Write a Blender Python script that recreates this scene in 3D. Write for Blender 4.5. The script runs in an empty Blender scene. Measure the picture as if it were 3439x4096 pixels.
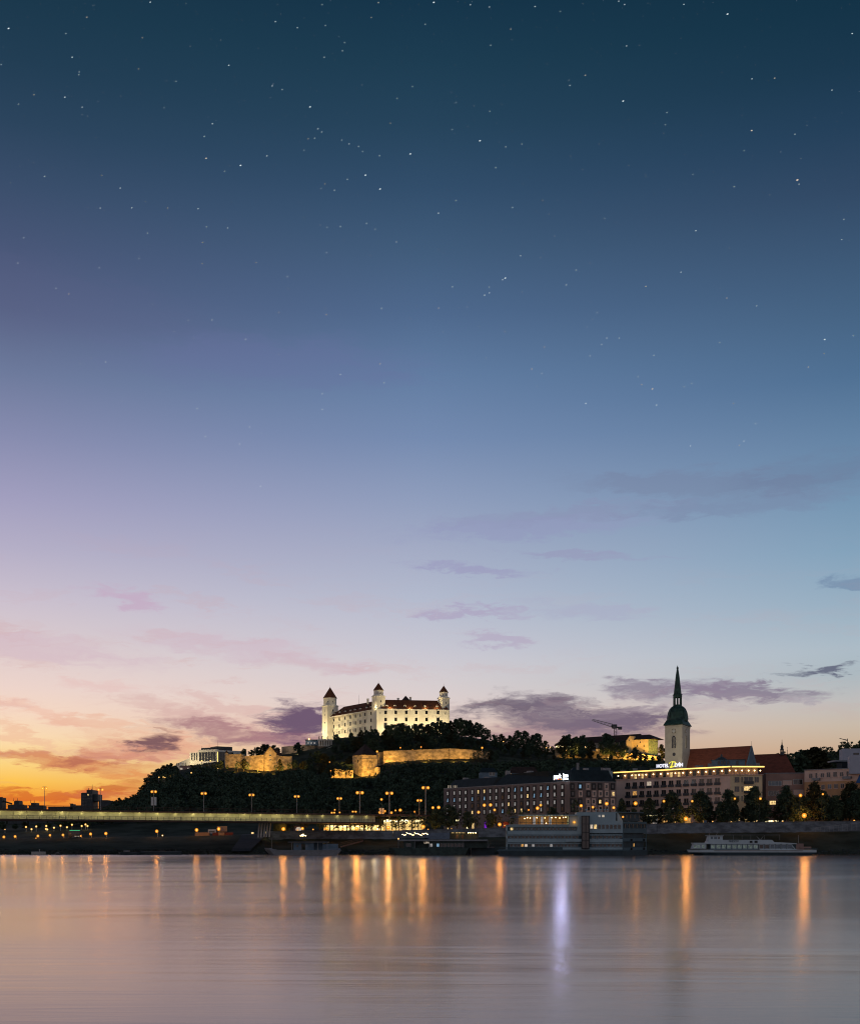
import bpy, math, random
import numpy as np
from math import radians, sin, cos, tan, atan, atan2, pi, sqrt
from mathutils import Vector, Matrix

S = bpy.context.scene
C = S.collection
# ------------------------------------------------------------------ camera
CX, HY, F, CH = 1719.5, 3349.0, 4600.0, 6.0     # principal column, horizon row, focal length (all in photo pixels), camera height
cam = bpy.data.objects.new('camera', bpy.data.cameras.new('camera'))
C.objects.link(cam)
cam.location = (0, 0, CH)
cam.rotation_euler = (pi / 2, 0, 0)
cam.data.sensor_fit = 'HORIZONTAL'
cam.data.sensor_width = 36
cam.data.lens = F / 3439 * 36
cam.data.shift_y = (HY - 2048) / 3439
cam.data.clip_start = .5
cam.data.clip_end = 60000
S.camera = cam
S.view_settings.view_transform = 'Standard'
S.view_settings.look = 'None'
S.view_settings.exposure = 0
S.view_settings.gamma = 1
S.cycles.filter_width = 1.1
S.cycles.max_bounces = 5
S.cycles.diffuse_bounces = 2
S.cycles.glossy_bounces = 3
S.cycles.transparent_max_bounces = 12
S.cycles.sample_clamp_indirect = 3
S.cycles.sample_clamp_direct = 30
S.cycles.caustics_reflective = False
S.cycles.caustics_refractive = False


def lin(c):
    r = []
    for v in c:
        v = v / 255.0
        r.append(v / 12.92 if v <= .04045 else ((v + .055) / 1.055) ** 2.4)
    return tuple(r)


# ------------------------------------------------------------------ sky (world)
W = bpy.data.worlds.new('World')
S.world = W
W.use_nodes = True
NT = W.node_tree
NT.nodes.clear()


def nd(tree, kind, **kw):
    n = tree.nodes.new(kind)
    for k, v in kw.items():
        setattr(n, k, v)
    return n


def lk(tree, a, b):
    tree.links.new(a, b)


def mth(tree, op, a, b=None, c=None, clamp=False):
    n = nd(tree, 'ShaderNodeMath', operation=op, use_clamp=clamp)
    for i, v in enumerate((a, b, c)):
        if v is None:
            continue
        if hasattr(v, 'is_linked'):
            lk(tree, v, n.inputs[i])
        else:
            n.inputs[i].default_value = v
    return n.outputs[0]


def mixc(tree, fac, a, b, blend='MIX'):
    n = nd(tree, 'ShaderNodeMix', data_type='RGBA', blend_type=blend, clamp_factor=True)
    for sock, v in ((n.inputs[0], fac), (n.inputs[6], a), (n.inputs[7], b)):
        if hasattr(v, 'is_linked'):
            lk(tree, v, sock)
        elif isinstance(v, (int, float)):
            sock.default_value = v
        else:
            sock.default_value = (*v, 1)
    return n.outputs[2]


def AE(px, py):
    x = (px - CX) / F
    return math.degrees(atan(x)), math.degrees(atan((HY - py) / F / sqrt(1 + x * x)))


RAMPS = {
    150: [(3349, (205, 85, 22)), (3250, (228, 108, 28)), (3200, (247, 155, 42)), (3130, (252, 194, 80)), (3050, (251, 212, 132)),
          (2950, (250, 218, 176)), (2850, (245, 215, 194)), (2750, (236, 211, 202)), (2600, (221, 204, 205)), (2400, (202, 191, 205)),
          (2200, (180, 174, 198)), (2000, (161, 158, 190)), (1750, (134, 139, 174)), (1500, (108, 121, 155)), (1250, (87, 98, 132)),
          (1000, (72, 86, 119)), (750, (57, 77, 106)), (500, (42, 67, 92)), (250, (32, 60, 82)), (0, (25, 55, 75)), (-600, (18, 44, 62))],
    1700: [(3349, (175, 115, 92)), (3200, (198, 142, 118)), (3000, (221, 180, 160)), (2900, (223, 197, 186)), (2800, (220, 206, 204)),
           (2700, (211, 204, 208)), (2600, (200, 198, 209)), (2400, (179, 186, 205)), (2200, (163, 171, 196)), (2000, (143, 157, 188)),
           (1750, (116, 138, 175)), (1500, (97, 124, 161)), (1250, (78, 104, 140)), (1000, (64, 91, 122)), (750, (49, 77, 106)),
           (500, (37, 67, 91)), (250, (28, 60, 81)), (0, (20, 52, 73)), (-600, (14, 42, 60))],
    3400: [(3349, (158, 120, 86)), (3200, (176, 138, 98)), (3100, (191, 157, 120)), (3000, (200, 172, 143)), (2900, (199, 184, 168)),
           (2800, (189, 188, 187)), (2700, (172, 184, 191)), (2600, (172, 187, 198)), (2400, (150, 174, 193)), (2200, (131, 162, 187)),
           (2000, (117, 149, 178)), (1750, (100, 131, 164)), (1500, (79, 112, 147)), (1250, (69, 99, 131)), (1000, (59, 86, 116)),
           (750, (48, 72, 100)), (500, (35, 63, 89)), (250, (25, 55, 77)), (0, (18, 50, 70)), (-600, (13, 40, 57))],
}
tc = nd(NT, 'ShaderNodeTexCoord')
sep = nd(NT, 'ShaderNodeSeparateXYZ')
lk(NT, tc.outputs['Generated'], sep.inputs[0])
az = mth(NT, 'MULTIPLY', mth(NT, 'ARCTAN2', sep.outputs[0], sep.outputs[1]), 180 / pi)
el = mth(NT, 'MULTIPLY', mth(NT, 'ARCSINE', sep.outputs[2]), 180 / pi)
elp = mth(NT, 'MAXIMUM', el, 0.0)
rampf = mth(NT, 'DIVIDE', elp, 45.0)
cols = []
for px, stops in RAMPS.items():
    r = nd(NT, 'ShaderNodeValToRGB')
    cr = r.color_ramp
    while len(cr.elements) > 1:
        cr.elements.remove(cr.elements[-1])
    for i, (py, c) in enumerate(stops):
        e = AE(px, py)[1] / 45
        q = cr.elements[0] if i == 0 else cr.elements.new(e)
        q.position = e
        q.color = (*lin(c), 1)
    lk(NT, rampf, r.inputs[0])
    cols.append(r.outputs[0])


def mrange(tree, v, a, b, lo=0.0, hi=1.0, smooth=True):
    n = nd(tree, 'ShaderNodeMapRange', interpolation_type='SMOOTHSTEP' if smooth else 'LINEAR')
    lk(tree, v, n.inputs[0])
    for i, x in enumerate((a, b, lo, hi)):
        n.inputs[i + 1].default_value = x
    return n.outputs[0]


aL, aM, aR = AE(60, 3349)[0], AE(1700, 3349)[0], AE(3400, 3349)[0]
base = mixc(NT, mrange(NT, az, aL, aM, smooth=False), cols[0], cols[1])
base = mixc(NT, mrange(NT, az, aM, aR, smooth=False), base, cols[2])
# clouds: soft warped ellipses of thin cloud, placed by direction
comb = nd(NT, 'ShaderNodeCombineXYZ')
lk(NT, az, comb.inputs[0])
lk(NT, el, comb.inputs[1])


def noise(tree, vec, scale, detail, rough=.55, dist=0.0, sx=1, sy=1, sz=1, loc=(0, 0, 0)):
    m = nd(tree, 'ShaderNodeMapping')
    m.inputs['Scale'].default_value = (sx, sy, sz)
    m.inputs['Location'].default_value = loc
    lk(tree, vec, m.inputs[0])
    n = nd(tree, 'ShaderNodeTexNoise')
    n.inputs['Scale'].default_value = scale
    n.inputs['Detail'].default_value = detail
    n.inputs['Roughness'].default_value = rough
    n.inputs['Distortion'].default_value = dist
    lk(tree, m.outputs[0], n.inputs['Vector'])
    return n


wn = noise(NT, comb.outputs[0], .8, 4, .55, .3, .35, 1.1)
wsub = nd(NT, 'ShaderNodeVectorMath', operation='SUBTRACT')
lk(NT, wn.outputs['Color'], wsub.inputs[0])
wsub.inputs[1].default_value = (.5, .5, .5)
wmul = nd(NT, 'ShaderNodeVectorMath', operation='MULTIPLY')
lk(NT, wsub.outputs[0], wmul.inputs[0])
wmul.inputs[1].default_value = (3.2, 1.2, 0)
wadd = nd(NT, 'ShaderNodeVectorMath', operation='ADD')
lk(NT, comb.outputs[0], wadd.inputs[0])
lk(NT, wmul.outputs[0], wadd.inputs[1])
warp = wadd.outputs[0]
wn2 = noise(NT, comb.outputs[0], 2.6, 5, .62, .4, .28, 1.1, 1, (4, 7, 2))
wsub2 = nd(NT, 'ShaderNodeVectorMath', operation='SUBTRACT')
lk(NT, wn2.outputs['Color'], wsub2.inputs[0])
wsub2.inputs[1].default_value = (.5, .5, .5)
wmul2 = nd(NT, 'ShaderNodeVectorMath', operation='MULTIPLY')
lk(NT, wsub2.outputs[0], wmul2.inputs[0])
wmul2.inputs[1].default_value = (4.5, 1.3, 0)
wadd2 = nd(NT, 'ShaderNodeVectorMath', operation='ADD')
lk(NT, warp, wadd2.inputs[0])
lk(NT, wmul2.outputs[0], wadd2.inputs[1])
warp = wadd2.outputs[0]
wisp = noise(NT, warp, 1.0, 6, .62, .6, .26, 1.6)
wispf = mrange(NT, wisp.outputs[0], .27, .73)
CLOUDS = [
    (130, 2590, 420, 55, -5, (208, 178, 192), .5), (490, 2395, 150, 35, -8, (196, 162, 190), .55), (950, 2590, 380, 45, -6, (206, 180, 194), .5),
    (1250, 2660, 260, 30, -6, (206, 180, 190), .45), (430, 2740, 150, 30, 0, (228, 190, 186), .5), (140, 2850, 200, 30, -12, (238, 190, 170), .6),
    (720, 2865, 240, 50, -12, (205, 160, 158), .55), (880, 2925, 260, 38, -8, (160, 112, 122), .75), (600, 2985, 260, 55, -3, (222, 150, 128), .7),
    (612, 2972, 85, 42, -3, (118, 84, 92), .95), (1200, 2890, 150, 75, 5, (108, 84, 112), .97), (1150, 2960, 280, 30, 0, (150, 104, 120), .6), (1185, 2890, 120, 62, 5, (104, 82, 108), .5),
    (300, 3045, 330, 34, -4, (206, 112, 80), .75), (360, 3035, 130, 26, 4, (176, 98, 84), .7), (480, 3015, 170, 26, 0, (212, 134, 104), .55),
    (560, 3110, 170, 22, -6, (222, 128, 78), .6), (470, 3145, 150, 20, 4, (196, 92, 50), .7), (150, 3178, 330, 22, 2, (208, 92, 44), .7),
    (440, 3185, 160, 16, 0, (200, 96, 52), .6),
    (2300, 2925, 420, 60, 0, (152, 122, 134), .75), (2300, 2865, 400, 55, -3, (116, 102, 120), .9), (2010, 2832, 240, 28, 3, (110, 98, 114), .85),
    (2190, 2815, 190, 36, -3, (116, 104, 122), .8), (2480, 2880, 200, 50, -3, (118, 102, 122), .8), (2120, 2980, 330, 35, 0, (150, 120, 130), .55),
    (2590, 2762, 150, 44, -10, (132, 118, 140), .75), (2950, 2772, 300, 30, -5, (126, 112, 136), .8), (2800, 2750, 160, 28, -3, (140, 126, 148), .6),
    (2700, 2830, 300, 22, 3, (180, 165, 172), .5),
    (3290, 2682, 170, 18, 5, (96, 100, 122), .92), (3230, 2810, 90, 12, 0, (160, 150, 165), .5),
    (1900, 2452, 260, 20, -3, (170, 156, 188), .6), (2000, 2562, 140, 22, -6, (176, 160, 188), .55), (2340, 2450, 240, 30, -5, (168, 170, 196), .5),
    (1900, 2275, 280, 20, -4, (152, 150, 188), .6), (2330, 2225, 300, 20, -4, (150, 150, 184), .55), (2100, 2110, 520, 40, 2, (146, 150, 188), .5),
    (2850, 1935, 560, 50, -3, (116, 124, 154), .36), (3000, 2010, 500, 40, 1, (118, 130, 162), .4), (2250, 2060, 420, 30, 3, (138, 142, 176), .4), (3330, 1880, 360, 60, 2, (106, 120, 152), .35), (3430, 2335, 130, 34, -3, (108, 132, 164), .6),
    (200, 1200, 700, 130, -5, (96, 96, 136), .12), (900, 2830, 200, 26, -14, (214, 172, 168), .5), (380, 2890, 220, 24, -6, (232, 176, 150), .5), (60, 2930, 200, 24, -18, (236, 180, 150), .5),
    (1100, 1450, 600, 90, 0, (104, 112, 158), .35),
]
cur = base
for (px, py, sx, sy, rot, c, st) in CLOUDS:
    a, e = AE(px, py)
    k = math.degrees(1 / F)
    m = nd(NT, 'ShaderNodeMapping', vector_type='TEXTURE')
    m.inputs['Location'].default_value = (a, e, 0)
    m.inputs['Rotation'].default_value = (0, 0, radians(rot))
    m.inputs['Scale'].default_value = (sx * k, sy * k, 1)
    lk(NT, warp, m.inputs[0])
    ln = nd(NT, 'ShaderNodeVectorMath', operation='LENGTH')
    lk(NT, m.outputs[0], ln.inputs[0])
    f = mrange(NT, ln.outputs['Value'], 1.9, .1, 0, 1)
    # thin parts break up into wisps, the dense middle stays whole
    g = mth(NT, 'MULTIPLY_ADD', f, 1.55, mth(NT, 'MULTIPLY_ADD', wispf, .75, -.75), clamp=True)
    g = mth(NT, 'MULTIPLY', mth(NT, 'MULTIPLY', g, mth(NT, 'MULTIPLY', f, 1.45, clamp=True)), st)
    cur = mixc(NT, g, cur, lin(c))
veil = noise(NT, warp, .62, 6, .6, .5, .22, 1.5, 1, (11, 3, 0))
vf = mth(NT, 'MULTIPLY', mrange(NT, veil.outputs[0], .5, .72), mth(NT, 'MULTIPLY', mrange(NT, el, 16, 8), mrange(NT, el, 0.5, 3)))
vf = mth(NT, 'MULTIPLY', vf, mrange(NT, az, 8, -12, .1, .3))
cur = mixc(NT, vf, cur, lin((206, 150, 150)))
# unseen sky behind the camera, brightened and warmed to light the facades
back = nd(NT, 'ShaderNodeValToRGB')
cr = back.color_ramp
cr.elements[0].position = 0
cr.elements[0].color = (*lin((196, 176, 176)), 1)
cr.elements[1].position = 1
cr.elements[1].color = (*lin((26, 54, 78)), 1)
q = cr.elements.new(.35)
q.color = (*lin((142, 148, 164)), 1)
lk(NT, rampf, back.inputs[0])
absaz = mth(NT, 'ABSOLUTE', az)
cur = mixc(NT, mrange(NT, absaz, 45, 120), cur, back.outputs[0])
cur = mixc(NT, mrange(NT, el, 44, 70), cur, lin((22, 46, 66)))
bg = nd(NT, 'ShaderNodeBackground')
lk(NT, cur, bg.inputs[0])
sky = nd(NT, 'ShaderNodeTexSky', sky_type='NISHITA', sun_disc=False)
sky.sun_elevation = radians(-3)
sky.sun_rotation = radians(-32)
bg2 = nd(NT, 'ShaderNodeBackground')
lk(NT, sky.outputs[0], bg2.inputs[0])
bg2.inputs[1].default_value = .02
addw = nd(NT, 'ShaderNodeAddShader')
wo = nd(NT, 'ShaderNodeOutputWorld')
lk(NT, bg.outputs[0], addw.inputs[0])
lk(NT, bg2.outputs[0], addw.inputs[1])
lk(NT, addw.outputs[0], wo.inputs[0])
W.cycles.sampling_method = 'MANUAL'
W.cycles.sample_map_resolution = 512


# ------------------------------------------------------------------ materials
def mat(name, col, rough=.8, var=.25, scale=.6, bump=0, spec=.3, metal=0, col2=None, stretch=(1, 1, 1)):
    m = bpy.data.materials.new(name)
    m.use_nodes = True
    t = m.node_tree
    p = t.nodes['Principled BSDF']
    p.inputs['Roughness'].default_value = rough
    p.inputs['Specular IOR Level'].default_value = spec
    p.inputs['Metallic'].default_value = metal
    g = nd(t, 'ShaderNodeNewGeometry')
    n = noise(t, g.outputs['Position'], scale, 5, .6, 0, *stretch)
    f = mrange(t, n.outputs[0], .3, .7)
    a = tuple(x * (1 - var) for x in col)
    b = tuple(min(1, x * (1 + var)) for x in col) if col2 is None else col2
    lk(t, mixc(t, f, a, b), p.inputs['Base Color'])
    if bump:
        bn = nd(t, 'ShaderNodeBump')
        bn.inputs['Strength'].default_value = bump
        bn.inputs['Distance'].default_value = .3
        n2 = noise(t, g.outputs['Position'], scale * 3, 4, .6, 0, *stretch)
        lk(t, n2.outputs[0], bn.inputs['Height'])
        lk(t, bn.outputs[0], p.inputs['Normal'])
    return m


def emat(name, col, strength, sample=True, var=0):
    m = bpy.data.materials.new(name)
    m.use_nodes = True
    t = m.node_tree
    t.nodes.clear()
    e = nd(t, 'ShaderNodeEmission')
    e.inputs[0].default_value = (*col, 1)
    e.inputs[1].default_value = strength
    if var:
        g = nd(t, 'ShaderNodeNewGeometry')
        n = noise(t, g.outputs['Position'], 1.7, 3)
        lk(t, mrange(t, n.outputs[0], .35, .65, strength * (1 - var), strength * (1 + var)), e.inputs[1])
    o = nd(t, 'ShaderNodeOutputMaterial')
    lk(t, e.outputs[0], o.inputs[0])
    if not sample:
        m.cycles.emission_sampling = 'NONE'
    return m


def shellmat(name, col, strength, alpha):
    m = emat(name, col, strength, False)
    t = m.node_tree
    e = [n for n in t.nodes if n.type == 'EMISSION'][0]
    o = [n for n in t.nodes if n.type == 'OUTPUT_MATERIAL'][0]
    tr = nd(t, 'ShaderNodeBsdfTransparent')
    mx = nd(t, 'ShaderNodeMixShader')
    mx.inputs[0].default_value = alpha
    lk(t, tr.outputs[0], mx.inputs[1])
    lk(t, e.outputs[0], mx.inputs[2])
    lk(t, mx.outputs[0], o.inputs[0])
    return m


M = {}
M['grass'] = mat('grass', (.052, .064, .038), .95, .5, .08, .5, .1, col2=(.08, .085, .06))
M['earth'] = mat('earth', (.03, .04, .022), .95, .5, .05, .3, .1)
M['rock'] = mat('rock', (.05, .055, .05), .9, .6, .9, .8, .2)
M['paving'] = mat('paving', (.1, .095, .09), .85, .2, .3)
M['asphalt'] = mat('asphalt', (.05, .05, .05), .8, .2, .4)
M['concrete'] = mat('concrete', (.13, .135, .14), .85, .35, .25, .2, stretch=(1, 1, .4))
M['quay'] = mat('quay stone', (.17, .18, .19), .9, .4, .35, .4, stretch=(1, 1, 2))
M['leaf1'] = mat('foliage dark', (.05, .08, .05), .8, .5, .5, 0, .25)
M['leaf2'] = mat('foliage mid', (.065, .095, .052), .8, .5, .5, 0, .25)
M['leaf3'] = mat('foliage warm', (.042, .044, .02), .8, .5, .5, 0, .25)
M['bark'] = mat('bark', (.06, .045, .035), .9, .4, 2)
M['castle'] = mat('castle plaster', (.72, .68, .56), .85, .07, .12, .05, col2=(.8, .77, .66))
M['castle_trim'] = mat('castle trim', (.82, .79, .68), .8, .05)
M['tile'] = mat('roof tile', (.16, .055, .022), .75, .3, .5, .3, stretch=(1, 1, 4))
M['tile_dark'] = mat('dark roof tile', (.05, .03, .024), .8, .3, .6)
M['tile_red'] = mat('red roof tile', (.2, .06, .036), .8, .25, .5, .3, stretch=(1, 1, 4))
M['glass'] = mat('window glass', (.02, .024, .026), .12, .3, .5, 0, .6)
M['glass_dark'] = mat('dark castle window glass', (.008, .009, .01), .35, .2, .5, 0, .15)
M['lit_faint'] = emat('faintly lit pane', (.6, .75, .7), .12, False, .3)
M['glass_blue'] = mat('blue curtain glass', (.10, .16, .20), .25, .2, .5, 0, .6)
M['oldwall'] = mat('old stone wall', (.42, .33, .2), .9, .45, .35, .6, stretch=(1, 1, 1.6))
M['greywall'] = mat('grey rampart', (.26, .22, .17), .9, .4, .25, .5)
M['plaster_y'] = mat('yellow plaster', (.62, .5, .28), .9, .12, .3)
M['white'] = mat('white facade', (.62, .62, .58), .7, .08, .3)
M['lead'] = mat('lead roof', (.045, .055, .06), .5, .3, .4)
M['copper'] = mat('green copper', (.015, .048, .04), .6, .45, .7, .2, .4, col2=(.03, .08, .062))
M['tower'] = mat('church stone', (.5, .46, .38), .9, .12, .25, .2)
M['pink'] = mat('pink render', (.74, .54, .44), .85, .1, .25)
M['cream'] = mat('cream render', (.72, .58, .36), .85, .1, .25)
M['pinkbrown'] = mat('pinkish brown render', (.36, .235, .195), .85, .12, .25)
M['orange'] = mat('orange render', (.58, .33, .17), .85, .12, .25)
M['brownclad'] = mat('brown cladding', (.19, .155, .145), .8, .12, .3)
M['darkframe'] = mat('dark window surround', (.016, .018, .02), .5, .2)
M['beigeframe'] = mat('beige window surround', (.65, .5, .42), .7, .08)
M['slate'] = mat('slate mansard', (.022, .03, .032), .6, .25, .5)
M['greymetal'] = mat('grey metal', (.22, .23, .24), .5, .15, 1, 0, .5)
M['polemetal'] = mat('galvanised pole', (.33, .32, .3), .5, .15, 1, 0, .5)
M['darkmetal'] = mat('dark metal', (.04, .045, .05), .5, .2, 1, 0, .5)
M['bridge'] = mat('painted girder', (.46, .45, .32), .8, .06, .3)
M['bridge_dark'] = mat('bridge deck edge', (.10, .065, .05), .85, .2, .5)
M['shipwhite'] = mat('ship paint', (.34, .45, .48), .55, .08, .4)
M['boatwhite'] = mat('white boat paint', (.52, .6, .62), .5, .06, .4)
M['shipblue'] = mat('ship blue grey paint', (.075, .125, .145), .55, .1, .4)
M['shiphull'] = mat('dark hull', (.03, .055, .065), .5, .2, .5)
M['shipgreen'] = mat('green hull', (.04, .065, .058), .6, .3, .6)
M['woodred'] = mat('reddish wood', (.18, .10, .07), .8, .25, 1)
M['net'] = mat('green scaffold net', (.30, .42, .2), .9, .35, .8, .3)
M['red'] = mat('red container paint', (.3, .07, .04), .7, .15)
M['bluegrey'] = mat('blue grey plaster', (.13, .19, .24), .8, .2, .5)
M['modern'] = mat('modern white panel', (.40, .42, .48), .7, .06, .3)
M['blue'] = mat('blue panel', (.02, .10, .28), .5, .1)
M['awning'] = mat('tarpaulin', (.16, .2, .25), .8, .2, .6)

OR, YE, WH = (1, .40, .07), (1, .62, .2), (1, .82, .5)
M['bulb_o'] = emat('sodium bulb', (1, .6, .18), 4.5, False)
M['halo_o'] = shellmat('sodium glow shell', (1, .33, .025), 1.1, .75)  # half-transparent emissive shell, imitates the halo of light round a lamp
M['bulb_y'] = emat('warm bulb', (1, .72, .32), 7, False)
M['halo_y'] = shellmat('warm glow shell', (1, .5, .1), 1.1, .7)
M['bulb_w'] = emat('white bulb', (.9, 1, .95), 6, False)
M['led'] = emat('warm light strip', (1, .62, .15), 2.1, True)
M['lit_y'] = emat('lit warm interior', (1, .68, .28), .9, False, .4)
M['lit_w'] = emat('lit pale interior', (.95, .78, .6), .55, False, .3)
M['lit_dim'] = emat('dimly lit pane', (.75, .7, .68), .33, False, .3)
M['lit_c'] = emat('bluish lit pane', (.35, .62, .9), .5, False, .2)
M['lit_o'] = emat('lit orange pane', (1, .5, .14), .5, False, .4)
M['shop'] = emat('bright shop light', (1, .85, .45), 2.6, True, .3)
M['shop_dim'] = emat('lit concourse', (.95, .72, .32), .85, False, .6)
M['sign_w'] = emat('white neon', (.8, .87, 1), 3.2, True)
M['sign_wd'] = emat('white lettering', (.85, .85, 1), 1.3, False)
M['sign_y'] = emat('yellow neon', (1, .9, .08), 1.1, False)
M['dot_y'] = emat('yellow dot light', (1, .55, .08), 1.2, False)
M['dot_r'] = emat('red dot light', (1, .08, .1), 1.0, False)
M['dot_p'] = emat('violet dot light', (.45, .3, 1), 1.2, False)
M['purple'] = emat('purple lit pane', (.3, .03, .8), .6, False, .6)
M['green_l'] = emat('green light strip', (.1, 1, .4), .8, False)
M['red_l'] = emat('red light strip', (1, .12, .05), .9, False)
M['star'] = emat('starlight', (.85, .95, 1), .9, False)
M['star_o'] = emat('starlight warm', (1, .8, .65), .7, False)
M['star_d'] = emat('starlight faint', (.75, .85, 1), .52, False)


# ------------------------------------------------------------------ helpers
def P(px, py, Y):
    return Vector(((px - CX) / F * Y, Y, CH + (HY - py) / F * Y))


def XX(px, Y):
    return (px - CX) / F * Y


def ZZ(py, Y):
    return CH + (HY - py) / F * Y


class MB:
    def __init__(s):
        s.v, s.f = [], []

    def add(s, vs, fs):
        o = len(s.v)
        s.v += [tuple(v) for v in vs]
        s.f += [tuple(i + o for i in f) for f in fs]

    def hexa(s, b, t):
        s.add(list(b) + list(t), [(3, 2, 1, 0), (4, 5, 6, 7), (0, 1, 5, 4), (1, 2, 6, 5), (2, 3, 7, 6), (3, 0, 4, 7)])

    def box(s, x0, x1, y0, y1, z0, z1):
        s.hexa([(x0, y0, z0), (x1, y0, z0), (x1, y1, z0), (x0, y1, z0)], [(x0, y0, z1), (x1, y0, z1), (x1, y1, z1), (x0, y1, z1)])

    def prism(s, poly, z0, z1, top=None):
        n = len(poly)
        top = top or poly
        vs = [(p[0], p[1], z0) for p in poly] + [(p[0], p[1], z1) for p in top]
        s.add(vs, [tuple(range(n - 1, -1, -1)), tuple(range(n, 2 * n))] + [(i, (i + 1) % n, n + (i + 1) % n, n + i) for i in range(n)])

    def cone(s, poly, z0, apex):
        n = len(poly)
        s.add([(p[0], p[1], z0) for p in poly] + [tuple(apex)], [tuple(range(n - 1, -1, -1))] + [(i, (i + 1) % n, n) for i in range(n)])

    def tube(s, p0, p1, r0, r1=None, n=8):
        r1 = r0 if r1 is None else r1
        p0, p1 = Vector(p0), Vector(p1)
        d = (p1 - p0).normalized()
        a = d.orthogonal().normalized()
        b = d.cross(a)
        vs = [tuple(p + (a * cos(2 * pi * i / n) + b * sin(2 * pi * i / n)) * r) for p, r in ((p0, r0), (p1, r1)) for i in range(n)]
        s.add(vs, [tuple(range(n - 1, -1, -1)), tuple(range(n, 2 * n))] + [(i, (i + 1) % n, n + (i + 1) % n, n + i) for i in range(n)])

    def lathe(s, cx, cy, prof, n=8, rot=0):
        vs = []
        for r, z in prof:
            vs += [(cx + r * cos(rot + 2 * pi * i / n), cy + r * sin(rot + 2 * pi * i / n), z) for i in range(n)]
        fs = [tuple(range(n - 1, -1, -1)), tuple(range((len(prof) - 1) * n, len(prof) * n))]
        for k in range(len(prof) - 1):
            for i in range(n):
                fs.append((k * n + i, k * n + (i + 1) % n, (k + 1) * n + (i + 1) % n, (k + 1) * n + i))
        s.add(vs, fs)

    def ball(s, c, r, n=8, m=5, sz=1):
        prof = [(max(1e-3, r * sin(pi * k / m)), c[2] - r * sz * cos(pi * k / m)) for k in range(m + 1)]
        s.lathe(c[0], c[1], prof, n)

    def build(s, name, material, parent=None):
        off = Vector((0, 0, 0))
        q = parent
        while q is not None:
            off = off + q.location
            q = q.parent
        me = bpy.data.meshes.new(name)
        me.from_pydata([(x - off.x, y - off.y, z - off.z) for x, y, z in s.v], [], s.f)
        me.materials.append(material)
        me.update()
        o = bpy.data.objects.new(name, me)
        C.objects.link(o)
        if parent is not None:
            o.parent = parent
        return o


def thing(name, label, cat, loc, group=None):
    o = bpy.data.objects.new(name, None)
    C.objects.link(o)
    o.location = loc
    o.empty_display_size = .5
    o['label'] = label
    o['category'] = cat
    if group:
        o['group'] = group
    return o


def tag(o, label, cat, group=None):
    o['label'] = label
    o['category'] = cat
    if group:
        o['group'] = group
    return o


def kindo(o, k):
    o['kind'] = k
    return o


REG = {}


def reg(key, px, o, template, group=None):
    """things of one row: the label's {n} becomes their place in it, counted from the left"""
    REG.setdefault(key, []).append((px, o, template))
    if group:
        o['group'] = group


ORD = ['first', 'second', 'third', 'fourth', 'fifth', 'sixth', 'seventh', 'eighth', 'ninth', 'tenth', 'eleventh', 'twelfth', 'thirteenth',
       'fourteenth', 'fifteenth', 'sixteenth', 'seventeenth', 'eighteenth', 'nineteenth', 'twentieth', 'twenty-first', 'twenty-second',
       'twenty-third', 'twenty-fourth', 'twenty-fifth', 'twenty-sixth', 'twenty-seventh', 'twenty-eighth', 'twenty-ninth', 'thirtieth',
       'thirty-first', 'thirty-second', 'thirty-third', 'thirty-fourth', 'thirty-fifth', 'thirty-sixth', 'thirty-seventh', 'thirty-eighth',
       'thirty-ninth', 'fortieth']


def finish_labels():
    for k, l in REG.items():
        l.sort(key=lambda t: t[0])
        for i, (px, o, tpl) in enumerate(l):
            w = 'leftmost' if i == 0 else ('rightmost' if i == len(l) - 1 else ORD[i] + ' from left')
            o['label'] = tpl.replace('{n}', w)


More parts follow.
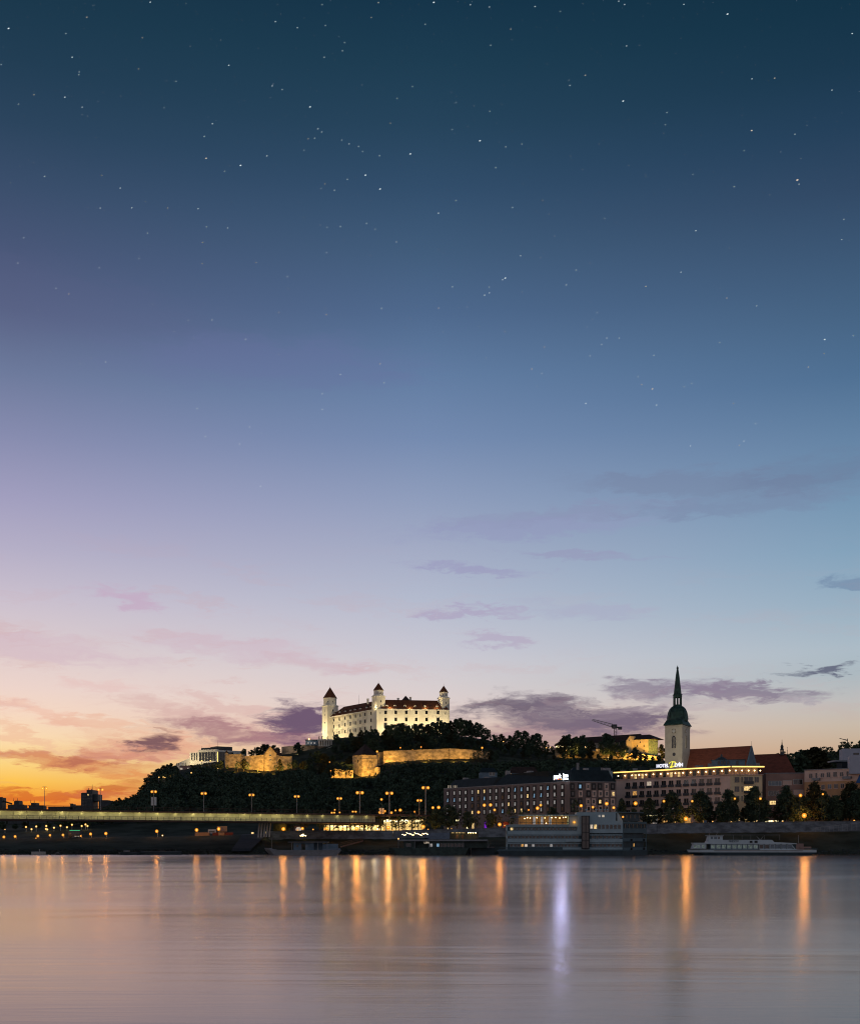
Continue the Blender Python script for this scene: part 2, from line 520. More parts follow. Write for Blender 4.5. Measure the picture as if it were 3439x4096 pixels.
class Face:
    """a vertical wall plane through two columns of the view at their distances"""

    def __init__(s, px0, Y0, px1, Y1):
        s.p0 = Vector((XX(px0, Y0), Y0, 0))
        s.p1 = Vector((XX(px1, Y1), Y1, 0))
        s.L = (s.p1 - s.p0).length
        s.u = (s.p1 - s.p0) / s.L
        s.n = Vector((s.u.y, -s.u.x, 0))

    def s_at(s, px, d=0):
        k = (px - CX) / F
        o = s.p0 + s.n * d
        return (k * o.y - o.x) / (s.u.x - k * s.u.y)

    def z_at(s, px, py, d=0):
        q = s.p0 + s.n * d + s.u * s.s_at(px, d)
        return ZZ(py, q.y)

    def pt(s, t, z, d=0):
        q = s.p0 + s.u * t + s.n * d
        return (q.x, q.y, z)

    def box(s, mb, a, b, z0, z1, d0, d1):
        mb.hexa([s.pt(a, z0, d1), s.pt(b, z0, d1), s.pt(b, z0, d0), s.pt(a, z0, d0)],
                [s.pt(a, z1, d1), s.pt(b, z1, d1), s.pt(b, z1, d0), s.pt(a, z1, d0)])

    def window(s, root, px, py, w, h, fm, pm, bars=1, fw=.12, d=0, sill=False, name='window', proud=.12):
        c, z = s.s_at(px, d), s.z_at(px, py, d)
        mb = MB()
        for a, b, z0, z1 in ((c - w / 2, c - w / 2 + fw, z - h / 2, z + h / 2), (c + w / 2 - fw, c + w / 2, z - h / 2, z + h / 2),
                             (c - w / 2 + fw, c + w / 2 - fw, z + h / 2 - fw, z + h / 2), (c - w / 2 + fw, c + w / 2 - fw, z - h / 2, z - h / 2 + fw)):
            s.box(mb, a, b, z0, z1, d - .1, d + proud)
        for k in range(bars):
            a = c - w / 2 + w * (k + 1) / (bars + 1)
            s.box(mb, a - .04, a + .04, z - h / 2 + fw, z + h / 2 - fw, d - .1, d + .075)
        o = mb.build(name, fm, root)
        g = MB()
        s.box(g, c - w / 2 + fw, c + w / 2 - fw, z - h / 2 + fw, z + h / 2 - fw, d - .1, d + .04)
        g.build('pane', pm, o)
        if sill:
            g = MB()
            s.box(g, c - w / 2 - .12, c + w / 2 + .12, z - h / 2 - .15, z - h / 2 - .003, d - .1, d + .28)
            g.build('sill', fm, o)
        return o


def poly(faces):
    return [(v[0], v[1]) for v in faces]


def light(kind, parent, loc, power, col, size=.4, rot=None, name='lamp_light', spot=None, blend=.5, size_y=None, target=None):
    l = bpy.data.lights.new(name, kind)
    l.energy = power
    l.color = col
    if kind == 'AREA':
        l.shape = 'RECTANGLE'
        l.size = size
        l.size_y = size_y or size
    else:
        l.shadow_soft_size = size
    if kind == 'SPOT':
        l.spot_size = spot or radians(90)
        l.spot_blend = blend
    o = bpy.data.objects.new(name, l)
    C.objects.link(o)
    off = Vector((0, 0, 0))
    q = parent
    while q is not None:
        off = off + q.location
        q = q.parent
    o.parent = parent
    o.location = Vector(loc) - off
    if target is not None:
        o.rotation_euler = (Vector(target) - Vector(loc)).to_track_quat('-Z', 'Y').to_euler()
    return o


# ------------------------------------------------------------------ terrain
TOP = [(-4000, 3357), (0, 3357), (300, 3353), (620, 3350), (1000, 3341), (1200, 3334), (1570, 3334), (1900, 3326), (2300, 3312), (2600, 3307),
       (2900, 3301), (3300, 3297), (3439, 3293), (8000, 3290)]
# level of the walls' feet, the plateaus and the slopes, by distance: (column, row)
ROWS = [
    (560, [(-4000, 3330), (0, 3325), (300, 3310), (600, 3296), (1750, 3290), (2400, 3300), (3439, 3300), (8000, 3310)]),
    (640, [(-4000, 3330), (200, 3318), (300, 3300), (450, 3270), (600, 3250), (800, 3225), (1200, 3210), (1700, 3210), (2000, 3222), (2400, 3245), (3000, 3288), (8000, 3300)]),
    (720, [(-4000, 3330), (200, 3315), (300, 3295), (450, 3255), (560, 3205), (700, 3165), (900, 3152), (1200, 3150), (1450, 3135), (1700, 3118), (2000, 3122), (2300, 3135), (2500, 3155), (2700, 3200), (3000, 3280), (8000, 3300)]),
    (785, [(-4000, 3330), (200, 3315), (300, 3295), (450, 3250), (560, 3190), (620, 3140), (700, 3110), (900, 3092), (1060, 3094), (1170, 3090), (1300, 3110), (1400, 3108), (1506, 3106), (1540, 3058), (1700, 3054), (1930, 3048), (2050, 3060), (2400, 3062), (2650, 3075), (2800, 3180), (3000, 3275), (8000, 3300)]),
    (800, [(-4000, 3330), (200, 3315), (300, 3295), (450, 3250), (560, 3188), (620, 3135), (700, 3105), (900, 3080), (1060, 3085), (1170, 3080), (1300, 3085), (1400, 3070), (1506, 3050), (1540, 3040), (1700, 3030), (1930, 3032), (2050, 3045), (2400, 3055), (2650, 3070), (2800, 3180), (3000, 3275), (8000, 3300)]),
    (860, [(-4000, 3330), (200, 3315), (300, 3295), (450, 3248), (560, 3175), (620, 3120), (700, 3085), (760, 3066), (900, 3045), (1060, 3035), (1170, 3025), (1270, 3005), (1340, 2990), (1500, 2975), (1800, 2962), (1950, 2968), (2150, 3012), (2250, 3022), (2630, 3030), (2750, 3100), (3000, 3270), (8000, 3300)]),
    (884, [(-4000, 3330), (200, 3315), (300, 3295), (450, 3248), (560, 3172), (620, 3115), (700, 3078), (760, 3060), (900, 3040), (1060, 3020), (1170, 3005), (1270, 2985), (1340, 2955), (1500, 2942), (1800, 2938), (1950, 2960), (2150, 3005), (2250, 3015), (2630, 3025), (2750, 3100), (3000, 3270), (8000, 3300)]),
    (960, [(-4000, 3330), (200, 3315), (300, 3295), (450, 3250), (560, 3175), (620, 3120), (700, 3083), (760, 3065), (900, 3050), (1060, 3035), (1170, 3015), (1270, 2975), (1340, 2965), (1500, 2962), (1800, 2962), (1950, 2980), (2150, 3020), (2250, 3030), (2630, 3045), (2750, 3120), (3000, 3270), (8000, 3300)]),
    (1080, [(-4000, 3330), (300, 3295), (450, 3262), (560, 3200), (700, 3130), (900, 3100), (1170, 3060), (1340, 3020), (1800, 3020), (2150, 3060), (2650, 3110), (3000, 3270), (8000, 3300)]),
    (1300, [(-4000, 3330), (300, 3300), (900, 3280), (1800, 3260), (2600, 3270), (8000, 3310)]),
]


def itp(tab, px):
    return float(np.interp(px, [t[0] for t in tab], [t[1] for t in tab]))


TROWS = []
TROWS.append((389.0, lambda p: -1.2))
TROWS.append((393.0, lambda p: .5))
TROWS.append((397.0, lambda p: 1.6))
TROWS.append((418.0, lambda p: ZZ(itp(TOP, p), 428) * (.72 if p < 1080 or p > 2500 else .55)))
TROWS.append((427.0, lambda p: ZZ(itp(TOP, p), 428) * (1.0 if p < 1080 else .72)))
TROWS.append((429.0, lambda p: ZZ(itp(TOP, p), 428)))
TROWS.append((445.0, lambda p: ZZ(itp(TOP, p), 428)))
TROWS.append((520.0, lambda p: ZZ(itp(TOP, p), 428) + .6))
for Yr, tab in ROWS:
    TROWS.append((float(Yr), (lambda tb, Yq: (lambda p: ZZ(itp(tb, p), Yq)))(tab, Yr)))
TROWS.append((2500.0, lambda p: 12.0))
TROWS.append((30000.0, lambda p: 5.0))


def tz(px, Y):
    for (Ya, fa), (Yb, fb) in zip(TROWS, TROWS[1:]):
        if Ya <= Y <= Yb:
            k = (Y - Ya) / (Yb - Ya)
            return fa(px) * (1 - k) + fb(px) * k
    return 0.0


def build_terrain():
    cols_ = list(range(-4000, 0, 400)) + list(range(0, 3440, 20)) + list(range(3440, 8001, 400))
    rng = random.Random(4)
    rows, ys = [], []
    for i, (Yr, fn) in enumerate(TROWS):
        ys.append(Yr)
        if i + 1 < len(TROWS) and TROWS[i + 1][0] - Yr > 30 and Yr < 1300:
            ys.append((Yr + TROWS[i + 1][0]) / 2)
    mb = MB()
    for Y in ys:
        for p in cols_:
            j = 0 if Y > 1300 else rng.uniform(-.25, .25) * (1.5 if Y > 560 else .5)
            mb.v.append((XX(p, Y), Y, tz(p, Y) + j))
    n = len(cols_)
    for r in range(len(ys) - 1):
        for c in range(n - 1):
            mb.f.append((r * n + c, r * n + c + 1, (r + 1) * n + c + 1, (r + 1) * n + c))
    o = mb.build('ground', M['grass'], None)
    for p in o.data.polygons:
        p.use_smooth = True
    kindo(o, 'structure')
    return o


build_terrain()
# rocky shoreline
rng = random.Random(11)
mb = MB()
for i in range(1500):
    px = rng.uniform(-100, 3500)
    Y = rng.uniform(391.5, 397)
    z = tz(px, Y)
    r = rng.uniform(.2, .6)
    a = rng.uniform(0, 6)
    mb.lathe(XX(px, Y), Y, [(r, z - .3), (r * .9, z + r * .3), (r * .4, z + r * .6)], 5, a)
kindo(mb.build('shore_rocks', M['rock'], None), 'stuff')['category'] = 'rocks'
bpy.data.objects['shore_rocks']['label'] = 'dark stones along the waterline of the bank'

# road and promenade behind the quay
mb = MB()
for a, b in zip(range(-400, 3900, 60), range(-340, 3960, 60)):
    za, zb = tz(a, 436) + .05, tz(b, 436) + .05
    mb.add([(XX(a, 430), 430, za), (XX(b, 430), 430, zb), (XX(b, 441), 441, zb), (XX(a, 441), 441, za)], [(0, 1, 2, 3)])
kindo(mb.build('promenade', M['paving'], None), 'structure')
mb = MB()
for a, b in zip(range(-400, 3900, 60), range(-340, 3960, 60)):
    za, zb = tz(a, 446) + .06, tz(b, 446) + .06
    mb.add([(XX(a, 443), 443, za), (XX(b, 443), 443, zb), (XX(b, 452), 452, zb + .03), (XX(a, 452), 452, za + .03)], [(0, 1, 2, 3)])
kindo(mb.build('road', M['asphalt'], None), 'structure')


# ------------------------------------------------------------------ water
def water_mat():
    """silty river: a dull brown body colour under a rippled, slightly warm specular surface"""
    m = bpy.data.materials.new('river water')
    m.use_nodes = True
    t = m.node_tree
    t.nodes.clear()
    g = nd(t, 'ShaderNodeNewGeometry')
    pos = g.outputs['Position']
    n1 = noise(t, pos, 1.0, 6, .62, .2, .05, .7, 1)       # long-exposure ripples drawn out along the current
    n2 = noise(t, pos, 1.0, 4, .5, .6, .016, .05, 1, (3, 9, 0))        # broad smooth and rough patches
    b = nd(t, 'ShaderNodeBump')
    b.inputs['Strength'].default_value = .35
    b.inputs['Distance'].default_value = .045
    lk(t, n1.outputs[0], b.inputs['Height'])
    b2 = nd(t, 'ShaderNodeBump')
    b2.inputs['Strength'].default_value = .6
    b2.inputs['Distance'].default_value = .16
    lk(t, n2.outputs[0], b2.inputs['Height'])
    lk(t, b.outputs[0], b2.inputs['Normal'])
    df = nd(t, 'ShaderNodeBsdfDiffuse')
    df.inputs[0].default_value = (.20, .105, .075, 1)
    gl = nd(t, 'ShaderNodeBsdfAnisotropic')
    gl.inputs['Color'].default_value = (1, .915, .89, 1)
    gl.inputs['Anisotropy'].default_value = .3
    tg = nd(t, 'ShaderNodeCombineXYZ')
    tg.inputs[1].default_value = 1
    lk(t, tg.outputs[0], gl.inputs['Tangent'])
    lk(t, mrange(t, n2.outputs[0], .35, .65, .165, .2), gl.inputs['Roughness'])
    fr = nd(t, 'ShaderNodeFresnel')
    fr.inputs['IOR'].default_value = 1.45
    for n_ in (gl, fr, df):
        lk(t, b2.outputs[0], n_.inputs['Normal'])
    mx = nd(t, 'ShaderNodeMixShader')
    lk(t, fr.outputs[0], mx.inputs[0])
    lk(t, df.outputs[0], mx.inputs[1])
    lk(t, gl.outputs[0], mx.inputs[2])
    o = nd(t, 'ShaderNodeOutputMaterial')
    lk(t, mx.outputs[0], o.inputs[0])
    return m


mb = MB()
mb.add([(-4000, -400, 0), (4000, -400, 0), (4000, 392.5, 0), (-4000, 392.5, 0)], [(0, 1, 2, 3)])
kindo(mb.build('river_water', water_mat(), None), 'structure')

# ------------------------------------------------------------------ stars
STARS = [(35, 114, 4), (356, 68, 3), (616, 6, 3), (270, 135, 2), (584, 152, 2), (296, 232, 3), (5, 262, 2), (325, 292, 2), (323, 304, 2), (139, 386, 3),
         (266, 396, 3), (76, 425, 2), (337, 437, 2), (337, 468, 1), (359, 474, 1), (672, 439, 2), (568, 280, 2), (721, 331, 2), (683, 329, 1), (938, 265, 3),
         (871, 505, 3), (838, 557, 3), (845, 647, 4), (986, 676, 4), (921, 700, 2), (941, 677, 1), (1094, 637, 3), (1129, 86, 3), (1219, 111, 2), (1320, 16, 2),
         (1334, 102, 2), (1551, 8, 3), (1522, 69, 2), (1743, 97, 2), (1389, 147, 1), (1413, 172, 2), (1404, 206, 2), (1329, 232, 2), (1116, 350, 2), (1120, 342, 1),
         (1157, 365, 2), (1109, 398, 1), (1271, 436, 4), (1303, 526, 3), (1319, 539, 2), (1263, 567, 2), (1290, 564, 2), (1246, 614, 2), (1401, 572, 2), (1431, 588, 2),
         (1470, 598, 2), (1487, 619, 2), (1556, 636, 3), (1682, 629, 4), (1628, 401, 2), (1691, 352, 2), (1600, 503, 2), (1498, 716, 4), (1558, 773, 4), (1332, 752, 2),
         (1316, 771, 2), (1371, 778, 2), (1424, 733, 2), (183, 721, 3), (417, 717, 2), (493, 769, 2), (411, 851, 2), (540, 850, 3), (687, 851, 2), (812, 854, 2),
         (596, 824, 1), (97, 973, 2), (605, 954, 2), (831, 992, 3), (847, 928, 2), (933, 933, 2), (1503, 914, 3), (1538, 938, 2), (1396, 927, 3), (1341, 930, 2),
         (1625, 990, 2), (1313, 921, 1), (1245, 889, 1), (570, 1058, 2), (407, 1096, 2), (73, 1077, 2), (829, 1079, 2), (1050, 1074, 2), (1339, 1034, 2), (1520, 1045, 1),
         (1138, 16, 1), (762, 11, 1), (381, 20, 1), (780, 187, 1), (905, 162, 1), (401, 413, 1), (495, 392, 1), (43, 748, 1), (137, 665, 1), (1484, 346, 1)]
STARS2 = [(15, 7, 4), (165, 17, 2), (243, 26, 2), (430, 24, 3), (533, 44, 2), (627, 12, 1), (773, 2, 2), (797, 16, 2), (1040, 15, 2), (1219, 55, 4), (1730, 135, 3),
          (330, 117, 2), (335, 160, 1), (248, 183, 2), (480, 259, 1), (805, 186, 2), (858, 183, 1), (636, 306, 3), (573, 348, 3), (567, 328, 1), (791, 412, 4),
          (971, 459, 2), (964, 509, 2), (957, 544, 1), (1319, 321, 2), (1412, 318, 3), (1647, 367, 2), (1318, 533, 4), (1287, 615, 2), (1495, 548, 2), (1544, 512, 1),
          (1505, 736, 5), (1512, 753, 2), (1246, 763, 3), (1078, 713, 2), (884, 721, 1), (814, 677, 1), (106, 418, 2), (87, 376, 1), (180, 432, 1), (245, 454, 2),
          (90, 529, 2), (204, 575, 4), (310, 600, 2), (376, 588, 2), (154, 516, 1), (269, 685, 3), (106, 820, 3), (34, 872, 3), (337, 849, 3), (460, 820, 2),
          (382, 751, 1), (487, 876, 1), (714, 894, 2), (1089, 944, 3), (1696, 897, 2), (1687, 980, 2), (1392, 797, 1), (371, 1047, 2), (453, 1055, 1), (510, 966, 1),
          (598, 1106, 2), (655, 1077, 1), (1028, 1114, 2), (1226, 1016, 1), (36, 1021, 1), (575, 638, 1), (625, 693, 1), (692, 588, 1), (1437, 621, 1), (1520, 648, 1)]
STARS3 = [(229, 53, 2), (282, 76, 2), (158, 143, 1), (626, 120, 1), (770, 185, 2), (869, 183, 2), (714, 230, 1), (793, 258, 1), (1007, 262, 3), (433, 355, 2),
          (330, 361, 1), (375, 339, 1), (1178, 5, 2), (1183, 54, 1), (1143, 152, 2), (1338, 161, 3), (1336, 135, 1), (1564, 135, 3), (1683, 178, 1), (1663, 213, 1),
          (1144, 325, 1), (1558, 363, 3), (1574, 441, 2), (1395, 406, 2), (1321, 486, 2), (1321, 550, 2), (808, 546, 2), (842, 661, 2), (982, 692, 2), (1023, 622, 2),
          (1072, 647, 1), (1068, 865, 2), (655, 482, 1), (501, 516, 1), (207, 313, 1)]
STARS4 = [(308, 11, 4), (297, 18, 2), (91, 47, 2), (242, 48, 2), (243, 72, 2), (223, 81, 3), (377, 68, 1), (558, 39, 3), (884, 45, 3), (1216, 93, 2), (1338, 125, 2),
          (685, 153, 2), (666, 180, 1), (643, 212, 1), (35, 134, 2), (200, 211, 1), (54, 232, 1), (307, 230, 2), (724, 257, 2), (775, 257, 2), (703, 283, 2),
          (468, 294, 2), (655, 330, 2), (417, 384, 3), (458, 402, 2), (917, 328, 2), (1187, 275, 2), (1617, 263, 4), (1735, 247, 3), (1615, 321, 2), (1550, 376, 3),
          (852, 416, 2), (867, 448, 2), (911, 466, 4), (928, 532, 3), (638, 525, 3), (1072, 443, 2), (1041, 457, 2), (1244, 525, 2), (1334, 608, 3), (1286, 680, 2),
          (1267, 697, 2), (1067, 700, 2), (1399, 598, 1), (230, 339, 1), (438, 455, 1), (153, 130, 1)]


def make_stars():
    k = 1720 / 1763
    lst = [(x * k, y * k, s) for x, y, s in STARS] + [(1720 + x * k, y * k, s) for x, y, s in STARS2]
    lst += [(x * k, 1100 + y * k, s) for x, y, s in STARS3] + [(1720 + x * k, 1100 + y * k, s) for x, y, s in STARS4]
    rg = random.Random(5)
    small = []
    for i in range(420):
        y = 1250 * rg.random() ** 1.3
        small.append((rg.uniform(-300, 3700), y, 0))
    root = thing('stars', 'scatter of small white stars across the dark upper sky', 'stars', (0, 30000, 20000))
    root['kind'] = 'stuff'
    sets = {'star': MB(), 'star_o': MB(), 'star_d': MB()}
    for px, py, s in lst + small:
        D = 40000.0
        c = P(px, py, 1.0) - Vector((0, 0, CH))
        c = c.normalized() * D
        r = D / F * (.8, 1.4, 1.9, 2.25, 3.0, 3.9)[s]
        key = 'star_d' if s <= 1 else ('star_o' if rg.random() < .15 else 'star')
        mb = sets[key]
        ax = Vector((1, 0, .3)).normalized() * r * (1.35 if s else 1)
        up = Vector((-.3, 0, 1)).normalized() * r * .75
        dp = c.normalized() * r
        mb.add([c - ax, c + up, c + ax, c - up, c + dp, c - dp], [(0, 1, 4), (1, 2, 4), (2, 3, 4), (3, 0, 4), (1, 0, 5), (2, 1, 5), (3, 2, 5), (0, 3, 5)])
    for kx, mb in sets.items():
        kindo(mb.build({'star': 'bright_stars', 'star_o': 'warm_stars', 'star_d': 'faint_stars'}[kx], M[kx], root), 'stuff')


make_stars()


# ------------------------------------------------------------------ trees
def leaf_mesh(name, centers, radii, nleaf, leaf, seed, material, flat=.75):
    rg = np.random.RandomState(seed)
    n = len(centers) * nleaf
    c = np.repeat(np.array(centers), nleaf, 0)
    r = np.repeat(np.array(radii), nleaf)
    d = rg.normal(size=(n, 3))
    d /= np.linalg.norm(d, axis=1)[:, None]
    d[:, 2] *= flat
    pos = c + d * (r * rg.rand(n) ** .45)[:, None]
    a = rg.normal(size=(n, 3))
    a /= np.linalg.norm(a, axis=1)[:, None]
    b = np.cross(a, rg.normal(size=(n, 3)))
    b /= np.linalg.norm(b, axis=1)[:, None]
    sz = leaf * (.6 + .8 * rg.rand(n))[:, None]
    a, b = a * sz, b * sz * .7
    v = np.stack([pos - a, pos + b, pos + a, pos - b], 1).reshape(-1, 3)
    me = bpy.data.meshes.new(name)
    me.vertices.add(n * 4)
    me.vertices.foreach_set('co', v.astype(np.float32).ravel())
    me.loops.add(n * 4)
    me.loops.foreach_set('vertex_index', np.arange(n * 4, dtype=np.int32))
    me.polygons.add(n)
    me.polygons.foreach_set('loop_start', np.arange(0, n * 4, 4, dtype=np.int32))
    me.polygons.foreach_set('loop_total', np.full(n, 4, dtype=np.int32))
    me.update(calc_edges=True)
    me.materials.append(material)
    return me


SHAPES = {
    'round': (lambda t: .36 * sqrt(max(0, 1 - (2 * t - .95) ** 2)) + .02, .22),
    'pear': (lambda t: (.42 * (1 - t) ** .55 * min(1, .35 + 3.2 * t) + .035), .16),
    'tall': (lambda t: .13 * min(1, .4 + 3 * t) * (1 - t) ** .4 + .02, .08),
    'bush': (lambda t: .5 * sqrt(max(0, 1 - t * t)) + .02, .04),
    'airy': (lambda t: .38 * sqrt(max(0, 1 - (2 * t - 1) ** 2)) + .03, .3),
}
TREES = {}


def tree_variant(shape, k):
    key = (shape, k)
    if key in TREES:
        return TREES[key]
    fn, z0 = SHAPES[shape]
    rg = random.Random(hash(shape) % 1 + k * 37 + len(shape) * 101)
    nc = {'tall': 40, 'airy': 30, 'bush': 22}.get(shape, 64)
    cs, rs = [], []
    lean = rg.uniform(-.05, .05)
    for i in range(nc):
        t = (i + rg.random()) / nc
        R = fn(t)
        a = rg.uniform(0, 2 * pi)
        q = sqrt(rg.random()) * .84
        rr = rg.uniform(.085, .13) * (.6 if shape == 'tall' else 1) * (1.15 - .4 * t)
        cs.append((cos(a) * R * q + lean * t, sin(a) * R * q, z0 + (1 - z0 - .05) * t + rg.uniform(-.03, .03)))
        rs.append(rr)
    lm = M[('leaf1', 'leaf2', 'leaf1', 'leaf3')[k % 4]]
    crown = leaf_mesh('crown', cs, rs, {'airy': 34, 'bush': 60}.get(shape, 62), .023 if shape != 'bush' else .04, k * 7 + 3, lm)
    mb = MB()
    mb.tube((0, 0, -.05), (lean * .3, 0, z0 + .1), .022, .015, 7)
    mb.tube((lean * .3, 0, z0 + .08), (lean, 0, .8), .015, .005, 6)
    for i in range(7):
        c = cs[rg.randrange(nc)]
        zz = min(c[2] - .06, z0 + .35)
        mb.tube((lean * .5, 0, max(z0 - .02, zz)), c, .008, .003, 5)
    tmp = mb.build('trunk', M['bark'])
    trunk = tmp.data
    bpy.data.objects.remove(tmp)
    TREES[key] = (crown, trunk)
    return TREES[key]


def tree(px, py_top, Y, shape='round', k=0, wide=1.0, base=None, name='tree', cat='tree'):
    z0 = tz(px, Y) if base is None else base
    h = max(1.5, ZZ(py_top, Y) - z0)
    crown, trunk = tree_variant(shape, k)
    r = thing(name, '', cat, (XX(px, Y), Y, z0))
    r.rotation_euler.z = (px * 7.3) % 6.28
    r.scale = (h * wide, h * wide, h)
    for nm, me in (('crown', crown), ('trunk', trunk)):
        o = bpy.data.objects.new(nm, me)
        C.objects.link(o)
        o.parent = r
    return r


# things hidden behind trees must stay visible: lowest row a tree top may reach
LIM = [(0, 3290), (400, 3230), (455, 3206), (500, 3194), (545, 3176), (575, 3142), (590, 3112), (620, 3082), (660, 3064), (700, 3064), (760, 3064), (880, 3068), (905, 3080),
       (1060, 3090), (1100, 3083), (1170, 3076), (1230, 3072), (1325, 3092), (1340, 3110), (1400, 3114), (1512, 3110), (1516, 3062), (1600, 3054), (1700, 3050),
       (1935, 3047), (1960, 3046), (2060, 3040), (2300, 3030), (2400, 3040), (2470, 3040), (2600, 3040), (2640, 3045), (2700, 3060), (2800, 3150), (3439, 3200)]


def forest():
    rg = random.Random(77)
    cs, rs = [], []
    n = 0
    tries = 0
    while n < 1500 and tries < 40000:
        tries += 1
        Y = rg.uniform(565, 835)
        px = rg.uniform(230, 2760)
        z = tz(px, Y)
        h = rg.uniform(6, 11)
        lim = max(itp(LIM, px), itp(LIM, px - 14), itp(LIM, px + 14))
        top = HY - (z + h - CH) / Y * F
        if top < lim:
            h = z_l = ZZ(lim + 2, Y) - z
            if h < 3.0:
                continue
        if px > 1800 and HY - (z + h - CH) / Y * F > 3150:
            continue
        n += 1
        x = XX(px, Y)
        R = h * rg.uniform(.3, .45)
        for i in range(7):
            t = rg.random()
            a = rg.uniform(0, 6.28)
            q = R * sqrt(max(.05, 1 - (1.6 * t - .7) ** 2)) * sqrt(rg.random()) * .8
            cs.append((x + cos(a) * q, Y + sin(a) * q, z + h * (.2 + .68 * t)))
            rs.append(h * rg.uniform(.12, .2))
    me = leaf_mesh('hillside_forest', cs, rs, 26, .62, 9, M['leaf1'])
    o = bpy.data.objects.new('hillside_forest', me)
    C.objects.link(o)
    kindo(o, 'stuff')
    tag(o, 'dense dark woodland covering the slope of the castle hill', 'forest')


forest()


# ------------------------------------------------------------------ castle
def square(cx, cy, w, rot):
    return [(cx + w / sqrt(2) * cos(rot + pi / 4 + i * pi / 2), cy + w / sqrt(2) * sin(rot + pi / 4 + i * pi / 2)) for i in range(4)]


def ngon(cx, cy, r, n, rot=0):
    return [(cx + r * cos(rot + 2 * pi * i / n), cy + r * sin(rot + 2 * pi * i / n)) for i in range(n)]


def gable_roof(mb, f, s0, s1, d0, d1, z0, z1, hip0=0, hip1=0, over=.4):
    """d0 = front eave (outward), d1 = back eave"""
    m = (d0 + d1) / 2
    a, b, c, d = f.pt(s0 - over, z0, d0 + over), f.pt(s1 + over, z0, d0 + over), f.pt(s1 + over, z0, d1 - over), f.pt(s0 - over, z0, d1 - over)
    r0, r1 = f.pt(s0 + hip0, z1, m), f.pt(s1 - hip1, z1, m)
    mb.add([a, b, c, d, r0, r1], [(3, 2, 1, 0), (0, 1, 5, 4), (2, 3, 4, 5), (3, 0, 4), (1, 2, 5)])


